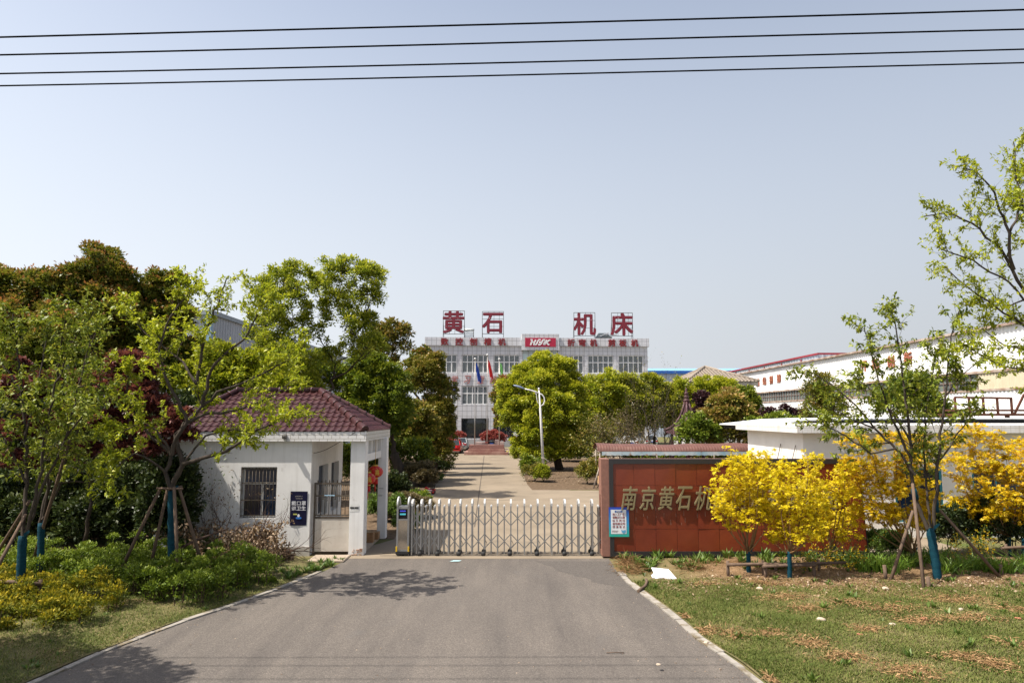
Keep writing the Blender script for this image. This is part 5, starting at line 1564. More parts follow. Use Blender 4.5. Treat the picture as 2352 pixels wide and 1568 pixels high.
def flagpole(px, ytop, col, fw, x_top, x_bot, z_t, z_b, label, flab, stars=None):
    base = PW(*z5(px, 1290), Yfl); top = PW(*z5(px, ytop), Yfl)
    t = thing('flagpole', (base.x, Yfl, zs3), label, 'flagpole', 'flagpoles on the granite platform')
    zm1 = zs3 + (top.z - zs3) * .33; zm2 = zs3 + (top.z - zs3) * .66
    MB().tube([(base.x, Yfl, zs3), (base.x, Yfl, zm1), (base.x, Yfl, zm1 + .02), (base.x, Yfl, zm2), (base.x, Yfl, zm2 + .02), (base.x, Yfl, top.z)], [.062, .062, .05, .05, .04, .03], 10).build('pole', M_pole, t)
    MB().lathe((base.x, Yfl, top.z), [(.001, 0), (.1, .06), (.13, .14), (.1, .22), (.001, .28)], 10).build('ball', M_steel_cap, t)
    # limp flag: gathered cloth hanging from the hoist
    tz, bz = PW(*z5(px, z_t), Yfl).z, PW(*z5(px, z_b), Yfl).z
    xt = PW(*z5(x_top, 600), Yfl).x; xb = PW(*z5(x_bot, 600), Yfl).x
    H = tz - bz; nu, nv = 14, 16; V = []; F = []
    for j in range(nv + 1):
        v = j / nv
        z = tz - H * v
        lo = base.x + .09 + (xt - base.x) * .75 * max(0, v - .35)
        hi = base.x + .12 + (xt - base.x) * min(1, v * 1.5) * .55 + (xb - xt) * v ** 1.3 + .15
        for i in range(nu + 1):
            u = i / nu
            V.append((lo + (hi - lo) * u, Yfl + .10 * math.sin(u * 13 + v * 2.0) * (.3 + v), z + .12 * math.sin(u * 6) * v - .25 * H * u * (1 - v) * .5))
    for j in range(nv):
        for i in range(nu): F.append((j * (nu + 1) + i, j * (nu + 1) + i + 1, (j + 1) * (nu + 1) + i + 1, (j + 1) * (nu + 1) + i))
    fl = MB().add(V, F, True).build('flag', col, loc=(base.x, Yfl, tz), fix=False)
    tag(fl, flab, 'flag', 'limp flags on the poles')
M_fb = mat('flag_blue', (0.012, 0.05, 0.30), (0.01, 0.04, 0.24), scale=2, rough=.8)
M_fr = mat('flag_red', (0.50, 0.012, 0.012), (0.42, 0.01, 0.01), scale=2, rough=.8)
M_fg = mat('flag_green', (0.14, 0.42, 0.10), (0.2, 0.48, 0.16), scale=2, rough=.8)
flagpole(557, 538, M_fb, 0, 600, 612, 558, 735, 'steel flagpole with the blue flag, left of three', 'limp dark blue flag hanging on the left pole')
flagpole(668, 503, M_fr, 0, 704, 716, 535, 700, 'tallest steel flagpole in the middle with the red flag', 'limp red flag hanging on the middle pole')
flagpole(777, 541, M_fg, 0, 800, 804, 560, 712, 'steel flagpole with the pale green flag, right of three', 'limp pale green flag hanging on the right pole')

def car(name, px, py, label, paint, kind='sedan', facing=-1, length=4.6):
    """rear end faces the viewer; base centre from a ground pixel at the rear bumper"""
    g = PG(px, py); t = thing(name, (g.x, g.y + length / 2, 0), label, 'car', 'cars parked in the yard')
    y0, L, W = g.y, length, 1.78
    h = 1.46 if kind == 'sedan' else 1.50
    x0, x1 = g.x - W / 2, g.x + W / 2
    # lower body loft along y: (y, half width, bottom, shoulder height)
    st = [(0, .70, .42, .62), (.04, .82, .30, .86), (.35, .87, .24, .93), (L * .25, .89, .22, .94), (L * .5, .89, .22, .93), (L * .72, .88, .22, .90), (L * .93, .82, .24, .78), (L, .66, .36, .62)]
    V = []; F = []
    for y, hw, zb_, zs in st:
        V += [(g.x - hw * .9, y0 + y, zb_), (g.x - hw, y0 + y, zb_ + .16), (g.x - hw, y0 + y, zs - .16), (g.x - hw * .92, y0 + y, zs), (g.x + hw * .92, y0 + y, zs), (g.x + hw, y0 + y, zs - .16), (g.x + hw, y0 + y, zb_ + .16), (g.x + hw * .9, y0 + y, zb_)]
    for i in range(len(st) - 1):
        for k in range(8): F.append((i * 8 + k, i * 8 + (k + 1) % 8, (i + 1) * 8 + (k + 1) % 8, (i + 1) * 8 + k))
    F += [tuple(range(8)), tuple(reversed(range(len(V) - 8, len(V))))]
    body = MB().add(V, F, False).build('body', paint, t)
    # greenhouse
    if kind == 'sedan': gp = [(L * .14, .93, .80), (L * .30, h - .03, .62), (L * .42, h, .60), (L * .54, h - .02, .60), (L * .72, .90, .80)]
    else: gp = [(L * .02, .90, .80), (L * .12, h - .05, .66), (L * .35, h, .64), (L * .52, h - .02, .62), (L * .70, .90, .80)]
    V = []
    for y, z, hw in gp: V += [(g.x - hw, y0 + y, z), (g.x + hw, y0 + y, z)]
    bl_ = []; 
    for y, z, hw in gp: bl_ += [(g.x - .82, y0 + y, .90), (g.x + .82, y0 + y, .90)]
    n = len(gp)
    MB().add([V[2], V[3], V[5], V[4], V[6], V[7]], [(0, 1, 2, 3), (3, 2, 5, 4)]).build('roof_panel', paint, t, fix=False)
    gm = MB().add(V + bl_, [(0, 1, 3, 2), (2 * n - 4, 2 * n - 3, 2 * n - 1, 2 * n - 2)] + [(2 * i, 2 * i + 2, 2 * n + 2 * i + 2, 2 * n + 2 * i) for i in range(n - 1)] + [(2 * i + 1, 2 * n + 2 * i + 1, 2 * n + 2 * i + 3, 2 * i + 3) for i in range(n - 1)])
    gm.build('glasshouse', mat('car_glass', (0.015, 0.02, 0.022), rough=.06, spec=.7), t, fix=False)
    mb = MB()
    for s in (-1, 1):
        for i in range(n - 1):
            a_, b_ = gp[i], gp[i + 1]
            mb.bar((g.x + s * a_[2], y0 + a_[0], a_[1]), (g.x + s * b_[2], y0 + b_[0], b_[1]), .07)
        m_ = gp[2]; mb.bar((g.x + s * (m_[2] + .005), y0 + m_[0], m_[1]), (g.x + s * .83, y0 + m_[0] + .05, .92), .07)
    mb.build('pillar_frame', paint, t)
    for yy in (y0 + .85, y0 + L - .9):
        for s in (-1, 1):
            MB().lathe((g.x + s * .80, yy, .32), [(.2, -.11), (.31, -.1), (.32, 0), (.31, .1), (.2, .11)], 16, 'x').build('wheel', M_rubber, t)
            MB().lathe((g.x + s * .90, yy, .32), [(.02, -.02), (.2, -.015), (.21, .01), (.02, .02)], 12, 'x').build('rim', M_pole, t)
    for s in (-1, 1):
        MB().cbox(g.x + s * .62 - .17, g.x + s * .62 + .17, y0 - .01, y0 + .12, .66, .84, .02).build('tail_light', mat('tail_light', (0.35, 0.01, 0.012), rough=.2), t)
    MB().box(g.x - .24, g.x + .24, y0 - .012, y0 + .02, .55 if kind == 'sedan' else .62, .70 if kind == 'sedan' else .76).build('plate', mat('plate_blue', (0.02, 0.08, 0.35), rough=.4), t)
    for s in (-1, 1):
        MB().cbox(g.x + s * .97 - .09, g.x + s * .97 + .09, y0 + L * .66, y0 + L * .66 + .1, .92, 1.05, .02).build('mirror', paint, t)
    return t
def paint(n, c, metal=0.3): return mat(n, c, c, rough=.28, metal=metal, coat=.6)
cq = zq(1750, 1500, 4.48)
def carpx(x, y): return cq(x, y)
car('hatchback_car', *carpx(268, 1408), 'bright red hatchback parked at the left edge of the yard', paint('paint_red', (0.50, 0.012, 0.015), 0), 'hatch', length=4.2)
car('sedan_car', *carpx(392, 1358), 'silver grey sedan parked beside the red hatchback', paint('paint_silver', (0.42, 0.44, 0.44)), 'sedan')
car('sedan_car', *carpx(975, 1312), 'black sedan parked behind the flag platform', paint('paint_black', (0.02, 0.022, 0.024)), 'sedan')
car('sedan_car', *carpx(1540, 1385), 'champagne silver sedan half hidden behind the street lamp tree', paint('paint_champagne', (0.45, 0.41, 0.36)), 'sedan')
car('sedan_car', 1452, 1029, 'white sedan behind the bare trees, the nearer of two', paint('paint_white', (0.70, 0.71, 0.72), 0), 'sedan')
car('hatchback_car', 1497, 1026, 'white hatchback behind the bare trees, the one farther right', paint('paint_white', (0.70, 0.71, 0.72), 0), 'hatch', length=4.2)
# white delivery van parked behind the champagne sedan
car('van_car', *carpx(1490, 1330), 'tall white van with a red band standing behind the champagne sedan', paint('paint_white', (0.7, 0.71, 0.72), 0), 'hatch', length=4.8)
vb = PG(*carpx(1490, 1330))
vanroot = [o for o in COL.objects if o.name == 'van_car'][0]
MB().cbox(vb.x - .86, vb.x + .86, vb.y + .06, vb.y + 3.2, .9, 2.05, .08).build('cargo_body', paint('paint_white', (0.7, 0.71, 0.72)), vanroot)
MB().box(vb.x - .87, vb.x + .87, vb.y + .045, vb.y + 3.0, 1.35, 1.5).build('red_band', mat('band_red', (0.5, 0.02, 0.02), rough=.4), vanroot)

# street lamp
Yl_ = PG(1250, 1098).y
lq = zq(1650, 1200, 2.24)
def Lp(x, y): return PW(*lq(x, y), Yl_)
M_lamp_white = mat('lamp_white', (0.66, 0.65, 0.64), (0.56, 0.55, 0.53), scale=2, rough=.5, c3=(0.30, 0.12, 0.06), c3_scale=1.6, c3_lo=.66, c3_hi=.74)
lb = Lp(1178, 1560); lb.z = 0
lt = Lp(1133, 802); lm = Lp(1145, 965)
lamp = thing('street_lamp', (lb.x, Yl_, 0), 'leaning white street lamp with a curved bracket and grey lamp head', 'street lamp')
MB().tube([lb, lm, lm + Vector((0, 0, .04)), lt], [.095, .075, .055, .045], 10).build('pole', M_lamp_white, lamp)
MB().lathe(lt, [(.001, -.02), (.06, .0), (.075, .06), (.05, .11), (.001, .14)], 8).build('ball', M_steel_cap, lamp)
arm = [Lp(*p) for p in ((1130, 832), (1100, 820), (1050, 805), (1005, 795))]
sc = [Lp(*p) for p in ((1130, 832), (1160, 846), (1180, 872), (1184, 905), (1172, 935), (1150, 948))]
s2 = [Lp(*p) for p in ((1100, 822), (1112, 850), (1114, 885), (1122, 915), (1140, 935))]
MB().tube(arm, [.05, .048, .045, .04], 8).tube(sc, .042, 8).tube(s2, .028, 6).build('bracket', M_lamp_white, lamp)
h0, h1 = Lp(1006, 797), Lp(902, 764)
d = (h1 - h0); V = []; F = []
for k, (t_, w, hh) in enumerate(((0, .07, .05), (.15, .13, .09), (.4, .18, .12), (.7, .17, .11), (.92, .11, .07), (1, .03, .02))):
    c = h0 + d * t_
    for q in range(10):
        a = 2 * math.pi * q / 10; zz = math.sin(a) * hh * (1.0 if math.sin(a) > 0 else .45)
        V.append((c.x, c.y + math.cos(a) * w, c.z + zz))
for i in range(5):
    for q in range(10): F.append((i * 10 + q, i * 10 + (q + 1) % 10, (i + 1) * 10 + (q + 1) % 10, (i + 1) * 10 + q))
F += [tuple(range(10)), tuple(range(50, 60))]
MB().add(V, F, True).build('lamp_head', mat('lamp_head_grey', (0.15, 0.19, 0.27), (0.12, 0.15, 0.22), rough=.35), lamp)
a = lb.lerp(lm, .28)
MB().tube([a + Vector((-.12, -.1, .05)), a + Vector((.1, -.12, .0)), a + Vector((.35, -.1, -.2)), a + Vector((.5, -.05, -.3))], .035, 6).build('tied_bundle', M_mortar, lamp)
# second lamp head showing beside the left trees
p2 = PW(1050, 895, 66)
lamp2 = thing('street_lamp', (p2.x - 2.0, 66, 0), 'far street lamp with a dark blue head poking out of the left trees', 'street lamp')
MB().tube([(p2.x - 2.0, 66, 0), (p2.x - 2.0, 66, p2.z + .3)], [.1, .06], 8).build('pole', M_lamp_white, lamp2)
MB().tube([(p2.x - 2.0, 66, p2.z - .5), (p2.x - .6, 66, p2.z - .1)], .045, 6).build('bracket', M_lamp_white, lamp2)
MB().lathe((p2.x - .7, 66, p2.z - .05), [(.03, 0), (.17, .15), (.19, .6), (.05, .95)], 10, 'x').build('lamp_head', mat('lamp_head_blue', (0.02, 0.03, 0.16), rough=.4), lamp2)

# child's ride-on toy beside the drive
rg = PG(988, 1134)
ride = thing('ride_on_toy', rg, 'small red and black ride-on toy car at the left edge of the drive', 'toy car')
k = .58 / .56
M_tr = mat('toy_red', (0.5, 0.02, 0.02), rough=.3); M_tw = mat('toy_white', (0.7, 0.7, 0.72), rough=.35)
MB().prism([(rg.x - .26, .14), (rg.x + .26, .14), (rg.x + .28, .26), (rg.x + .1, .24), (rg.x - .06, .26), (rg.x - .16, .36), (rg.x - .24, .36), (rg.x - .29, .22)], rg.y - .13, rg.y + .13).build('body', M_tr, ride)
MB().prism([(rg.x - .2, .18), (rg.x + .12, .17), (rg.x + .1, .22), (rg.x - .16, .25)], rg.y - .136, rg.y - .131).build('white_flash', M_tw, ride)
MB().prism([(rg.x + .0, .25), (rg.x + .22, .25), (rg.x + .30, .52), (rg.x + .26, .53), (rg.x + .19, .30), (rg.x + .0, .29)], rg.y - .1, rg.y + .1).build('seat', M_black, ride)
MB().tube([(rg.x - .2, rg.y, .34), (rg.x - .14, rg.y, .44)], .02, 6).tube([(rg.x - .14, rg.y - .12, .44), (rg.x - .14, rg.y + .12, .44)], .022, 6).build('handlebar', M_black, ride)
for dx, r in ((-.2, .085), (.17, .105)):
    for s in (-1, 1):
        MB().lathe((rg.x + dx, rg.y + s * .14, r), [(.02, -.035), (r * .95, -.03), (r, 0), (r * .95, .03), (.02, .035)], 14, 'y').build('wheel', M_rubber, ride)
MB().lathe((rg.x + .17, rg.y - .18, .105), [(.005, -.01), (.06, 0), (.06, .012)], 12, 'y').build('hubcap', M_tr, ride)

# ================================================================== OVERHEAD WIRES
M_wire = mat('wire_black', (0.0015, 0.0015, 0.0018), rough=.9, spec=.05)
wz = 9.3
labs = ('overhead black cable, topmost of the four across the sky', 'overhead black cable, second from the top of the four', 'overhead black cable, third from the top of the four', 'overhead black cable, lowest of the four across the sky')
wp = [[(0, 83), (150, 84), (400, 78.5), (800, 65), (1176, 51.5), (1600, 43.5), (2000, 38), (2352, 20.5)],
      [(0, 124), (170, 124.5), (400, 121), (800, 107), (1176, 94.5), (1600, 87.5), (2000, 80), (2352, 66)],
      [(0, 167), (170, 168.5), (400, 164), (800, 152), (1176, 141), (1600, 133.5), (2000, 126), (2352, 112)],
      [(0, 195), (150, 196.5), (400, 192.5), (800, 180.5), (1176, 170), (1600, 163), (2000, 156), (2352, 143)]]
Yws = []
for w in wp:
    d = ray(1176, w[4][1]); Yws.append(d.y * (wz - CAM_H) / d.z)
for w, Y, lab in zip(wp, Yws, labs):
    xs = [p[0] for p in w]; ys = [p[1] for p in w]
    c = np.polyfit(xs, ys, 3); px = np.concatenate([np.linspace(-3000, -100, 30), np.linspace(0, 2352, 40), np.linspace(2450, 3200, 8)])
    pts = []
    for x in px:
        xx = min(max(x, 0), 2352); y = np.polyval(c, xx) + (np.polyval(np.polyder(c), xx) * (x - xx))
        pts.append(PW(x, y, Y))
    o = MB().tube(pts, .0118, 6).build('overhead_cable', M_wire, loc=(0, Y, wz))
    tag(o, lab, 'cable', 'overhead cables crossing the sky')
# ================================================================== VEGETATION
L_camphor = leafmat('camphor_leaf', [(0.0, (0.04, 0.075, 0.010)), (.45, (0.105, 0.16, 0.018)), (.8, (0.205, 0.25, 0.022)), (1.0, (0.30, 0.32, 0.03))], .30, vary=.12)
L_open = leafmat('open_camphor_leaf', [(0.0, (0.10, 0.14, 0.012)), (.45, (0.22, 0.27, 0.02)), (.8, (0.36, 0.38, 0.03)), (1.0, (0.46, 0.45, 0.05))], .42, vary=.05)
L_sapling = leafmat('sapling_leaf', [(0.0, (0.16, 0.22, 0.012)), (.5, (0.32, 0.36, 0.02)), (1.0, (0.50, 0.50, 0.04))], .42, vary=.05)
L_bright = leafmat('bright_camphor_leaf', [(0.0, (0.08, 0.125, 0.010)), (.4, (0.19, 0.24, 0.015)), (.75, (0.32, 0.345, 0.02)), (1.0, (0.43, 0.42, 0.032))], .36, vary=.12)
L_rusty = leafmat('rusty_camphor_leaf', [(0.0, (0.05, 0.075, 0.012)), (.5, (0.13, 0.16, 0.018)), (.74, (0.22, 0.20, 0.03)), (.88, (0.30, 0.19, 0.05)), (1.0, (0.36, 0.16, 0.06))], .28, vary=.10)
L_olive = leafmat('olive_leaf', [(0.0, (0.055, 0.075, 0.010)), (.5, (0.155, 0.165, 0.02)), (.85, (0.27, 0.22, 0.04)), (1.0, (0.36, 0.23, 0.07))], .28, vary=.10)
L_maple_red = leafmat('purple_maple_leaf', [(0.0, (0.065, 0.022, 0.022)), (.6, (0.14, 0.042, 0.040)), (1.0, (0.23, 0.075, 0.055))], .30, vary=.08)
L_purple = leafmat('dark_purple_leaf', [(0.0, (0.022, 0.010, 0.014)), (1.0, (0.075, 0.03, 0.035))], .2)
L_cherry = leafmat('cherry_leaf', [(0.0, (0.08, 0.125, 0.012)), (.6, (0.23, 0.275, 0.026)), (1.0, (0.40, 0.39, 0.05))], .35, rough=.5, spec=.35, vary=.08)
L_lime = leafmat('lime_leaf', [(0.0, (0.25, 0.31, 0.012)), (.5, (0.45, 0.47, 0.02)), (1.0, (0.64, 0.60, 0.04))], .45, vary=.05)
L_yellow = leafmat('yellow_maple_leaf', [(0.0, (0.50, 0.43, 0.010)), (.5, (0.77, 0.61, 0.012)), (1.0, (0.86, 0.68, 0.03))], .45, rough=.55, vary=.05)
L_orange_yellow = leafmat('orange_maple_leaf', [(0.0, (0.50, 0.42, 0.012)), (.55, (0.74, 0.52, 0.014)), (1.0, (0.80, 0.46, 0.03))], .45, vary=.05)
L_hedge = leafmat('hedge_leaf', [(0.0, (0.05, 0.09, 0.010)), (.5, (0.13, 0.19, 0.018)), (1.0, (0.27, 0.32, 0.04))], 0.28, rough=.5, spec=.28, vary=.05)
L_hedge_yellow = leafmat('golden_hedge_leaf', [(0.0, (0.05, 0.07, 0.012)), (.42, (0.12, 0.14, 0.014)), (.66, (0.24, 0.21, 0.016)), (1.0, (0.50, 0.38, 0.02))], .3, rough=.65, spec=.15, vary=.05)
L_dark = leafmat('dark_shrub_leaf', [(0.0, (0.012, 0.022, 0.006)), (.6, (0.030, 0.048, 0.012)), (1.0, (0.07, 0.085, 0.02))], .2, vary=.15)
L_twig_brown = leafmat('brown_twig_leaf', [(0.0, (0.07, 0.055, 0.025)), (.6, (0.13, 0.105, 0.045)), (1.0, (0.20, 0.15, 0.075))], .25, vary=.12)
L_dead = leafmat('dead_leaf', [(0.0, (0.09, 0.052, 0.028)), (.5, (0.22, 0.14, 0.08)), (.8, (0.40, 0.29, 0.19)), (1.0, (0.58, 0.46, 0.34))], .25, rough=.6, vary=.05)
L_photinia = leafmat('red_photinia_leaf', [(0.0, (0.10, 0.03, 0.03)), (.6, (0.30, 0.06, 0.055)), (1.0, (0.45, 0.15, 0.12))], .25, vary=.05)
L_iris = leafmat('iris_leaf', [(0.0, (0.06, 0.12, 0.014)), (.6, (0.15, 0.25, 0.03)), (1.0, (0.32, 0.36, 0.09))], .35, rough=.4, vary=.06)
L_grass = leafmat('grass_blade', [(0.0, (0.075, 0.105, 0.022)), (.5, (0.135, 0.16, 0.038)), (.8, (0.21, 0.195, 0.07)), (1.0, (0.33, 0.26, 0.12))], .25, rough=.7, spec=.15, vary=.02)
L_weed = leafmat('weed_leaf', [(0.0, (0.05, 0.10, 0.015)), (1.0, (0.15, 0.22, 0.04))], .3, vary=.05)
L_straw = leafmat('dry_clippings', [(0.0, (0.15, 0.085, 0.04)), (.6, (0.28, 0.165, 0.075)), (1.0, (0.44, 0.29, 0.15))], .1, rough=.85, spec=.1, vary=.05)
L_flower = leafmat('yellow_petal', [(0.0, (0.62, 0.40, 0.01)), (1.0, (0.8, 0.58, 0.02))], .3, vary=.03)
M_bark = mat('bark_grey', (0.075, 0.060, 0.048), (0.045, 0.037, 0.030), scale=9, rough=.95, spec=.1, bump=.5, bscale=40, stretch_s=(1, 1, .3))
M_bark_dark = mat('bark_dark', (0.055, 0.042, 0.033), (0.035, 0.028, 0.022), scale=6, rough=.95, spec=.1, bump=.4, stretch_s=(1, 1, .3))
M_bark_tan = mat('bark_tan', (0.24, 0.15, 0.07), (0.17, 0.10, 0.05), scale=9, rough=.9, spec=.1)
M_wrap = mat('teal_trunk_wrap', (0.004, 0.044, 0.064), (0.003, 0.031, 0.048), scale=7, rough=.75, spec=.15, bump=.5, bscale=30, stretch_s=(.6, .6, 4))
M_stake = mat('stake_wood', (0.15, 0.105, 0.075), (0.10, 0.07, 0.053), scale=10, rough=.95, spec=.1, bump=.4, stretch_s=(1, 1, .25))
M_deadwood = mat('dead_wood', (0.09, 0.055, 0.04), (0.06, 0.04, 0.03), scale=8, rough=.95, spec=.1)

def ell(Y, px, py, rx, ry=None, dy=0.0, depth=None):
    """ellipsoid of foliage seen at a frame position and a depth"""
    c = PW(px, py, Y + dy); k = PX(Y + dy) * 1.0
    ry = ry or rx
    return (c, Vector((rx * k, (depth or rx) * k * .9, ry * k)))
def fill(blobs, size, dens, rng, clump=None, flat=False, tip=.5, shell=.45, gaps=.14):
    """leaf positions on clumps that cover the blobs"""
    P, A, N, T = [], [], [], []
    for c, r in blobs:
        c = np.array(c); r = np.array(r)
        area = 4 * math.pi * ((r[0] * r[1]) ** 1.6 / 3 + (r[0] * r[2]) ** 1.6 / 3 + (r[1] * r[2]) ** 1.6 / 3) ** (1 / 1.6)
        cl = clump or (min(r) * .36)
        nc = max(5, int(area / (cl * cl * 2.0)))
        d = rdir(rng, nc); d[:, 2] = np.where(d[:, 2] < -.5, -d[:, 2], d[:, 2])
        cc = c + d * r * rng.uniform(.50, 1.12, (nc, 1))
        cs = cl * rng.uniform(.38, 1.30, nc)
        ok = rng.random(nc) > gaps
        d, cc, cs = d[ok], cc[ok], cs[ok]; nc = len(cs)
        k = np.maximum(6, (dens * 4 * math.pi * cs ** 2 / (size * size * .5)).astype(int))
        idx = np.repeat(np.arange(nc), k); m = len(idx)
        u = rdir(rng, m); u[:, 2] = np.abs(u[:, 2]) * np.where(rng.random(m) < .72, 1, -1)
        rad = rng.random(m) ** shell
        sc = np.array([1, 1, .55 if flat else .85])
        rad = rad * np.where(rng.random(m) < .07, rng.uniform(1.0, 1.55, m), 1.0)      # stray sprigs
        p = cc[idx] + u * (cs[idx] * rad)[:, None] * sc
        out = unit(u * .9 + d[idx] * .5 + rng.normal(size=(m, 3)) * .55 + np.array([0, 0, .15]))
        nn = rng.normal(size=(m, 3)) * .6 + np.array([0, 0, 1.1]) + u * .5
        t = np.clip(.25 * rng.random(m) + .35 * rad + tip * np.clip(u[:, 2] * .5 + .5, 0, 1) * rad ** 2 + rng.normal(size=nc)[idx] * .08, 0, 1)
        P.append(p); A.append(out); N.append(nn); T.append(t)
    return np.concatenate(P), np.concatenate(A), np.concatenate(N), np.concatenate(T)
def limb_path(p, q, rng, wob=.06, n=6, rise=.0):
    p, q = Vector(p), Vector(q); L = (q - p).length; out = []
    for i in range(n + 1):
        t = i / n; v = p.lerp(q, t)
        v += Vector((rng.normal() * wob * L, rng.normal() * wob * L, rng.normal() * wob * L * .5)) * (math.sin(t * math.pi)) * .6
        v.z += rise * L * math.sin(t * math.pi)
        out.append(v)
    return out
def crown_tree(name, base, blobs, label, leaf, size, dens, seed, cat='tree', group=None, bark=None, r0=.18, forks=None, clump=None, trunk_h=None, lens=None, width=.52, flat=False, tip=.5, lobes=1, limbs=True, shell=.45, gaps=.14):
    rng = np.random.default_rng(seed)
    base = Vector(base)
    t = thing(name, base, label, cat, group)
    P, A, N, T = fill(blobs, size, dens, rng, clump, flat, tip, shell, gaps)
    n = len(P)
    L = size * rng.uniform(.7, 1.3, n)
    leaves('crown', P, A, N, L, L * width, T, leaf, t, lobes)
    if limbs:
        mb = MB()
        zmin = min(c.z - r.z for c, r in blobs)
        h = trunk_h or max(.5, zmin * .9)
        cx = sum(c.x for c, r in blobs) / len(blobs); cy = sum(c.y for c, r in blobs) / len(blobs)
        fork = Vector((base.x + (cx - base.x) * .35, base.y + (cy - base.y) * .35, h))
        mb.tube(limb_path(base, fork, rng, .03), list(np.linspace(r0 * 1.15, r0 * .8, 7)), 10)
        done = [(fork - Vector((0, 0, .1)), r0 * .62)]
        for c, r in sorted(blobs, key=lambda b: (b[0] - fork).length):
            q = c + Vector((0, 0, -r.z * .2))
            d0 = (q - fork).length
            st_, rs_ = min(done, key=lambda e: (e[0] - q).length + .35 * (e[0] - fork).length + (5 if (e[0] - fork).length > d0 else 0))
            pts = limb_path(st_, q, rng, .07, 6, -.03)
            mb.tube(pts, list(np.linspace(rs_, max(.012, rs_ * .5), 7)), 6)
            done.append((q, max(.014, rs_ * .55))); done.append((pts[3], rs_ * .7))
            for k in range(4):
                e = c + Vector(rdir(rng, 1)[0]) * min(r) * .9
                mb.tube(limb_path(pts[4], e, rng, .08, 4), list(np.linspace(r0 * .16, r0 * .04, 5)), 5)
        mb.build('trunk', bark or M_bark_dark, t, fix=False)
    return t

# ---- camphor trees on the far left, young leaves rusty
gE = 'rusty camphor trees at the left'
crown_tree('camphor_tree', (PW(70, 900, 30).x, 30, 0), [ell(30, 40, 690, 75, dy=.5), ell(30, 95, 665, 42), ell(30, 30, 790, 95), ell(30, 120, 800, 80, dy=-.6), ell(30, 60, 880, 90), ell(30, -60, 740, 90), ell(30, -20, 670, 40)],
           'tall rusty green camphor tree cut by the left edge of the photo', L_rusty, .165, 1.5, 11, group=gE, r0=.25)
crown_tree('camphor_tree', (PW(235, 900, 31).x, 31, 0), [ell(31, 215, 630, 62, 58), ell(31, 165, 668, 45), ell(31, 268, 668, 52), ell(31, 210, 720, 90), ell(31, 150, 760, 70, dy=-.5), ell(31, 265, 770, 85), ell(31, 210, 850, 90)],
           'tallest rusty green camphor tree at the left with the highest crown', L_rusty, .165, 1.5, 12, group=gE, r0=.28)
crown_tree('camphor_tree', (PW(380, 900, 32).x, 32, 0), [ell(32, 352, 660, 38), ell(32, 396, 668, 36), ell(32, 330, 715, 55), ell(32, 400, 728, 42), ell(32, 360, 790, 75), ell(32, 415, 820, 50), ell(32, 340, 870, 80)],
           'rusty green camphor tree standing just left of the grey hall', L_rusty, .165, 1.5, 13, group=gE, r0=.25)
# bushy green tree low in front of the grey hall
crown_tree('bushy_tree', (PW(520, 950, 31).x, 31, 0), [ell(31, 500, 845, 50), ell(31, 560, 860, 50), ell(31, 455, 880, 50), ell(31, 520, 910, 60), ell(31, 600, 890, 50), ell(31, 640, 920, 50)],
           'low bushy lime green tree in front of the grey hall', L_bright, .2, 1.2, 14, r0=.14)
# ---- purple maple
crown_tree('purple_maple', (PW(200, 1100, 19.6).x, 19.6, 0), [ell(19.6, 290, 835, 46, 26), ell(19.6, 330, 870, 36, 20), ell(19.6, 230, 890, 60, 26), ell(19.6, 300, 925, 46, 24), ell(19.6, 140, 880, 60, 30), ell(19.6, 60, 900, 60, 34), ell(19.6, 250, 975, 60, 26), ell(19.6, 330, 985, 40, 22), ell(19.6, 160, 960, 60, 28), ell(19.6, 60, 990, 60, 30), ell(19.6, 290, 1040, 46, 22), ell(19.6, 190, 1040, 50, 22), ell(19.6, 20, 840, 40, 20), ell(19.6, 40, 1060, 45, 20), ell(19.0, 350, 935, 46, 26), ell(18.9, 378, 985, 42, 26), ell(18.9, 412, 958, 34, 20), ell(18.9, 425, 1002, 26, 15), ell(19.0, 360, 1030, 36, 20), ell(19.0, 310, 900, 40, 22), ell(19.0, 330, 850, 36, 20)],
           'purple red maple with layered foliage between the cherry and the lime green tree', L_maple_red, .13, 1.0, 15, bark=M_bark_dark, r0=.055, flat=True, lobes=3, trunk_h=1.6, width=.4)
# ---- dark understorey behind the left hedge
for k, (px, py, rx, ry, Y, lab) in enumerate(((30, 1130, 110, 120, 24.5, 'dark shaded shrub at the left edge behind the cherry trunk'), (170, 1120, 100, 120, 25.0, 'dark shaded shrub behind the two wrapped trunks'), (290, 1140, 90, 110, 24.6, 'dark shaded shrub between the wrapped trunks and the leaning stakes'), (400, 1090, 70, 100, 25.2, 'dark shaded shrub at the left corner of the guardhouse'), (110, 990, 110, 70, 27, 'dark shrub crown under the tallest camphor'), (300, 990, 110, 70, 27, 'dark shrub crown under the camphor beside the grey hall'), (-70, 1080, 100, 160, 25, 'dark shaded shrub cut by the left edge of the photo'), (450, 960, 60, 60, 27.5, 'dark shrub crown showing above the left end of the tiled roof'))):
    crown_tree('understory_shrub', (PW(px, 1200, Y).x, Y, 0), [ell(Y, px, py, rx, ry), ell(Y, px + 20, py + 60, rx, ry * .7)], lab, L_dark, .17, 1.0, 30 + k, 'shrub', 'dark shrubs in the shade at the left', r0=.05, trunk_h=.4)
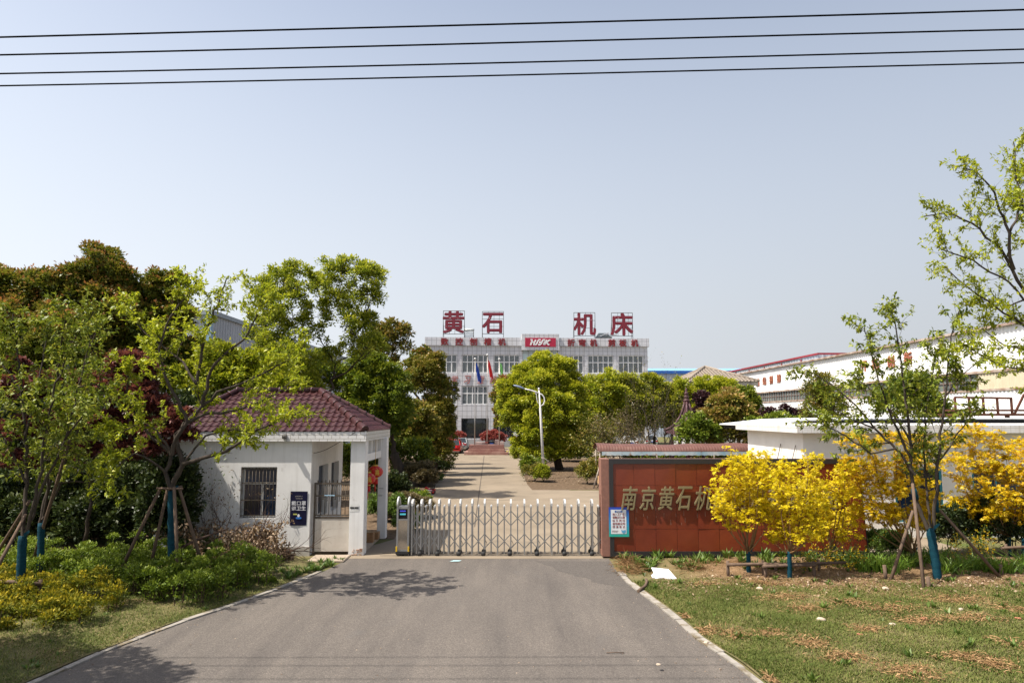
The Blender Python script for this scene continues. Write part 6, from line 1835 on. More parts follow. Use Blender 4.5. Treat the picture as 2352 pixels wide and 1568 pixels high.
for k, (px, pyb, w, h, Y0, lab) in enumerate(((-30, 1, 260, 0, 21.5, 'thick dark undergrowth at the left edge behind the hedge'), (130, 1, 230, 0, 22.0, 'thick dark undergrowth behind the two teal trunks'), (260, 1, 200, 0, 21.6, 'thick dark undergrowth left of the raking stakes'), (345, 1, 120, 0, 22.2, 'thick dark undergrowth against the guardhouse corner'))):
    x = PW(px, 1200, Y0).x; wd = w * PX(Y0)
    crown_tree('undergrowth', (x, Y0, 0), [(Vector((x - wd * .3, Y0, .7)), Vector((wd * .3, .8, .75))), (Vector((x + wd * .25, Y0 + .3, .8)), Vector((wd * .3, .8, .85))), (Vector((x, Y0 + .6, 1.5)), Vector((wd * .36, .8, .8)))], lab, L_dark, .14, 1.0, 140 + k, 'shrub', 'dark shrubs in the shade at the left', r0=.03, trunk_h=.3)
crown_tree('street_tree', (-10.6, 9.2, 0), [(Vector((-10.6, 9.4, 5.6)), Vector((1.7, 1.7, 1.5))), (Vector((-10.0, 8.4, 4.6)), Vector((1.2, 1.2, 1.0))), (Vector((-11.6, 10.2, 4.9)), Vector((1.5, 1.5, 1.2))), (Vector((-10.4, 7.4, 5.2)), Vector((1.5, 1.4, 1.2)))], 'green street tree just beyond the left edge of the photo shading the verge', L_camphor, .15, .8, 150, r0=.10, clump=.4, gaps=.3)
# ---- open camphor above the guardhouse
tC = 34.0
gb = [(640, 662, 44), (690, 645, 36), (738, 668, 36), (783, 640, 44), (838, 655, 40), (860, 640, 20), (815, 700, 34), (612, 705, 34), (668, 705, 36), (720, 722, 34), (770, 700, 26), (850, 690, 26), (600, 660, 26), (785, 615, 18), (640, 625 + 10, 20), (625, 760, 40), (680, 760, 30), (735, 770, 22), (800, 745, 22), (838, 745, 26), (600, 810, 40), (660, 820, 36), (715, 850, 30), (820, 790, 40), (770, 830, 30), (850, 800, 34), (640, 870, 44), (700, 890, 36), (590, 740, 24)]
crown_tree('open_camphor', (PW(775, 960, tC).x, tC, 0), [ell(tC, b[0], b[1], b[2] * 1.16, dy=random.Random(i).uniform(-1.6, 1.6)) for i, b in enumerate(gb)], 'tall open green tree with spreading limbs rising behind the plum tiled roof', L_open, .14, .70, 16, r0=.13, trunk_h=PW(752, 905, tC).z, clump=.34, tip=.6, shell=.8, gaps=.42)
crown_tree('background_tree', (PW(700, 960, 40).x, 40, 0), [ell(40, 650, 860, 44), ell(40, 705, 880, 44), ell(40, 760, 870, 36), ell(40, 835, 850, 36), ell(40, 800, 880, 36), ell(40, 600, 880, 40), ell(40, 740, 830, 24), ell(40, 680, 820, 26)], 'shadowy olive tree filling the gap beneath the open camphor crown', L_camphor, .18, .9, 160, r0=.12)
# ---- round dense camphor right of the guardhouse roof
tB = PG(928, 1116).y
crown_tree('round_camphor', PG(928, 1117), [ell(tB, 862, 872, 48), ell(tB, 820, 895, 40), ell(tB, 905, 888, 38), ell(tB, 850, 840, 28), ell(tB, 885, 930, 56), ell(tB, 830, 945, 46), ell(tB, 915, 950, 32), ell(tB, 870, 975, 46), ell(tB, 800, 930, 28), ell(tB, 900, 985, 30)],
           'dense round green camphor with a forked dark trunk right of the guardhouse', L_camphor, .145, 1.5, 17, r0=.3, trunk_h=PW(928, 1040, tB).z)
crown_tree('camphor_tree', (PW(975, 1000, 43).x, 43, 0), [ell(43, 962, 960, 36), ell(43, 960, 1010, 36), ell(43, 985, 985, 26), ell(43, 940, 990, 30)], 'small brownish tree tucked behind the forked trunk', L_olive, .2, 1.4, 18, r0=.14)
gA = 'trees lining the left of the drive'
crown_tree('camphor_tree', (PW(1000, 1000, 47).x, 47, 0), [ell(47, 985, 855, 38), ell(47, 1012, 900, 32), ell(47, 965, 880, 36), ell(47, 1000, 950, 40), ell(47, 1018, 1000, 30), ell(47, 1008, 1045, 34), ell(47, 985, 1000, 34), ell(47, 1022, 960, 22)],
           'dense olive green tree whose clipped side borders the left of the drive', L_olive, .165, 1.5, 19, group=gA, r0=.2)
crown_tree('camphor_tree', (PW(965, 1000, 52).x, 52, 0), [ell(52, 972, 815, 18), ell(52, 962, 835, 26), ell(52, 945, 850, 22), ell(52, 985, 840, 24), ell(52, 940, 880, 24), ell(52, 1005, 850, 18), ell(52, 970, 870, 26)],
           'spiky rusty tipped tree in front of the left end of the office', L_rusty, .24, 1.0, 20, group=gA, r0=.16)
crown_tree('open_camphor', (PW(905, 1000, 56).x, 56, 0), [ell(56, 903, 760, 26), ell(56, 928, 765, 20), ell(56, 880, 765, 18), ell(56, 900, 790, 24), ell(56, 930, 800, 16), ell(56, 890, 815, 22), ell(56, 860, 790, 24), ell(56, 862, 760, 14), ell(56, 905, 835, 14), ell(56, 850, 820, 24)],
           'orange brown tipped open tree between the round camphor and the office', L_olive, .26, .8, 21, r0=.14, tip=.75, trunk_h=PW(905, 860, 56).z)
crown_tree('camphor_tree', (PW(1185, 1000, 66).x, 66, 0), [ell(66, 1152, 885, 20), ell(66, 1146, 915, 18), ell(66, 1150, 945, 16), ell(66, 1152, 970, 14)], 'rusty brown tree peeping out left of the big bright camphor', L_rusty, .26, 1.4, 22, r0=.12, tip=.8)
# ---- big bright camphor behind the street lamp, and the row to its right
tM = 52.0
crown_tree('big_camphor', (PW(1285, 1070, tM).x, tM, 0), [ell(tM, 1248, 853, 40, 36), ell(tM, 1205, 870, 36), ell(tM, 1290, 862, 38), ell(tM, 1180, 905, 34), ell(tM, 1318, 905, 36), ell(tM, 1240, 910, 52, dy=-1), ell(tM, 1280, 945, 50, dy=-1.2), ell(tM, 1195, 955, 42), ell(tM, 1325, 955, 32), ell(tM, 1240, 985, 46, dy=-1), ell(tM, 1165, 945, 22), ell(tM, 1300, 1000, 40), ell(tM, 1205, 1005, 28), ell(tM, 1340, 985, 24), ell(tM, 1235, 1030, 36, dy=-1), ell(tM, 1290, 1035, 38, dy=-1), ell(tM, 1330, 1025, 28), ell(tM, 1195, 1035, 22)],
           'big round bright yellow green camphor behind the street lamp', L_bright, .15, 1.6, 23, r0=.3, trunk_h=1.6, tip=.7, clump=.40)
gN = 'row of bright camphors before the office'
for k, (bl, Y, lab) in enumerate((
    ([(1385, 895, 40), (1370, 940, 42), (1405, 930, 36), (1385, 980, 40), (1360, 905, 24)], 60, 'bright green camphor just right of the biggest one'),
    ([(1440, 893, 34), (1432, 930, 38), (1460, 945, 34), (1440, 975, 36)], 63, 'bright green camphor behind the tall bare tree'),
    ([(1500, 895, 32), (1492, 930, 36), (1525, 925, 32), (1505, 965, 34)], 64, 'bright green camphor between the bare tree and the pavilion'),
    ([(1560, 905, 32), (1548, 935, 32), (1580, 920, 24), (1560, 965, 30)], 64, 'bright green camphor standing behind the pavilion roof'),
    ([(1630, 900, 34), (1605, 910, 26), (1660, 905, 32), (1640, 940, 36), (1612, 945, 24)], 63, 'bright green camphor right of the pavilion finial'),
    ([(1690, 918, 26), (1712, 915, 24), (1725, 935, 24), (1700, 945, 30), (1738, 950, 18)], 60, 'yellow green tree at the wall corner of the old house'))):
    crown_tree('row_camphor', (PW(bl[0][0], 1000, Y).x, Y, 0), [ell(Y, *b) for b in bl], lab, L_bright if k != 5 else L_camphor, .19, 1.4, 40 + k, group=gN, r0=.16, tip=.65)
tR = 44.0
crown_tree('rusty_tree', (PW(1680, 1010, tR).x, tR, 0), [ell(tR, 1672, 935, 36), ell(tR, 1640, 965, 30), ell(tR, 1705, 960, 32), ell(tR, 1665, 990, 36), ell(tR, 1700, 1005, 30), ell(tR, 1640, 1010, 30)], 'rusty brown leaved bushy tree left of the white hut', L_olive, .2, 1.4, 50, r0=.12, tip=.85)
crown_tree('green_shrub', (PW(1605, 1010, 43).x, 43, 0), [ell(43, 1600, 985, 32), ell(43, 1625, 1000, 28), ell(43, 1580, 1005, 24), ell(43, 1735, 985, 24), ], 'glossy green shrub above the brown shed roof', L_hedge, .18, 1.2, 51, 'shrub', r0=.06)
crown_tree('purple_tree', (PW(1612, 970, 58.5).x, 58.5, 0), [ell(58.5, 1612, 915, 18), ell(58.5, 1620, 935, 18), ell(58.5, 1605, 950, 16)], 'dark purple leaved tree beside the pavilion roof', L_purple, .2, 1.2, 52, r0=.08)
crown_tree('purple_shrub', (PW(1790, 980, 46).x, 46, 0), [ell(46, 1765, 955, 20, 16), ell(46, 1830, 955, 22, 14), ell(46, 1800, 945, 14, 14), ell(46, 1850, 960, 20, 14)], 'purple leaved shrub before the white factory wall', L_purple, .17, 1.0, 53, 'shrub', r0=.05)
crown_tree('green_shrub', (PW(1790, 980, 44).x, 44, 0), [ell(44, 1790, 965, 26, 16), ell(44, 1755, 975, 22, 14), ell(44, 1830, 972, 26, 14)], 'pale green shrub in front of the purple one by the white factory', L_camphor, .16, .9, 54, 'shrub', r0=.05)
crown_tree('factory_tree', (PW(1885, 960, 43).x, 43, 0), [ell(43, 1882, 885, 30), ell(43, 1870, 915, 32), ell(43, 1905, 930, 34), ell(43, 1880, 955, 36), ell(43, 1930, 955, 26)], 'olive twiggy tree before the middle of the white factory', L_olive, .15, .55, 55, r0=.1)
crown_tree('factory_tree', (PW(2085, 970, 41).x, 41, 0), [ell(41, 2075, 905, 40), ell(41, 2110, 895, 36), ell(41, 2050, 935, 36), ell(41, 2120, 935, 40), ell(41, 2160, 950, 30)], 'dark green rounded tree before the right of the white factory', L_camphor, .17, 1.1, 56, r0=.12)
crown_tree('photinia_shrub', (PW(1132, 1010, 79).x, 84, 0), [ell(84, 1132, 1002, 20, 11), ell(84, 1115, 1006, 12, 9), ell(84, 1150, 1006, 12, 9)], 'clipped red photinia bush before the office behind the platform', L_photinia, .2, 1.6, 57, 'shrub', 'red bushes before the office', r0=.06, trunk_h=.4)
crown_tree('photinia_shrub', (PW(1052, 1005, 86).x, 86, 0), [ell(86, 1055, 1003, 13, 9), ell(86, 1040, 1004, 12, 9)], 'clipped red photinia bush beside the silver sedan', L_photinia, .2, 1.6, 58, 'shrub', 'red bushes before the office', r0=.06, trunk_h=.4)

# ---- bare and twiggy trees
def grow(rng, p, d, L, r, depth, tubes, nodes, up=.08, wander=.16, kids=3, spread=.7, ratio=.68):
    seg = max(3, int(L / .28)); st = L / seg; pts = [p.copy()]; rad = [r]
    for i in range(seg):
        d = (d + Vector(rng.normal(size=3)) * wander + Vector((0, 0, up))).normalized()
        p = p + d * st; pts.append(p.copy()); rad.append(r * (1 - .55 * (i + 1) / seg))
        if depth <= 1: nodes.append((p.copy(), d.copy()))
    tubes.append((pts, rad))
    if depth > 0:
        for k in range(kids):
            i = int(len(pts) * (.35 + .6 * (k + rng.random()) / kids)); i = min(i, len(pts) - 1)
            q = pts[i]; v = Vector(rng.normal(size=3)); dd = (pts[i] - pts[max(i - 1, 0)]).normalized(); v = (v - dd * v.dot(dd)).normalized()
            grow(rng, q, (dd + v * spread * rng.uniform(.7, 1.3)).normalized(), L * ratio * rng.uniform(.75, 1.15), rad[i] * .62, depth - 1, tubes, nodes, up, wander, kids, spread, ratio)
def twig_tree(name, base, h, label, seed, cat='tree', group=None, bark=None, leaf=None, lsize=.08, per=3, stems=3, r0=.06, spread=.6, depth=3, kids=4, lean=.25, up=.08):
    rng = np.random.default_rng(seed); base = Vector(base)
    t = thing(name, base, label, cat, group)
    tubes, nodes = [], []
    for s in range(stems):
        a = 2 * math.pi * s / stems + rng.random()
        d = Vector((math.cos(a) * lean, math.sin(a) * lean, 1)).normalized()
        grow(rng, base.copy(), d, h * rng.uniform(.5, .7), r0, depth, tubes, nodes, up=up, spread=spread, kids=kids)
    mb = MB()
    for pts, rad in tubes: mb.tube(pts, rad, 5 if rad[0] < .03 else 7, cap=False)
    mb.build('trunk', bark or M_bark, t, fix=False)
    if leaf and nodes:
        P = np.array([n[0][:] for n in nodes]); D = np.array([n[1][:] for n in nodes])
        P = np.repeat(P, per, 0); D = np.repeat(D, per, 0); m = len(P)
        P = P + rng.normal(size=P.shape) * lsize * .7
        A = unit(D * .6 + rng.normal(size=(m, 3)) * .7); L = lsize * rng.uniform(.6, 1.3, m)
        leaves('crown', P, A, rng.normal(size=(m, 3)) * .5 + [0, 0, 1], L, L * .5, rng.random(m), leaf, t)
    return t
twig_tree('bare_tree', (PW(1470, 1060, 50).x, 50, 0), 6.6, 'tall bare grey brown tree standing before the row of bright camphors', 61, bark=M_bark, leaf=L_olive, lsize=.10, per=1, stems=3, r0=.06, depth=3, kids=4, lean=.14, spread=.5)
twig_tree('bare_tree', (PW(1535, 1060, 50).x, 50, 0), 4.4, 'shorter bare grey tree in front of the pavilion', 62, bark=M_bark, leaf=L_twig_brown, lsize=.09, per=1, stems=4, r0=.06, depth=3, kids=4, lean=.35)
twig_tree('bare_shrub', (PW(1420, 1060, 47).x, 47, 0), 3.6, 'twiggy brown shrub above the left end of the shed roof', 63, 'shrub', bark=M_bark, leaf=L_twig_brown, lsize=.12, per=3, stems=5, r0=.045, depth=3, kids=4, lean=.45)
twig_tree('bare_shrub', (PW(1385, 1060, 48).x, 48, 0), 3.6, 'olive twiggy shrub between the big camphor and the shed', 64, 'shrub', bark=M_bark, leaf=L_olive, lsize=.14, per=3, stems=5, r0=.045, depth=3, kids=4, lean=.45)
# shrubs under the lamp and the big camphor
def bush(name, px, pyb, w, h, label, leaf, seed, size=.10, dens=.9, cat='shrub', group=None, bark=None, n=5):
    g = PG(px, pyb); k = g.y / 1568; rng = np.random.default_rng(seed)
    bl = []
    for i in range(n):
        x = g.x + rng.uniform(-.5, .5) * w * k; y = g.y + rng.uniform(0, .6) * w * k
        hh = h * k * rng.uniform(.65, 1.0)
        bl.append((Vector((x, y, hh * .55)), Vector((w * k * .32, w * k * .3, hh * .45))))
    return crown_tree(name, (g.x, g.y + .3 * w * k, 0), bl, label, leaf, size, dens, seed, cat, group, bark or M_bark, r0=.03, trunk_h=.15)
bush('lamp_shrub', 1222, 1090, 44, 48, 'glossy leaved shrub at the drive corner left of the street lamp', L_camphor, 70, .13, .8)
bush('lamp_shrub', 1250, 1108, 30, 42, 'fresh green shrub at the foot of the street lamp', L_open, 71, .12, .9)
bush('lamp_shrub', 1228, 1106, 40, 46, 'olive brown shrub in front of the glossy one by the lamp', L_olive, 72, .11, .7)
bush('lamp_shrub', 1348, 1113, 60, 66, 'thin olive conifer like shrub left of the red wall end', L_olive, 73, .10, .55)
bush('under_tree_shrub', 1300, 1062, 90, 40, 'dark tangle of low shrub beneath the big bright camphor', L_dark, 74, .16, .8)
bush('under_tree_shrub', 1370, 1050, 60, 44, 'dark low shrub behind the left end of the shed', L_dark, 75, .16, .8)
bush('garden_shrub', 1500, 1062, 130, 34, 'dark green garden shrub seen under the shed valance', L_camphor, 76, .16, .8)
bush('garden_shrub', 1640, 1062, 130, 34, 'reddish garden shrub seen under the right part of the shed valance', L_rusty, 77, .16, .8)
# hedges and planting left of the drive
bush('brown_hedge_bush', 958, 1118, 84, 58, 'rounded twiggy brown bush at the left edge of the drive', L_twig_brown, 80, .09, 1.3, n=8)
bush('brown_hedge_bush', 930, 1195, 110, 56, 'dull brown clipped bush just behind the gate drive unit', L_twig_brown, 81, .085, 1.2, n=8)
bush('brown_hedge_bush', 880, 1200, 60, 60, 'dark green weeds seen between the porch pillars', L_weed, 82, .09, .9, n=5)
bush('brown_hedge_bush', 990, 1108, 40, 24, 'strip of fresh green weeds at the left edge of the drive', L_weed, 83, .10, .9, n=5)
bush('brown_hedge_bush', 920, 1222, 60, 42, 'fresh green weeds behind the gate drive unit', L_weed, 84, .08, .9, n=5)
bush('brown_hedge_bush', 970, 1160, 46, 30, 'low green edge bush beside the ride-on toy', L_camphor, 85, .09, .9, n=5)
bush('drive_hedge', 1005, 1085, 44, 30, 'low dark clipped hedge at the foot of the olive tree by the drive', L_dark, 86, .13, 1.2, n=5)
bush('drive_hedge', 900, 1150, 70, 70, 'dark twiggy shrub behind the rear porch pillar', L_dark, 87, .12, .9, n=6)
crown_tree('garden_shrub', (PW(880, 1060, 40).x, 42, 0), [ell(42, 890, 1055, 40, 40), ell(42, 960, 1050, 40, 40), ell(42, 840, 1060, 40, 40), ell(42, 800, 1070, 40, 50)], 'leafy green shrub behind the porch and the forked trunk', L_camphor, .17, .9, 88, 'shrub', r0=.05)

# ---- front trees with wrapped trunks
def wrapped_trunk(pts, r, t, seed):
    rng = np.random.default_rng(seed); mb = MB()
    pts = [Vector(p) for p in pts]; path = []; rad = []
    for a, b in zip(pts, pts[1:]):
        for k in range(8): path.append(a.lerp(b, k / 8)); rad.append(r * (1 + .07 * math.sin(len(rad) * 2.4) + rng.normal() * .03))
    path.append(pts[-1]); rad.append(r * .9)
    mb.tube(path, rad, 12, smooth=True)
    # a loose torn end of the wrap
    e = pts[-1]; mb.add([e + Vector((r * .8, -r * .6, -.04)), e + Vector((r * 2.2, -r * .7, .09)), e + Vector((r * 2.0, -r * .7, .13)), e + Vector((r * .6, -r * .6, .06))], [(0, 1, 2, 3)])
    return mb.build('trunk_wrap', M_wrap, t, fix=False)
def limb_tree(name, base, wrap_px, Y, limbs, label, leaf, lsize, seed, twig=(0.5, 1.1), ntwig=7, per=4, droop=0.0, bark=None, group=None, wrap_r=.075, width=.45, lobes=1, start=.3, r_limb=.055, cat='tree', clus=.5):
    """limbs: list of (pixel polyline, depth offsets, start radius factor); twigs with leaf rosettes grow off each limb"""
    rng = np.random.default_rng(seed)
    base = Vector(base); t = thing(name, base, label, cat, group)
    if wrap_px:
        top = PW(*wrap_px, Y)
        mid = base.lerp(top, .5) + Vector((rng.normal() * .02, 0, 0))
        wrapped_trunk([base - Vector((0, 0, .05)), mid, top], wrap_r, t, seed)
    tubes, nodes = [], []
    for pl, dys, rf in limbs:
        pts = []
        n = len(pl)
        for i, (x, y) in enumerate(pl):
            pts.append(PW(x, y, Y + dys * i / max(1, n - 1)))
        # densify with jitter
        path = []
        for a, b in zip(pts, pts[1:]):
            m = max(2, int((b - a).length / .16))
            for k in range(m):
                path.append(a.lerp(b, k / m) + Vector(rng.normal(size=3)) * .012)
        path.append(pts[-1])
        m = len(path); r = r_limb * rf
        rad = [r * (1 - .82 * i / (m - 1)) + .004 for i in range(m)]
        tubes.append((path, rad))
        for k in range(int(ntwig * m * .16 / .9) + 2):
            i = int(m * (start + (1 - start) * rng.random() ** .85)); i = min(i, m - 2)
            dd = (path[i + 1] - path[max(0, i - 1)]).normalized()
            v = Vector(rng.normal(size=3)); v = (v - dd * v.dot(dd)).normalized()
            d = (dd * .7 + v * rng.uniform(.5, 1.1) + Vector((0, 0, .15))).normalized()
            grow(rng, path[i], d, rng.uniform(*twig), max(.004, rad[i] * .3), 1, tubes, nodes, up=.03 - droop * .05, wander=.14, kids=3, spread=.6, ratio=.55)
        for i in range(int(m * .75), m): nodes.append((path[i], (path[min(i + 1, m - 1)] - path[i - 1]).normalized()))
    mb = MB()
    for pts, rad in tubes: mb.tube(pts, rad, 5 if rad[0] < .02 else 8, cap=False)
    mb.build('trunk', bark or M_bark, t, fix=False)
    keep = [n for n in nodes if rng.random() < clus]
    P = np.array([n[0][:] for n in keep]); D = np.array([n[1][:] for n in keep])
    P = np.repeat(P, per, 0); D = np.repeat(D, per, 0); m = len(P)
    A = unit(D * .55 + rng.normal(size=(m, 3)) * .75 + np.array([0, 0, -droop]))
    L = lsize * rng.uniform(.55, 1.3, m)
    leaves('crown', P + rng.normal(size=(m, 3)) * .02, A, rng.normal(size=(m, 3)) * .55 + [0, 0, 1], L, L * width, np.clip(rng.normal(.5, .25, m), 0, 1), leaf, t, lobes)
    return t
def stake(mbs, p, q, r=.035): mbs.tube([p, Vector(p).lerp(Vector(q), .5) + Vector((.01, .01, 0)), q], [r * 1.1, r, r * .95], 8)
def stake_tripod(name, feet, top, label, ends=None, bar=None):
    t = thing(name, feet[0], label, 'tree stakes', 'tree supports')
    for f, q in zip(feet, ends or [top] * len(feet)):
        MB().tube([f - Vector((0, 0, .03)), Vector(f).lerp(Vector(q), .5), q], [.042, .038, .034], 8).build('stake', M_stake, t)
    if bar:
        mb = MB()
        for a, b in bar: mb.tube([a, b], .026, 7)
        mb.build('tie_bar', M_stake, t)
    return t
# lime green tree before the guardhouse
YH = PG(398, 1368).y
bH = PG(398, 1368)
a1 = lambda x, y: (x * .2746, 545.5 + y * .2746)
a2 = lambda x, y: (x * .2746, 947.5 + y * .2746)
limH = [([(392, 1130), (398, 1105), (420, 1066), (402, 1000), (426, 972), (453, 945), (464, 927), (452, 880), (460, 830), (470, 770), (500, 700), (520, 640)], .8, 1.0),
        ([(398, 1105), (420, 1066), (453, 1057), (522, 1035), (585, 991), (640, 965), (690, 945)], -.5, .8),
        ([(392, 1125), (382, 1085), (395, 1044), (370, 1020), (343, 1000), (315, 960), (290, 900), (300, 840)], .5, .75),
        ([(395, 1044), (405, 1005), (430, 970), (410, 920), (380, 870), (365, 800), (390, 730), (440, 660)], -.6, .75),
        ([(464, 927), (480, 870), (492, 834), (522, 809), (560, 780), (590, 730), (600, 680)], -.7, .6),
        ([(426, 972), (470, 950), (530, 945), (580, 930), (630, 905), (680, 870)], .9, .55),
        ([(382, 1085), (350, 1060), (310, 1040), (270, 1070), (240, 1095)], -.7, .4),
        ([(453, 945), (500, 900), (560, 880), (620, 850), (680, 820), (700, 790)], .4, .55),
        ([(452, 880), (420, 830), (350, 780), (310, 740), (300, 700)], .9, .5),
        ([(420, 1066), (470, 1000), (540, 985), (600, 1000)], .8, .45), ([(395, 1044), (360, 990), (330, 970), (290, 985), (255, 1010)], -.2, .45)]
limb_tree('lime_tree', bH, (394, 1126), YH, limH, 'lime green young tree with a teal wrapped trunk and four stakes before the guardhouse', L_sapling, .105, 101, twig=(.25, .58), ntwig=6.6, per=8, r_limb=.06, wrap_r=.085, width=.42, start=.3, clus=.55)
pt = lambda px, py, Y=YH: PW(px, py, Y)
topH = pt(392, 1124)
stake_tripod('tree_stakes', [PG(257, 1350), PG(336, 1345), PG(411, 1374), PG(478, 1342)], topH, 'four raking wooden stakes tied to the lime green tree by the guardhouse',
             [pt(368, 1122), pt(385, 1122, YH + .25), pt(400, 1118, YH - .12), pt(412, 1122, YH + .1)], [(pt(360, 1121, YH - .1), pt(420, 1122, YH - .1)), (pt(388, 1120, YH + .2), pt(418, 1117, YH + .2))])
# fallen branch stick leaning behind the hedge
o = MB().tube([PG(386, 1310), pt(420, 1255, YH + .6), pt(450, 1240, YH + 1.0), pt(520, 1215, YH + 1.6)], [.05, .045, .035, .02], 7).build('fallen_branch', M_deadwood, loc=PG(386, 1310)); tag(o, 'dead bough lying behind the hedge beside the stakes', 'branch')
# two cherries at the left
YG1 = PG(42, 1395).y
limG1 = [([(50, 1232), (56, 1180), (62, 1110), (58, 1000), (50, 900), (40, 800), (30, 720)], .5, 1.0), ([(58, 1228), (74, 1170), (95, 1080), (105, 980), (130, 880), (170, 780), (215, 715)], -.4, .8), ([(62, 1225), (80, 1165), (110, 1090), (150, 1010), (175, 910), (195, 830), (215, 760)], .4, .7),
         ([(62, 1110), (20, 1030), (-20, 960), (-50, 900)], -.3, .6), ([(58, 1000), (85, 900), (100, 820), (110, 745)], .8, .6), ([(130, 880), (140, 800), (150, 730)], -.8, .5), ([(50, 900), (10, 840), (-20, 780)], .5, .5), ([(150, 1010), (175, 970), (200, 945), (235, 930)], -.7, .45), ([(105, 980), (60, 930), (20, 890)], -.9, .45)]
limb_tree('cherry_tree', PG(42, 1395), (52, 1230), YG1, limG1, 'tall green cherry with a teal wrapped trunk at the left edge of the photo', L_cherry, .115, 102, twig=(.25, .6), ntwig=5.5, per=5, droop=.55, r_limb=.042, wrap_r=.085, group='young cherry trees with wrapped trunks', start=.18, clus=.6)
YG2 = PG(88, 1352).y
limG2 = [([(93, 1200), (110, 1130), (125, 1060), (150, 980), (180, 890), (205, 810), (225, 745)], .4, 1.0), ([(98, 1195), (135, 1120), (155, 1040), (190, 970), (215, 920), (240, 850)], -.4, .8), ([(100, 1190), (110, 1120), (105, 1020), (120, 930), (140, 850)], -.5, .7),
         ([(155, 1040), (190, 1060), (225, 1045), (255, 1030)], .5, .5), ([(135, 1060), (180, 1080), (215, 1060)], -.6, .4), ([(180, 890), (215, 880), (245, 895)], .3, .4)]
limb_tree('cherry_tree', PG(88, 1352), (95, 1200), YG2, limG2, 'green cherry with a teal wrapped trunk, second from the left edge', L_cherry, .115, 103, twig=(.25, .6), ntwig=5.5, per=5, droop=.55, r_limb=.04, wrap_r=.075, group='young cherry trees with wrapped trunks', start=.2, clus=.6)
stake_tripod('tree_stakes', [PG(-45, 1330), PG(60, 1340), PG(-70, 1420)], pt(60, 1185, YG1), 'raking wooden stakes tied to the cherries at the left edge', [pt(68, 1150, YG1), pt(160, 1010, YG1 + .8), pt(60, 1180, YG1)])
t = thing('tree_rail', PG(92, 1380), 'low wooden rail tied to the wrapped trunk at the left edge', 'tree rail')
rz = PW(60, 1337, YG1 - .1)
MB().tube([PW(-40, 1334, YG1 - .1), PW(30, 1336, YG1 - .12), PW(97, 1341, YG1 - .1)], [.04, .042, .04], 9).build('rail', M_stake, t)
q = PW(93, 1330, YG1 - .02); MB().tube([(q.x, q.y, 0), q], .042, 9).build('post', M_stake, t)
# cherry at the right
YI = PG(2150, 1340).y
limI = [([(2130, 1214), (2105, 1153), (2094, 1090), (2090, 1010), (2080, 920), (2068, 820), (2056, 740), (2045, 705)], .5, 1.0), ([(2144, 1216), (2150, 1150), (2153, 1070), (2160, 1000), (2172, 910), (2178, 820), (2190, 740), (2215, 690)], -.4, .9),
        ([(2100, 1090), (2060, 1030), (2010, 985), (1965, 930), (1920, 890), (1875, 860), (1842, 845)], .6, .7), ([(2095, 1060), (2050, 960), (2020, 880), (2000, 810), (1985, 745)], -.5, .65), ([(2138, 1210), (2130, 1130), (2122, 1040), (2125, 960), (2140, 880), (2150, 800)], .8, .65),
        ([(2060, 1030), (2000, 1040), (1940, 1000), (1890, 975), (1855, 965)], -.5, .5), ([(2150, 1070), (2190, 1010), (2220, 970), (2245, 935)], .3, .5), ([(2172, 910), (2210, 860), (2250, 830)], -.6, .4), ([(2010, 985), (1960, 965), (1900, 930)], .8, .4), ([(2090, 1010), (2030, 920), (1960, 860)], .3, .5)]
limb_tree('cherry_tree', PG(2156, 1342), (2136, 1212), YI, limI, 'young cherry with teal wrapped trunk and three raking stakes on the right lawn', L_cherry, .12, 104, twig=(.25, .6), ntwig=5.5, per=6, droop=.55, r_limb=.045, wrap_r=.095, group='young cherry trees with wrapped trunks', start=.22, clus=.5)
tI = [o for o in COL.objects if o.type == 'EMPTY' and o.get('label', '').startswith('young cherry with teal')][0]
for (u, v, w_) in (((2098, 1122), (2104, 1146), .065), ((2149, 1146), (2151, 1176), .06)):
    a_, b_ = PW(*u, YI + .08), PW(*v, YI + .08)
    MB().tube([a_, a_.lerp(b_, .35), a_.lerp(b_, .6), b_], [w_, w_ * 1.15, w_ * .95, w_ * 1.1], 10).build('wrap_band', M_wrap, tI, fix=False)
stake_tripod('tree_stakes', [PG(2042, 1341), PG(2124, 1366), PG(2308, 1336)], pt(2120, 1170, YI), 'three raking wooden stakes around the cherry on the right lawn', [pt(2097, 1172, YI + .1), pt(2096, 1110, YI - .12), pt(2160, 1172, YI + .05)])
for px, py, h, lab in ((2036, 1338, .42, 'short wooden peg at the foot of the left raking stake'), (2136, 1363, .38, 'short wooden peg at the foot of the middle raking stake'), (2303, 1330, .36, 'short wooden peg at the foot of the right raking stake')):
    g = PG(px, py); tag(MB().tube([g - Vector((0, 0, .05)), g + Vector((-.03, 0, h))], [.045, .042], 9).build('wooden_peg', M_stake, loc=g), lab, 'peg')
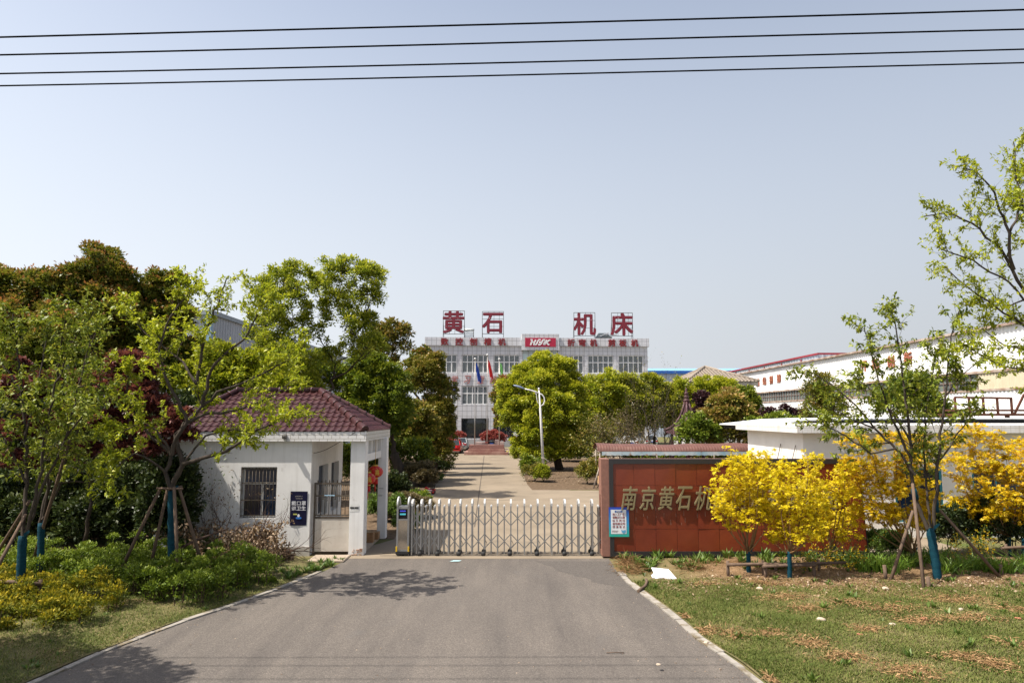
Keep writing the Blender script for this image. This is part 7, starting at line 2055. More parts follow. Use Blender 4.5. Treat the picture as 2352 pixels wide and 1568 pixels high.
# large pale tree leaning in from beyond the right edge
YJ = 13.0
a8 = lambda x, y: (1780 + x * .4762, 287 + y * .4762)
limJ = [([(2620, 1150), (2500, 900), (2420, 760), a8(1200, 840), a8(1130, 760), a8(1000, 680), a8(870, 620), a8(800, 600)], -.3, .9), ([(2420, 760), a8(1200, 800), a8(1150, 700), a8(1090, 600), a8(950, 470), a8(830, 420), a8(720, 440)], .5, .9),
        ([a8(1150, 700), a8(1130, 640), a8(1130, 520), a8(1060, 330), a8(980, 230), a8(920, 210)], -.5, .7), ([(2480, 860), (2400, 600), a8(1200, 420), a8(1160, 240), a8(1150, 80)], .4, .8),
        ([(2480, 880), a8(1200, 970), a8(1060, 870), a8(950, 800), a8(850, 710), a8(820, 680)], .5, .6), ([(2500, 960), a8(1210, 1180), a8(1090, 1160), a8(980, 1100), a8(900, 1060)], -.5, .5), ([(2480, 880), a8(1200, 1080), a8(1100, 1060), a8(1020, 1000), a8(1000, 985)], .2, .45),
        ([a8(1130, 520), a8(1180, 400), a8(1210, 300), a8(1230, 200)], .7, .5), ([(2400, 600), (2380, 450), (2370, 380)], -.6, .5), ([a8(1200, 840), a8(1120, 880), a8(1060, 830)], .8, .35)]
bJ = Vector((PW(2640, 1000, YJ).x, YJ, 0))
limJ.append(([(2640, 1480), (2630, 1300), (2620, 1150)], 0, 1.6))
limb_tree('pale_tree', bJ, None, YJ, limJ, 'pale yellow green tree leaning in over the right edge against the sky', L_sapling, .085, 105, twig=(.2, .45), ntwig=6, per=6, r_limb=.042, bark=M_bark, start=.35, clus=.55, width=.42)

# ---- yellow maples
def maple(name, base_px, wrap_py, blobs, label, leaf, seed, size=.115, group='yellow maples', dens=.75, Yo_=None):
    rng = np.random.default_rng(seed)
    base = PG(*base_px); Y = base.y
    t = thing(name, base, label, 'tree', group)
    top = PW(base_px[0] - 1, wrap_py, Y)
    wrapped_trunk([base - Vector((0, 0, .05)), base.lerp(top, .5), top], .055, t, seed)
    bl = [ell(Y, b[0], b[1], b[2], b[3] if len(b) > 3 else b[2] * .62, dy=rng.uniform(-.5, .5)) for b in blobs]
    P, A, N, T = fill(bl, size * .72, dens * .10, rng, .12, True, .4, .8, .5)
    n = len(P); L = size * .68 * rng.uniform(.55, 1.2, n)
    A[:, 2] -= .35
    leaves('crown', P, A, N, L, L * .34, T, leaf, t, 5)
    mb = MB(); nodes = []
    for c, r in bl:
        st_ = top + Vector((rng.normal() * .03, rng.normal() * .03, -.04))
        k = Vector((st_.x + (c.x - st_.x) * .75, st_.y + (c.y - st_.y) * .6, st_.z + (c.z - st_.z) * .5))
        pts = [st_, st_.lerp(k, .5) + Vector((0, 0, -.03)), k, k.lerp(c, .6) + Vector((rng.normal() * .03, 0, 0)), c]
        mb.tube(pts, [.019, .016, .012, .008, .005], 6)
        for q in range(6):
            a_ = k.lerp(c, rng.uniform(.1, .9)); e = a_ + Vector((rng.normal() * .22, rng.normal() * .18, rng.uniform(.0, .60)))
            mb.tube([a_, a_.lerp(e, .6) + Vector((0, 0, .03)), e], [.006, .004, .002], 4)
            for f_ in (.35, .6, .8, 1.0): nodes.append(a_.lerp(e, f_))
    P2 = np.repeat(np.array([n_[:] for n_ in nodes]), 8, 0); m2 = len(P2); P2 = P2 + rng.normal(size=(m2, 3)) * [.05, .05, .03]
    A2 = unit(rng.normal(size=(m2, 3)) * [1, 1, .45] + [0, 0, -.3]); L2 = size * .66 * rng.uniform(.5, 1.2, m2)
    leaves('outer_sprays', P2, A2, rng.normal(size=(m2, 3)) * .4 + [0, 0, 1], L2, L2 * .34, np.clip(rng.normal(.5, .25, m2), 0, 1), leaf, t, 5)
    mb.build('trunk', M_bark_tan, t, fix=False)
    return t
maple('yellow_maple', (1720, 1326), 1266, [(1680, 1075, 40), (1725, 1062, 34), (1760, 1050, 30), (1665, 1120, 40), (1715, 1110, 44), (1755, 1100, 36), (1690, 1150, 44), (1740, 1150, 40), (1668, 1180, 32), (1715, 1190, 40), (1765, 1180, 32), (1700, 1060, 24), (1745, 1085, 34), (1650, 1150, 20)],
      'bright yellow maple with a teal wrapped trunk nearest the gate', L_yellow, 111)
maple('yellow_maple', (1814, 1337), 1266, [(1790, 1110, 42), (1840, 1090, 34), (1870, 1065, 32), (1855, 1050, 24), (1815, 1150, 46), (1865, 1125, 40), (1790, 1190, 40), (1840, 1190, 44), (1880, 1160, 32), (1800, 1225, 32), (1850, 1235, 32), (1870, 1210, 26), (1780, 1245, 18), (1800, 1080, 30)],
      'bright yellow maple with a teal wrapped trunk, the middle one before the red wall', L_yellow, 112)
maple('yellow_maple', (1910, 1304), 1264, [(1925, 1110, 36), (1900, 1150, 34), (1945, 1140, 36), (1960, 1180, 30), (1900, 1190, 32), (1935, 1200, 30), (1880, 1230, 24), (1950, 1230, 22), (1940, 1080, 26)],
      'greenish yellow maple with dark wrap before the right part of the red wall', L_yellow, 113, dens=.65)
maple('yellow_maple', (2097, 1306), 1266, [(1960, 1015, 34), (2000, 1030, 40), (2050, 1010, 36), (2100, 1020, 36), (1955, 1070, 40), (2010, 1080, 46), (2070, 1065, 44), (2130, 1060, 40), (1990, 1130, 46), (2050, 1130, 44), (2110, 1120, 40), (2030, 1180, 44), (2080, 1190, 40), (1985, 1175, 30), (2140, 1150, 36), (2120, 1200, 26)],
      'large golden maple spreading behind the staked cherry', L_orange_yellow, 114, .135, dens=1.5)
maple('yellow_maple', (2318, 1276), 1229, [(2190, 1020, 40), (2230, 990, 30), (2270, 1010, 40), (2310, 1040, 40), (2350, 1030, 40), (2200, 1070, 44), (2255, 1065, 44), (2310, 1090, 44), (2360, 1090, 40), (2230, 1120, 44), (2290, 1140, 44), (2345, 1150, 40), (2210, 1160, 34), (2270, 1180, 34), (2330, 1190, 30)],
      'orange gold maple at the right edge of the photo', L_orange_yellow, 115, .135, dens=1.5)
maple('yellow_maple', (2352, 1284), 1236, [(2380, 1060, 44), (2420, 1080, 44), (2380, 1130, 44), (2430, 1150, 44), (2390, 1180, 36)], 'orange gold maple cut by the right edge, its thin trunk forking low', L_orange_yellow, 116, .135, dens=1.4)

# ---- low rails tied to the maples
def rail(name, px0, y0, px1, y1, posts, label, Y=None):
    Y = Y or PG(posts[0], 1335).y
    t = thing(name, PG(posts[0], 1335), label, 'tree rail', 'low wooden rails')
    MB().tube([PW(px0, y0, Y), PW((px0 + px1) / 2, (y0 + y1) / 2 - 1, Y), PW(px1, y1, Y)], [.04, .038, .034], 9).build('rail', M_stake, t)
    for px in posts:
        q = PW(px, y0 + (y1 - y0) * (px - px0) / (px1 - px0) - 9, Y + .05)
        MB().tube([(q.x + .01, q.y, -.02), q], [.042, .037], 9).build('post', M_stake, t)
rail('tree_rail', 1669, 1296, 1825, 1295, (1671, 1752), 'low wooden rail on two posts tied to the maple nearest the gate', PG(1671, 1334).y)
rail('tree_rail', 1752, 1300, 1875, 1297, (1757, 1868), 'low wooden rail in front of the middle maple', PG(1757, 1334).y - .12)
rail('tree_rail', 1778, 1297, 1942, 1291, (1781, 1880), 'farther low rail running to the third maple', PG(1781, 1322).y)
rail('tree_rail', 2025, 1286, 2080, 1288, (2030, 2072), 'short low rail half hidden in the iris leaves', PG(2030, 1310).y)
rail('tree_rail', 2300, 1258, 2400, 1255, (2310, 2390), 'low rail beside the golden maples at the right edge', PG(2310, 1290).y)

# ---- hedges (low planted masses), built in clumps on a height field
def hedge_mass(name, poly_px, h, leaf, seed, label, size=.055, dens=900, hvar=.32, top=None):
    rng = np.random.default_rng(seed)
    pg = [PG(*p) for p in poly_px]
    xs = [p.x for p in pg]; ys = [p.y for p in pg]
    def inside(X, Y):
        r = np.zeros(len(X), bool); n = len(pg); j = n - 1
        for i in range(n):
            c = ((ys[i] > Y) != (ys[j] > Y)) & (X < (xs[j] - xs[i]) * (Y - ys[i]) / (ys[j] - ys[i] + 1e-12) + xs[i]); r ^= c; j = i
        return r
    A = (max(xs) - min(xs)) * (max(ys) - min(ys)); n = int(A * 16)
    cx, cy = rng.uniform(min(xs), max(xs), n), rng.uniform(min(ys), max(ys), n); k = inside(cx, cy); cx, cy = cx[k], cy[k]
    cr = rng.uniform(.14, .26, len(cx)); ch = h * (1 + rng.normal(size=len(cx)) * hvar)
    m = int(dens * .16); idx = np.repeat(np.arange(len(cx)), m); M = len(idx)
    u = rdir(rng, M); u[:, 2] = np.abs(u[:, 2]); rad = rng.random(M) ** .4
    P = np.stack([cx[idx], cy[idx], ch[idx] - cr[idx] * .6], 1) + u * (cr[idx] * rad)[:, None] * [1, 1, .8]
    low = rng.random(M) < .22; P[low, 2] = rng.random(low.sum()) * P[low, 2]
    P[:, 2] = np.maximum(P[:, 2], .03)
    Ax = unit(u * .6 + rng.normal(size=(M, 3)) * .5 + [0, 0, .55])
    L = size * rng.uniform(.7, 1.3, M)
    o = thing(name, (sum(xs) / len(xs), sum(ys) / len(ys), 0), label, 'hedge')
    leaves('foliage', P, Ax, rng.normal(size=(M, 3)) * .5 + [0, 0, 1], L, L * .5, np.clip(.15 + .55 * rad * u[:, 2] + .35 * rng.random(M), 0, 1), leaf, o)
    mb = MB()
    for i in range(0, len(cx)):
        mb.tube([(cx[i], cy[i], 0), (cx[i] + rng.normal() * .04, cy[i] + rng.normal() * .04, ch[i] * .8)], [.012, .006], 4, cap=False)
    so = mb.build('stem_mass', M_deadwood, o, fix=False); so['kind'] = 'stuff'
    return o
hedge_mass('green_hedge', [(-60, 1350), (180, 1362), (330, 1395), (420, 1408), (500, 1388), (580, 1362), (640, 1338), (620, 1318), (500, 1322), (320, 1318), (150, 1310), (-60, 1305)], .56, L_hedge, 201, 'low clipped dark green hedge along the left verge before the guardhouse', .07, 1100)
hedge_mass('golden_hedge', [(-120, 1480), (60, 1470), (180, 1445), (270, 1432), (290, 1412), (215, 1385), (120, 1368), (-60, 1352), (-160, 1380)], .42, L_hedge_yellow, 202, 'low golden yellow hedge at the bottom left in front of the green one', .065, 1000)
# weeds at the guardhouse corner and the road edge
def tufts(name, spots, leaf, seed, label, blade=.16, n=26, w=.10, kind='stuff', curve=.5, cat='weeds'):
    rng = np.random.default_rng(seed); P, A, L = [], [], []
    for (x, y, z, s) in spots:
        k = int(n * s) + 3
        a = rng.uniform(0, 2 * math.pi, k); t = rng.uniform(.15, curve + .3, k)
        A.append(np.stack([np.cos(a) * t, np.sin(a) * t, np.ones(k) * .8], 1)); P.append(np.array([x, y, z]) + np.stack([np.cos(a), np.sin(a), 0 * a], 1) * .03 * s * rng.random((k, 1)))
        L.append(blade * s * rng.uniform(.5, 1.15, k))
    P, A, L = np.concatenate(P), np.concatenate(A), np.concatenate(L); m = len(P)
    V, k = leaf_verts(P, A, np.stack([-A[:, 0], -A[:, 1], np.ones(m)], 1), L, L * w)
    o = quadmesh(name, V, rng.random(m), leaf, None, loc=(0, 0, 0))
    tag(o, label, cat, None, kind); return o
rw = random.Random(77)
# grass on the lawns
def grass(name, edge, sgn, depthw, y0, y1, n, zf, seed, label, dirt):
    rng = np.random.default_rng(seed)
    y = rng.uniform(y0, y1, n); ex = np.interp(y, [p.y for p in edge], [p.x for p in edge]); d = .2 + depthw * rng.random(n) ** 1.2
    x = ex + sgn * d
    patch = np.sin(x * 1.9 + 1.3 * np.sin(y * 1.1)) * np.cos(y * 1.7 + .8 * np.sin(x * .9)) + .5 * np.sin(x * 5.3 + y * 2) * np.sin(y * 4.9)
    keep = rng.random(n) < np.clip(.72 + .35 * patch, .34, 1) * (1 - dirt(x, y))
    x, y, d = x[keep], y[keep], d[keep]; m = len(x)
    z = lawn_height(edge, x, y) - .012
    a = rng.uniform(0, 2 * math.pi, m); t = rng.uniform(.3, 1.3, m)
    A = np.stack([np.cos(a) * t, np.sin(a) * t, np.ones(m)], 1)
    L = rng.uniform(.035, .085, m)
    V, k = leaf_verts(np.stack([x, y, z], 1), A, np.stack([-A[:, 0], -A[:, 1], np.ones(m)], 1), L, .009 + .004 * rng.random(m))
    T = np.clip(.45 - .18 * patch[keep] + rng.normal(size=m) * .22, 0, 1)
    o = quadmesh(name, V, T, L_grass, None, loc=(0, 0, 0)); tag(o, label, 'grass', None, 'stuff')
YW = PG(1700, 1345).y
grass('grass', kerbR, 1, 9.5, kerbR[0].y - .3, PG(1500, 1338).y, 260000, lawn_zR, 301, 'short patchy grass of the right lawn', lambda x, y: np.clip((y - YW + .9 + .25 * np.sin(x * 2)) / .8, 0, .9) * np.clip((x - 4.2) / 1.5, .25, 1))
grass('grass', kerbL, -1, 7.5, kerbL[0].y - .3, PG(600, 1335).y, 120000, lawn_zL, 302, 'short shaded grass of the left verge', lambda x, y: 0 * x + .15)
sp = []
for k in range(150):
    y = rw.uniform(kerbR[0].y, YW + 1.2); ex = float(np.interp(y, [p.y for p in kerbR], [p.x for p in kerbR])); x = ex + .3 + rw.random() ** 1.2 * 9
    sp.append((x, y, lawn_zR(x, y) - .02, rw.uniform(.5, 1.4)))
for k in range(40):
    y = rw.uniform(kerbL[0].y, kerbL[-2].y); ex = float(np.interp(y, [p.y for p in kerbL], [p.x for p in kerbL])); x = ex - .25 - rw.random() * 1.6
    sp.append((x, y, lawn_zL(x, y) - .02, rw.uniform(.5, 1.1)))
tufts('weeds', sp, L_weed, 303, 'scattered small green weeds on the lawns', .13, 12, .22)
sp = []
for k in range(170):
    px = rw.uniform(1415, 2000); py = rw.uniform(1284, 1316); g = PG(px, py); sp.append((g.x, g.y, 0.02, rw.uniform(.4, 1.0) ** 2 * 2.4))
for k in range(60):
    px = rw.uniform(640, 790); py = 1330 - (px - 640) * .28 + rw.uniform(-12, 8); g = PG(px, py); sp.append((g.x, g.y, 0.0, rw.uniform(.6, 1.5)))
tufts('weeds', sp, L_weed, 304, 'leafy green weeds along the foot of the red wall and the guardhouse corner', .15, 20, .17)
# iris clumps
gI = 'iris clumps on the right bed'
for k in range(15):
    px = 1960 + k * 28 + rw.uniform(-8, 8); py = 1322 + rw.uniform(-14, 8)
    if 2120 < px < 2160: py -= 14
    g = PG(px, py); rng = np.random.default_rng(400 + k)
    lab = ['pale tipped', 'dense', 'broad leaved', 'leaning', 'spiky'][k % 5] + ' green iris clump ' + ['left of the raking stakes by the yellow flowers', 'behind the left raking stake', 'between the left and middle raking stakes', 'close behind the middle raking stake', 'just left of the teal wrapped trunk', 'right behind the teal wrapped trunk', 'just right of the teal wrapped trunk', 'a step right of the teal trunk', 'midway between teal trunk and right stake', 'left of the right raking stake', 'behind the foot of the right raking stake', 'at the peg of the right raking stake', 'just right of the right raking stake', 'beside the right photo edge', 'cut by the right photo edge'][k]
    t = thing('iris_clump', (g.x, g.y, 0), lab, 'plant', gI)
    n = 90; a = rng.uniform(0, 2 * math.pi, n); rr = rng.random(n) ** .5 * .34
    P0 = np.stack([g.x + np.cos(a) * rr, g.y + np.sin(a) * rr * .8, np.full(n, .02)], 1)
    lean = rng.normal(size=(n, 2)) * .33; H = rng.uniform(.38, .68, n); W = rng.uniform(.022, .036, n)
    V = []; T = []
    side = np.stack([np.cos(a + 1.2), np.sin(a + 1.2), 0 * a], 1)
    prev = None
    for s in range(4):
        f0, f1 = s / 4, (s + 1) / 4
        def pos(f): return P0 + np.stack([lean[:, 0] * H * (f ** 1.7) * 1.3, lean[:, 1] * H * (f ** 1.7) * 1.3, H * (f - .22 * f ** 3)], 1)
        def wd(f): return (W * (1 - f ** 3) * .5 + .001)[:, None] * side
        V.append(np.stack([pos(f0) - wd(f0), pos(f0) + wd(f0), pos(f1) + wd(f1), pos(f1) - wd(f1)], 1)); T.append(np.clip(rng.random(n) * .5 + f0 * .4, 0, 1))
    quadmesh('leaves', np.concatenate(V).reshape(-1, 3), np.concatenate(T), L_iris, t)
# yellow flowering shrubs
def flowering(px, py, w, h, label, seed, nf=90, green=.6):
    g = PG(px, py); k = g.y / 1568; rng = np.random.default_rng(seed)
    t = thing('flowering_shrub', (g.x, g.y, 0), label, 'shrub', 'yellow flowering shrubs')
    tubes, nodes = [], []
    for s in range(9):
        a = rng.random() * 6.28; grow(rng, Vector((g.x + rng.normal() * w * k * .22, g.y + rng.normal() * .12, 0)), Vector((math.cos(a) * .5, math.sin(a) * .4, 1)).normalized(), h * k * rng.uniform(.6, 1), .007, 1, tubes, nodes, up=-.02, wander=.12, kids=3, spread=.5)
    mb = MB()
    for p, r in tubes: mb.tube(p, r, 4, cap=False)
    mb.build('stem_mass', M_bark_tan, t, fix=False)
    P = np.array([n[0][:] for n in nodes]); m = int(len(P) * 4); P2 = np.repeat(P, 4, 0) + rng.normal(size=(m, 3)) * .035
    L = .05 * rng.uniform(.6, 1.3, m); leaves('foliage', P2, rdir(rng, m), rng.normal(size=(m, 3)) * .4 + [0, 0, 1], L, L * .5, rng.random(m), L_weed, t)
    c = P[rng.choice(len(P), nf)] + rng.normal(size=(nf, 3)) * .03
    q = 7; C = np.repeat(c, q, 0); D = rdir(rng, nf * q); S = np.full(nf * q, .026)
    leaves('flowers', C, D, rdir(rng, nf * q), S, S * .9, rng.random(nf * q), L_flower, t)['kind'] = 'stuff'
flowering(1940, 1300, 60, 90, 'shrub with round yellow flowers before the right end of the red wall', 501, 70)
flowering(1900, 1312, 90, 50, 'low yellow flowering shrub behind the low rails', 502, 110)
flowering(1838, 1318, 70, 40, 'small yellow flowering shrub left of the low rail posts', 503, 60)
flowering(1965, 1318, 60, 44, 'yellow flowering shrub at the left end of the irises', 504, 80)
flowering(2200, 1290, 90, 60, 'golden leaved shrub behind the teal trunk of the right cherry', 505, 110)
flowering(2280, 1285, 80, 50, 'golden leaved shrub behind the right raking stake', 506, 90)
bush('bed_shrub', 2020, 1290, 110, 70, 'feathery green shrub right of the red wall end', L_weed, 601, .07, .8)
bush('bed_shrub', 2190, 1280, 90, 130, 'dark open shrub before the hut wall behind the cherry', L_dark, 602, .09, .5)
bush('bed_shrub', 2270, 1275, 100, 140, 'dark leafy shrub before the hut wall at the right', L_dark, 603, .09, .6)
bush('bed_shrub', 2350, 1275, 90, 120, 'dark leafy shrub before the hut wall cut by the right edge', L_dark, 604, .09, .6)
# ---- dead brush heap before the guardhouse
rb_ = np.random.default_rng(700)
hp = thing('brush_heap', PG(600, 1310), 'heap of cut dead branches with dry brown leaves against the guardhouse', 'brush heap')
tubes, nodes = [], []
for k in range(46):
    px = rb_.uniform(430, 610); g = PG(px, 1312 - rb_.uniform(0, 20))
    d = Vector((rb_.normal() * .7 + .2, rb_.uniform(-.1, .3), rb_.uniform(.02, .6))).normalized()
    grow(rb_, Vector((g.x, g.y, .05)), d, rb_.uniform(.8, 1.6), .022, 2, tubes, nodes, up=-.07, wander=.16, kids=4, spread=.7, ratio=.5)
mb = MB()
for p, r in tubes:
    p = [Vector((v.x, min(v.y, YF - .08), max(.02, v.z))) for v in p]; mb.tube(p, r, 5, cap=False)
mb.build('branches', M_deadwood, hp, fix=False)
P = np.array([n[0][:] for n in nodes]); P[:, 1] = np.minimum(P[:, 1], YF - .1); P[:, 2] = np.maximum(P[:, 2], .03)
P = P[(P[:, 2] < 1.15) & (P[:, 0] < PW(690, 1280, YF).x)]; P = P[P[:, 2] < rb_.uniform(.3, 1.3, len(P))]; P = np.repeat(P, 9, 0); m = len(P); P = P + rb_.normal(size=(m, 3)) * .05; P[:, 1] = np.minimum(P[:, 1], YF - .06)
A = unit(rb_.normal(size=(m, 3)) * .6 + [0, 0, -.7]); L = .10 * rb_.uniform(.6, 1.2, m)
leaves('dry_leaves', P, A, rdir(rb_, m), L, L * .5, rb_.random(m), L_dead, hp)
# thin climbing twigs on the guardhouse wall
twig_tree('creeper', (PW(430, 1290, YF - .15).x, YF - .22, 0), 2.6, 'thin leafless creeper scrambling over the left part of the guardhouse wall', 701, 'plant', bark=M_deadwood, leaf=L_weed, lsize=.09, per=1, stems=5, r0=.012, spread=.55, depth=2, kids=4, lean=.12)
bush('corner_shrub', 362, 1300, 92, 260, 'dark creeper covered shrub hiding the left corner of the guardhouse', L_dark, 703, .12, .8, n=8)
twig_tree('creeper', (PW(480, 1290, YF - .15).x, YF - .22, 0), 2.4, 'tangle of bare brown vines on the guardhouse wall left of the window', 704, 'plant', bark=M_deadwood, leaf=L_dead, lsize=.07, per=1, stems=7, r0=.010, spread=.6, depth=2, kids=5, lean=.2)
bush('corner_shrub', 455, 1300, 120, 60, 'leafy green undergrowth between the stakes and the guardhouse', L_weed, 702, .09, .45)

# ---- small debris on the lawn
M_brick = mat('broken_brick', (0.40, 0.16, 0.09), (0.32, 0.13, 0.08), scale=14, rough=.95, bump=.3)
M_stone = mat('pale_stone', (0.46, 0.38, 0.29), (0.36, 0.29, 0.22), scale=10, rough=.95, bump=.3)
def lump(name, px, py, s, m, label, cat, flat=.6, boxy=False, seed=0):
    rng = random.Random(seed); g = PG(px, py, .12); g.z = float(lawn_height(kerbR, g.x, g.y)); bm = bmesh.new()
    if boxy:
        bmesh.ops.create_cube(bm, size=1.0)
        for v in bm.verts: v.co = Vector((v.co.x * s * 1.9, v.co.y * s, v.co.z * s * .55)) + Vector([rng.uniform(-.1, .1) * s for _ in range(3)])
        bmesh.ops.bevel(bm, geom=list(bm.edges), offset=s * .08, segments=1, affect='EDGES')
    else:
        bmesh.ops.create_icosphere(bm, subdivisions=2, radius=s)
        for v in bm.verts: v.co = Vector((v.co.x * 1.25, v.co.y, v.co.z * flat)) * (1 + .22 * math.sin(v.co.x * 40 / s * .06 + seed) * math.cos(v.co.y * 50 / s * .05) + rng.uniform(-.07, .07))
    rot = Matrix.Rotation(rng.uniform(-.8, .8), 4, 'Z')
    for v in bm.verts: v.co = rot @ v.co + g + Vector((0, 0, s * (.2 if boxy else .25)))
    tag(MB().bm(bm).build(name, m, loc=g), label, cat, 'rubble on the right lawn')
for k, (px, py, s, bx, lab) in enumerate(((1744, 1351, .065, 0, 'pinkish stone at the foot of the low rails'), (2034, 1350, .065, 0, 'pale round stone left of the middle raking stake'), (1887, 1427, .075, 0, 'pale angular stone on the bare soil'), (2122, 1421, .075, 1, 'broken red brick below the middle raking stake'), (2064, 1380, .055, 1, 'small orange brick piece left of the middle raking stake'), (1975, 1460, .05, 1, 'small dark brick shard at the edge of the bare soil'), (1622, 1463, .045, 0, 'pale stone lying on the dry clippings near the road'), (2428 - 90, 1422, .06, 1, 'flat orange brick at the right edge of the lawn'), (2208, 1404, .05, 0, 'whitish stone right of the middle raking stake'), (1453 + 60, 1562 - 40, .03, 0, 'small pale pebble beside the road kerb'), (2050, 1432, .05, 0, 'grey white stone between the brick and the angular stone'), (2290, 1348, .035, 0, 'white pebble by the right raking stake'))):
    lump('brick_piece' if bx else 'stone', px, py, s, M_brick if bx else M_stone, lab, 'brick' if bx else 'stone', boxy=bool(bx), seed=k + 1)
# torn white board and strip among the weeds
g = PG(1520, 1332)
wbp = [PW(1496, 1304, g.y + .5), PW(1535, 1308, g.y + .5), PW(1554, 1329, g.y - .05), PW(1548, 1331, g.y - .05), PW(1520, 1327, g.y), PW(1500, 1330, g.y), PW(1496, 1322, g.y + .2), PW(1502, 1316, g.y + .3)]
V = [v + Vector((0, 0, .02)) for v in wbp]; V = V + [v - Vector((0, 0, .02)) for v in V]; n = len(wbp)
tag(MB().add(V, [tuple(range(n)), tuple(reversed(range(n, 2 * n)))] + [(i, (i + 1) % n, n + (i + 1) % n, n + i) for i in range(n)]).build('torn_board', mat('white_board', (0.78, 0.78, 0.79), (0.74, 0.74, 0.75), rough=.5), loc=g), 'torn white board lying in the weeds before the red wall', 'board')
g2 = PG(1470, 1300); q = [PW(1458, 1296, g2.y), PW(1490, 1290, g2.y + .1), PW(1493, 1294, g2.y), PW(1461, 1300, g2.y - .1)]
V = [v + Vector((0, 0, .012)) for v in q] + [v for v in q]
tag(MB().add(V, [(0, 1, 2, 3), (7, 6, 5, 4), (0, 4, 5, 1), (1, 5, 6, 2), (2, 6, 7, 3), (3, 7, 4, 0)]).build('board_strip', MATS['white_board'], loc=g2), 'narrow white board strip behind the torn white board', 'board')
tag(MB().tube([PG(1466, 1357, .05), PG(1472, 1352, .06), PG(1482, 1345, .08), PG(1486, 1336, .08), PG(1484, 1330, .12)], .035, 8).build('bent_pipe', M_stake, loc=PG(1466, 1357)), 'bent greyish stick lying across the kerb by the white board', 'stick')
# dry stalk heaps near the white board
for k, (px, py, w, h, lab) in enumerate(((1455, 1318, 60, 34, 'brown heap of dry weed stalks left of the white board'), (1595, 1318, 70, 30, 'brown heap of dry weed stalks right of the white board'), (1690, 1312, 60, 26, 'tangle of dry brown stalks behind the first low rail'), (1440, 1300, 34, 26, 'dry brown stalks at the road corner of the red wall'))):
    g = PG(px, py); kk = g.y / 1568; rng = np.random.default_rng(800 + k); t = thing('dry_stalk_heap', g, lab, 'dry weeds'); n = 420
    P = np.stack([g.x + rng.normal(size=n) * w * kk * .3, g.y + rng.normal(size=n) * .2, np.abs(rng.normal(size=n)) * h * kk * .35], 1)
    L = rng.uniform(.12, .4, n); A = unit(rng.normal(size=(n, 3)) * [1, .6, .45]); leaves('stalks', P, A, rdir(rng, n), L, np.full(n, .012), rng.random(n) * .6, L_straw, t)
# dry clippings scattered on the lawn, litter under the big tree
P = []; A = []; L = []
rng = np.random.default_rng(810)
for (px, py, w, h) in ((1690, 1450, 34, 14), (1768, 1452, 36, 14), (1990, 1448, 44, 10), (1865, 1478, 50, 18), (1935, 1510, 60, 14), (1620, 1440, 40, 12), (2090, 1545, 70, 26), (2220, 1515, 70, 12), (2280, 1530, 60, 18), (2320, 1480, 40, 16), (2110, 1425, 60, 12), (2230, 1425, 80, 12), (1800, 1375, 60, 14), (1860, 1400, 60, 12), (2050, 1400, 80, 14), (2200, 1380, 90, 16), (1620, 1345, 50, 6), (1960, 1390, 60, 10), (2330, 1400, 60, 14), (1760, 1340, 70, 8), (1560, 1410, 20, 8), (1720, 1550, 30, 10)):
    g = PG(px, py, .1); k = g.y / 1568; n = int(1.25 * w * h ** .5 * 1.6)
    xx_ = g.x + rng.normal(size=n) * w * k * .45; yy_ = g.y + rng.normal(size=n) * h * k * 1.2
    ex_ = np.interp(yy_, [q.y for q in kerbR], [q.x for q in kerbR]); xx_ = np.maximum(xx_, ex_ + .25)
    P.append(np.stack([xx_, yy_, lawn_height(kerbR, xx_, yy_) + .012 + np.abs(rng.normal(size=n)) * .018], 1)); A.append(unit(rng.normal(size=(n, 3)) * [1, 1, .18])); L.append(rng.uniform(.04, .16, n))
P, A, L = np.concatenate(P), np.concatenate(A), np.concatenate(L); m = len(P)
V, k = leaf_verts(P, A, np.tile([0, 0, 1.0], (m, 1)) + rng.normal(size=(m, 3)) * .3, L, .010 + .01 * rng.random(m))
tag(quadmesh('dry_clippings', V, rng.random(m), L_straw, None, loc=(0, 0, 0)), 'orange brown dry grass clippings strewn over the lawn', 'clippings', None, 'stuff')
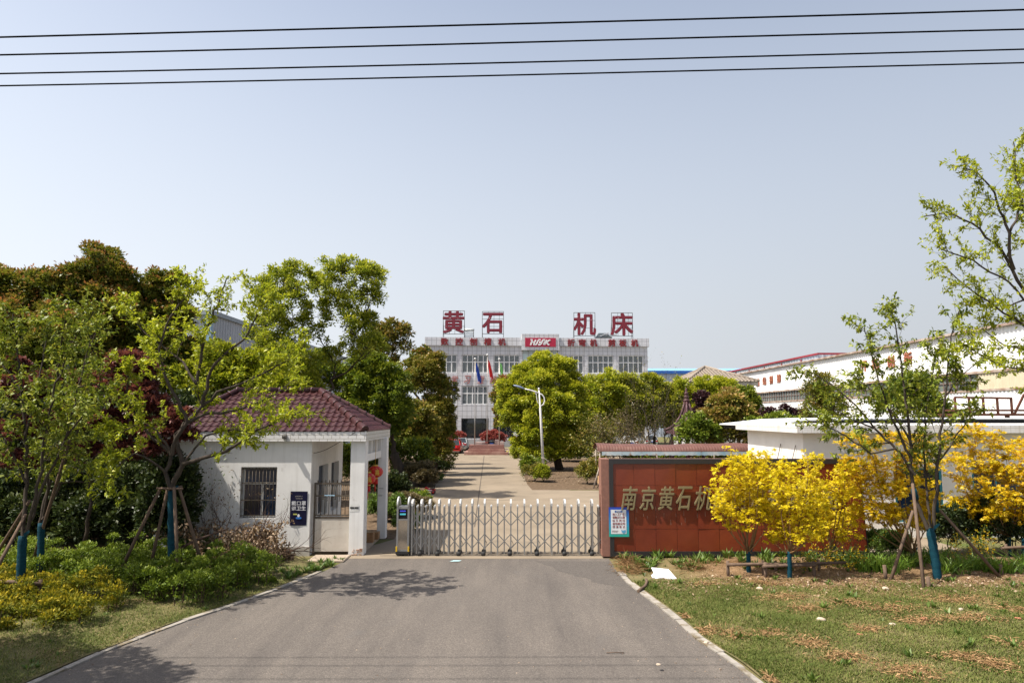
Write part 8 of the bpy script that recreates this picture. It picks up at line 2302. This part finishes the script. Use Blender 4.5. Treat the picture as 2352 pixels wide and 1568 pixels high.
# crumbs of soil, straw and dead leaves over the bare rubble soil
n = 5200; x = rng.uniform(3.2, 13.0, n); y = YW + rng.normal(size=n) * .55 - .25; ex_ = np.interp(y, [q.y for q in kerbR], [q.x for q in kerbR]); k_ = x > ex_ + .6; x, y, ex_ = x[k_], y[k_], ex_[k_]; m = len(x)
P = np.stack([x, y, lawn_height(kerbR, x, y) + .006 + rng.random(m) * .02], 1); L = rng.uniform(.02, .09, m)
V, k = leaf_verts(P, unit(rng.normal(size=(m, 3)) * [1, 1, .35]), np.tile([0, 0, 1.0], (m, 1)) + rng.normal(size=(m, 3)) * .4, L, L * rng.uniform(.2, .7, m))
tag(quadmesh('soil_litter', V, rng.random(m), L_dead, None, loc=(0, 0, 0)), 'dead leaves and crumbs on the bare soil of the right lawn', 'litter', None, 'stuff')
# loose leaf litter, grit and pale specks on road and bed
n = 6000; px = rng.uniform(150, 1740, n); py = rng.uniform(1290, 1566, n); pos = [PG(a, b, .012) for a, b in zip(px, py)]
P = np.array([p[:] for p in pos]); edge = np.array([min(abs(p.x - np.interp(p.y, [q.y for q in kerbR], [q.x for q in kerbR])), abs(p.x - np.interp(p.y, [q.y for q in kerbL], [q.x for q in kerbL]))) for p in pos])
keep = rng.random(n) < np.exp(-edge / .35) * .9 + .035; P = P[keep]; m = len(P)
L = rng.uniform(.010, .04, m)
V, k = leaf_verts(P, unit(rng.normal(size=(m, 3)) * [1, 1, .1]), np.tile([0, 0, 1.0], (m, 1)), L, L * .6)
tag(quadmesh('leaf_litter', V, rng.random(m), L_dead, None, loc=(0, 0, 0)), 'tiny dry leaves and grit along the road edges', 'litter', None, 'stuff')
px = rng.uniform(1200, 1350, 500); py = rng.uniform(1055, 1112, 500); P = np.array([PG(a, b, .02)[:] for a, b in zip(px, py)]); m = len(P); L = rng.uniform(.08, .2, m)
V, k = leaf_verts(P, unit(rng.normal(size=(m, 3)) * [1, 1, .2]), np.tile([0, 0, 1.0], (m, 1)), L, L * .6)
tag(quadmesh('leaf_litter', V, rng.random(m), L_dead, None, loc=(0, 0, 0)), 'brown leaf litter on the soil beneath the big bright camphor', 'litter', None, 'stuff')
# pale blue scrap and a twig on the road
g = PG(1046, 1288, .02); tag(MB().add([g + Vector((-.16, -.02, 0)), g + Vector((.1, -.05, .01)), g + Vector((.17, .02, .02)), g + Vector((-.05, .06, .015))], [(0, 1, 2, 3)]).build('paper_scrap', mat('scrap_blue', (0.4, 0.6, 0.62), rough=.6), loc=g, fix=False), 'pale blue scrap of film on the road before the gate', 'scrap')
g = PG(1412, 1498, .02); tag(MB().tube([g + Vector((-.14, 0, 0)), g + Vector((0, -.01, .01)), g + Vector((.16, .01, 0))], .007, 5).build('twig', M_stake, loc=g), 'thin brown twig lying on the road at the right', 'twig')
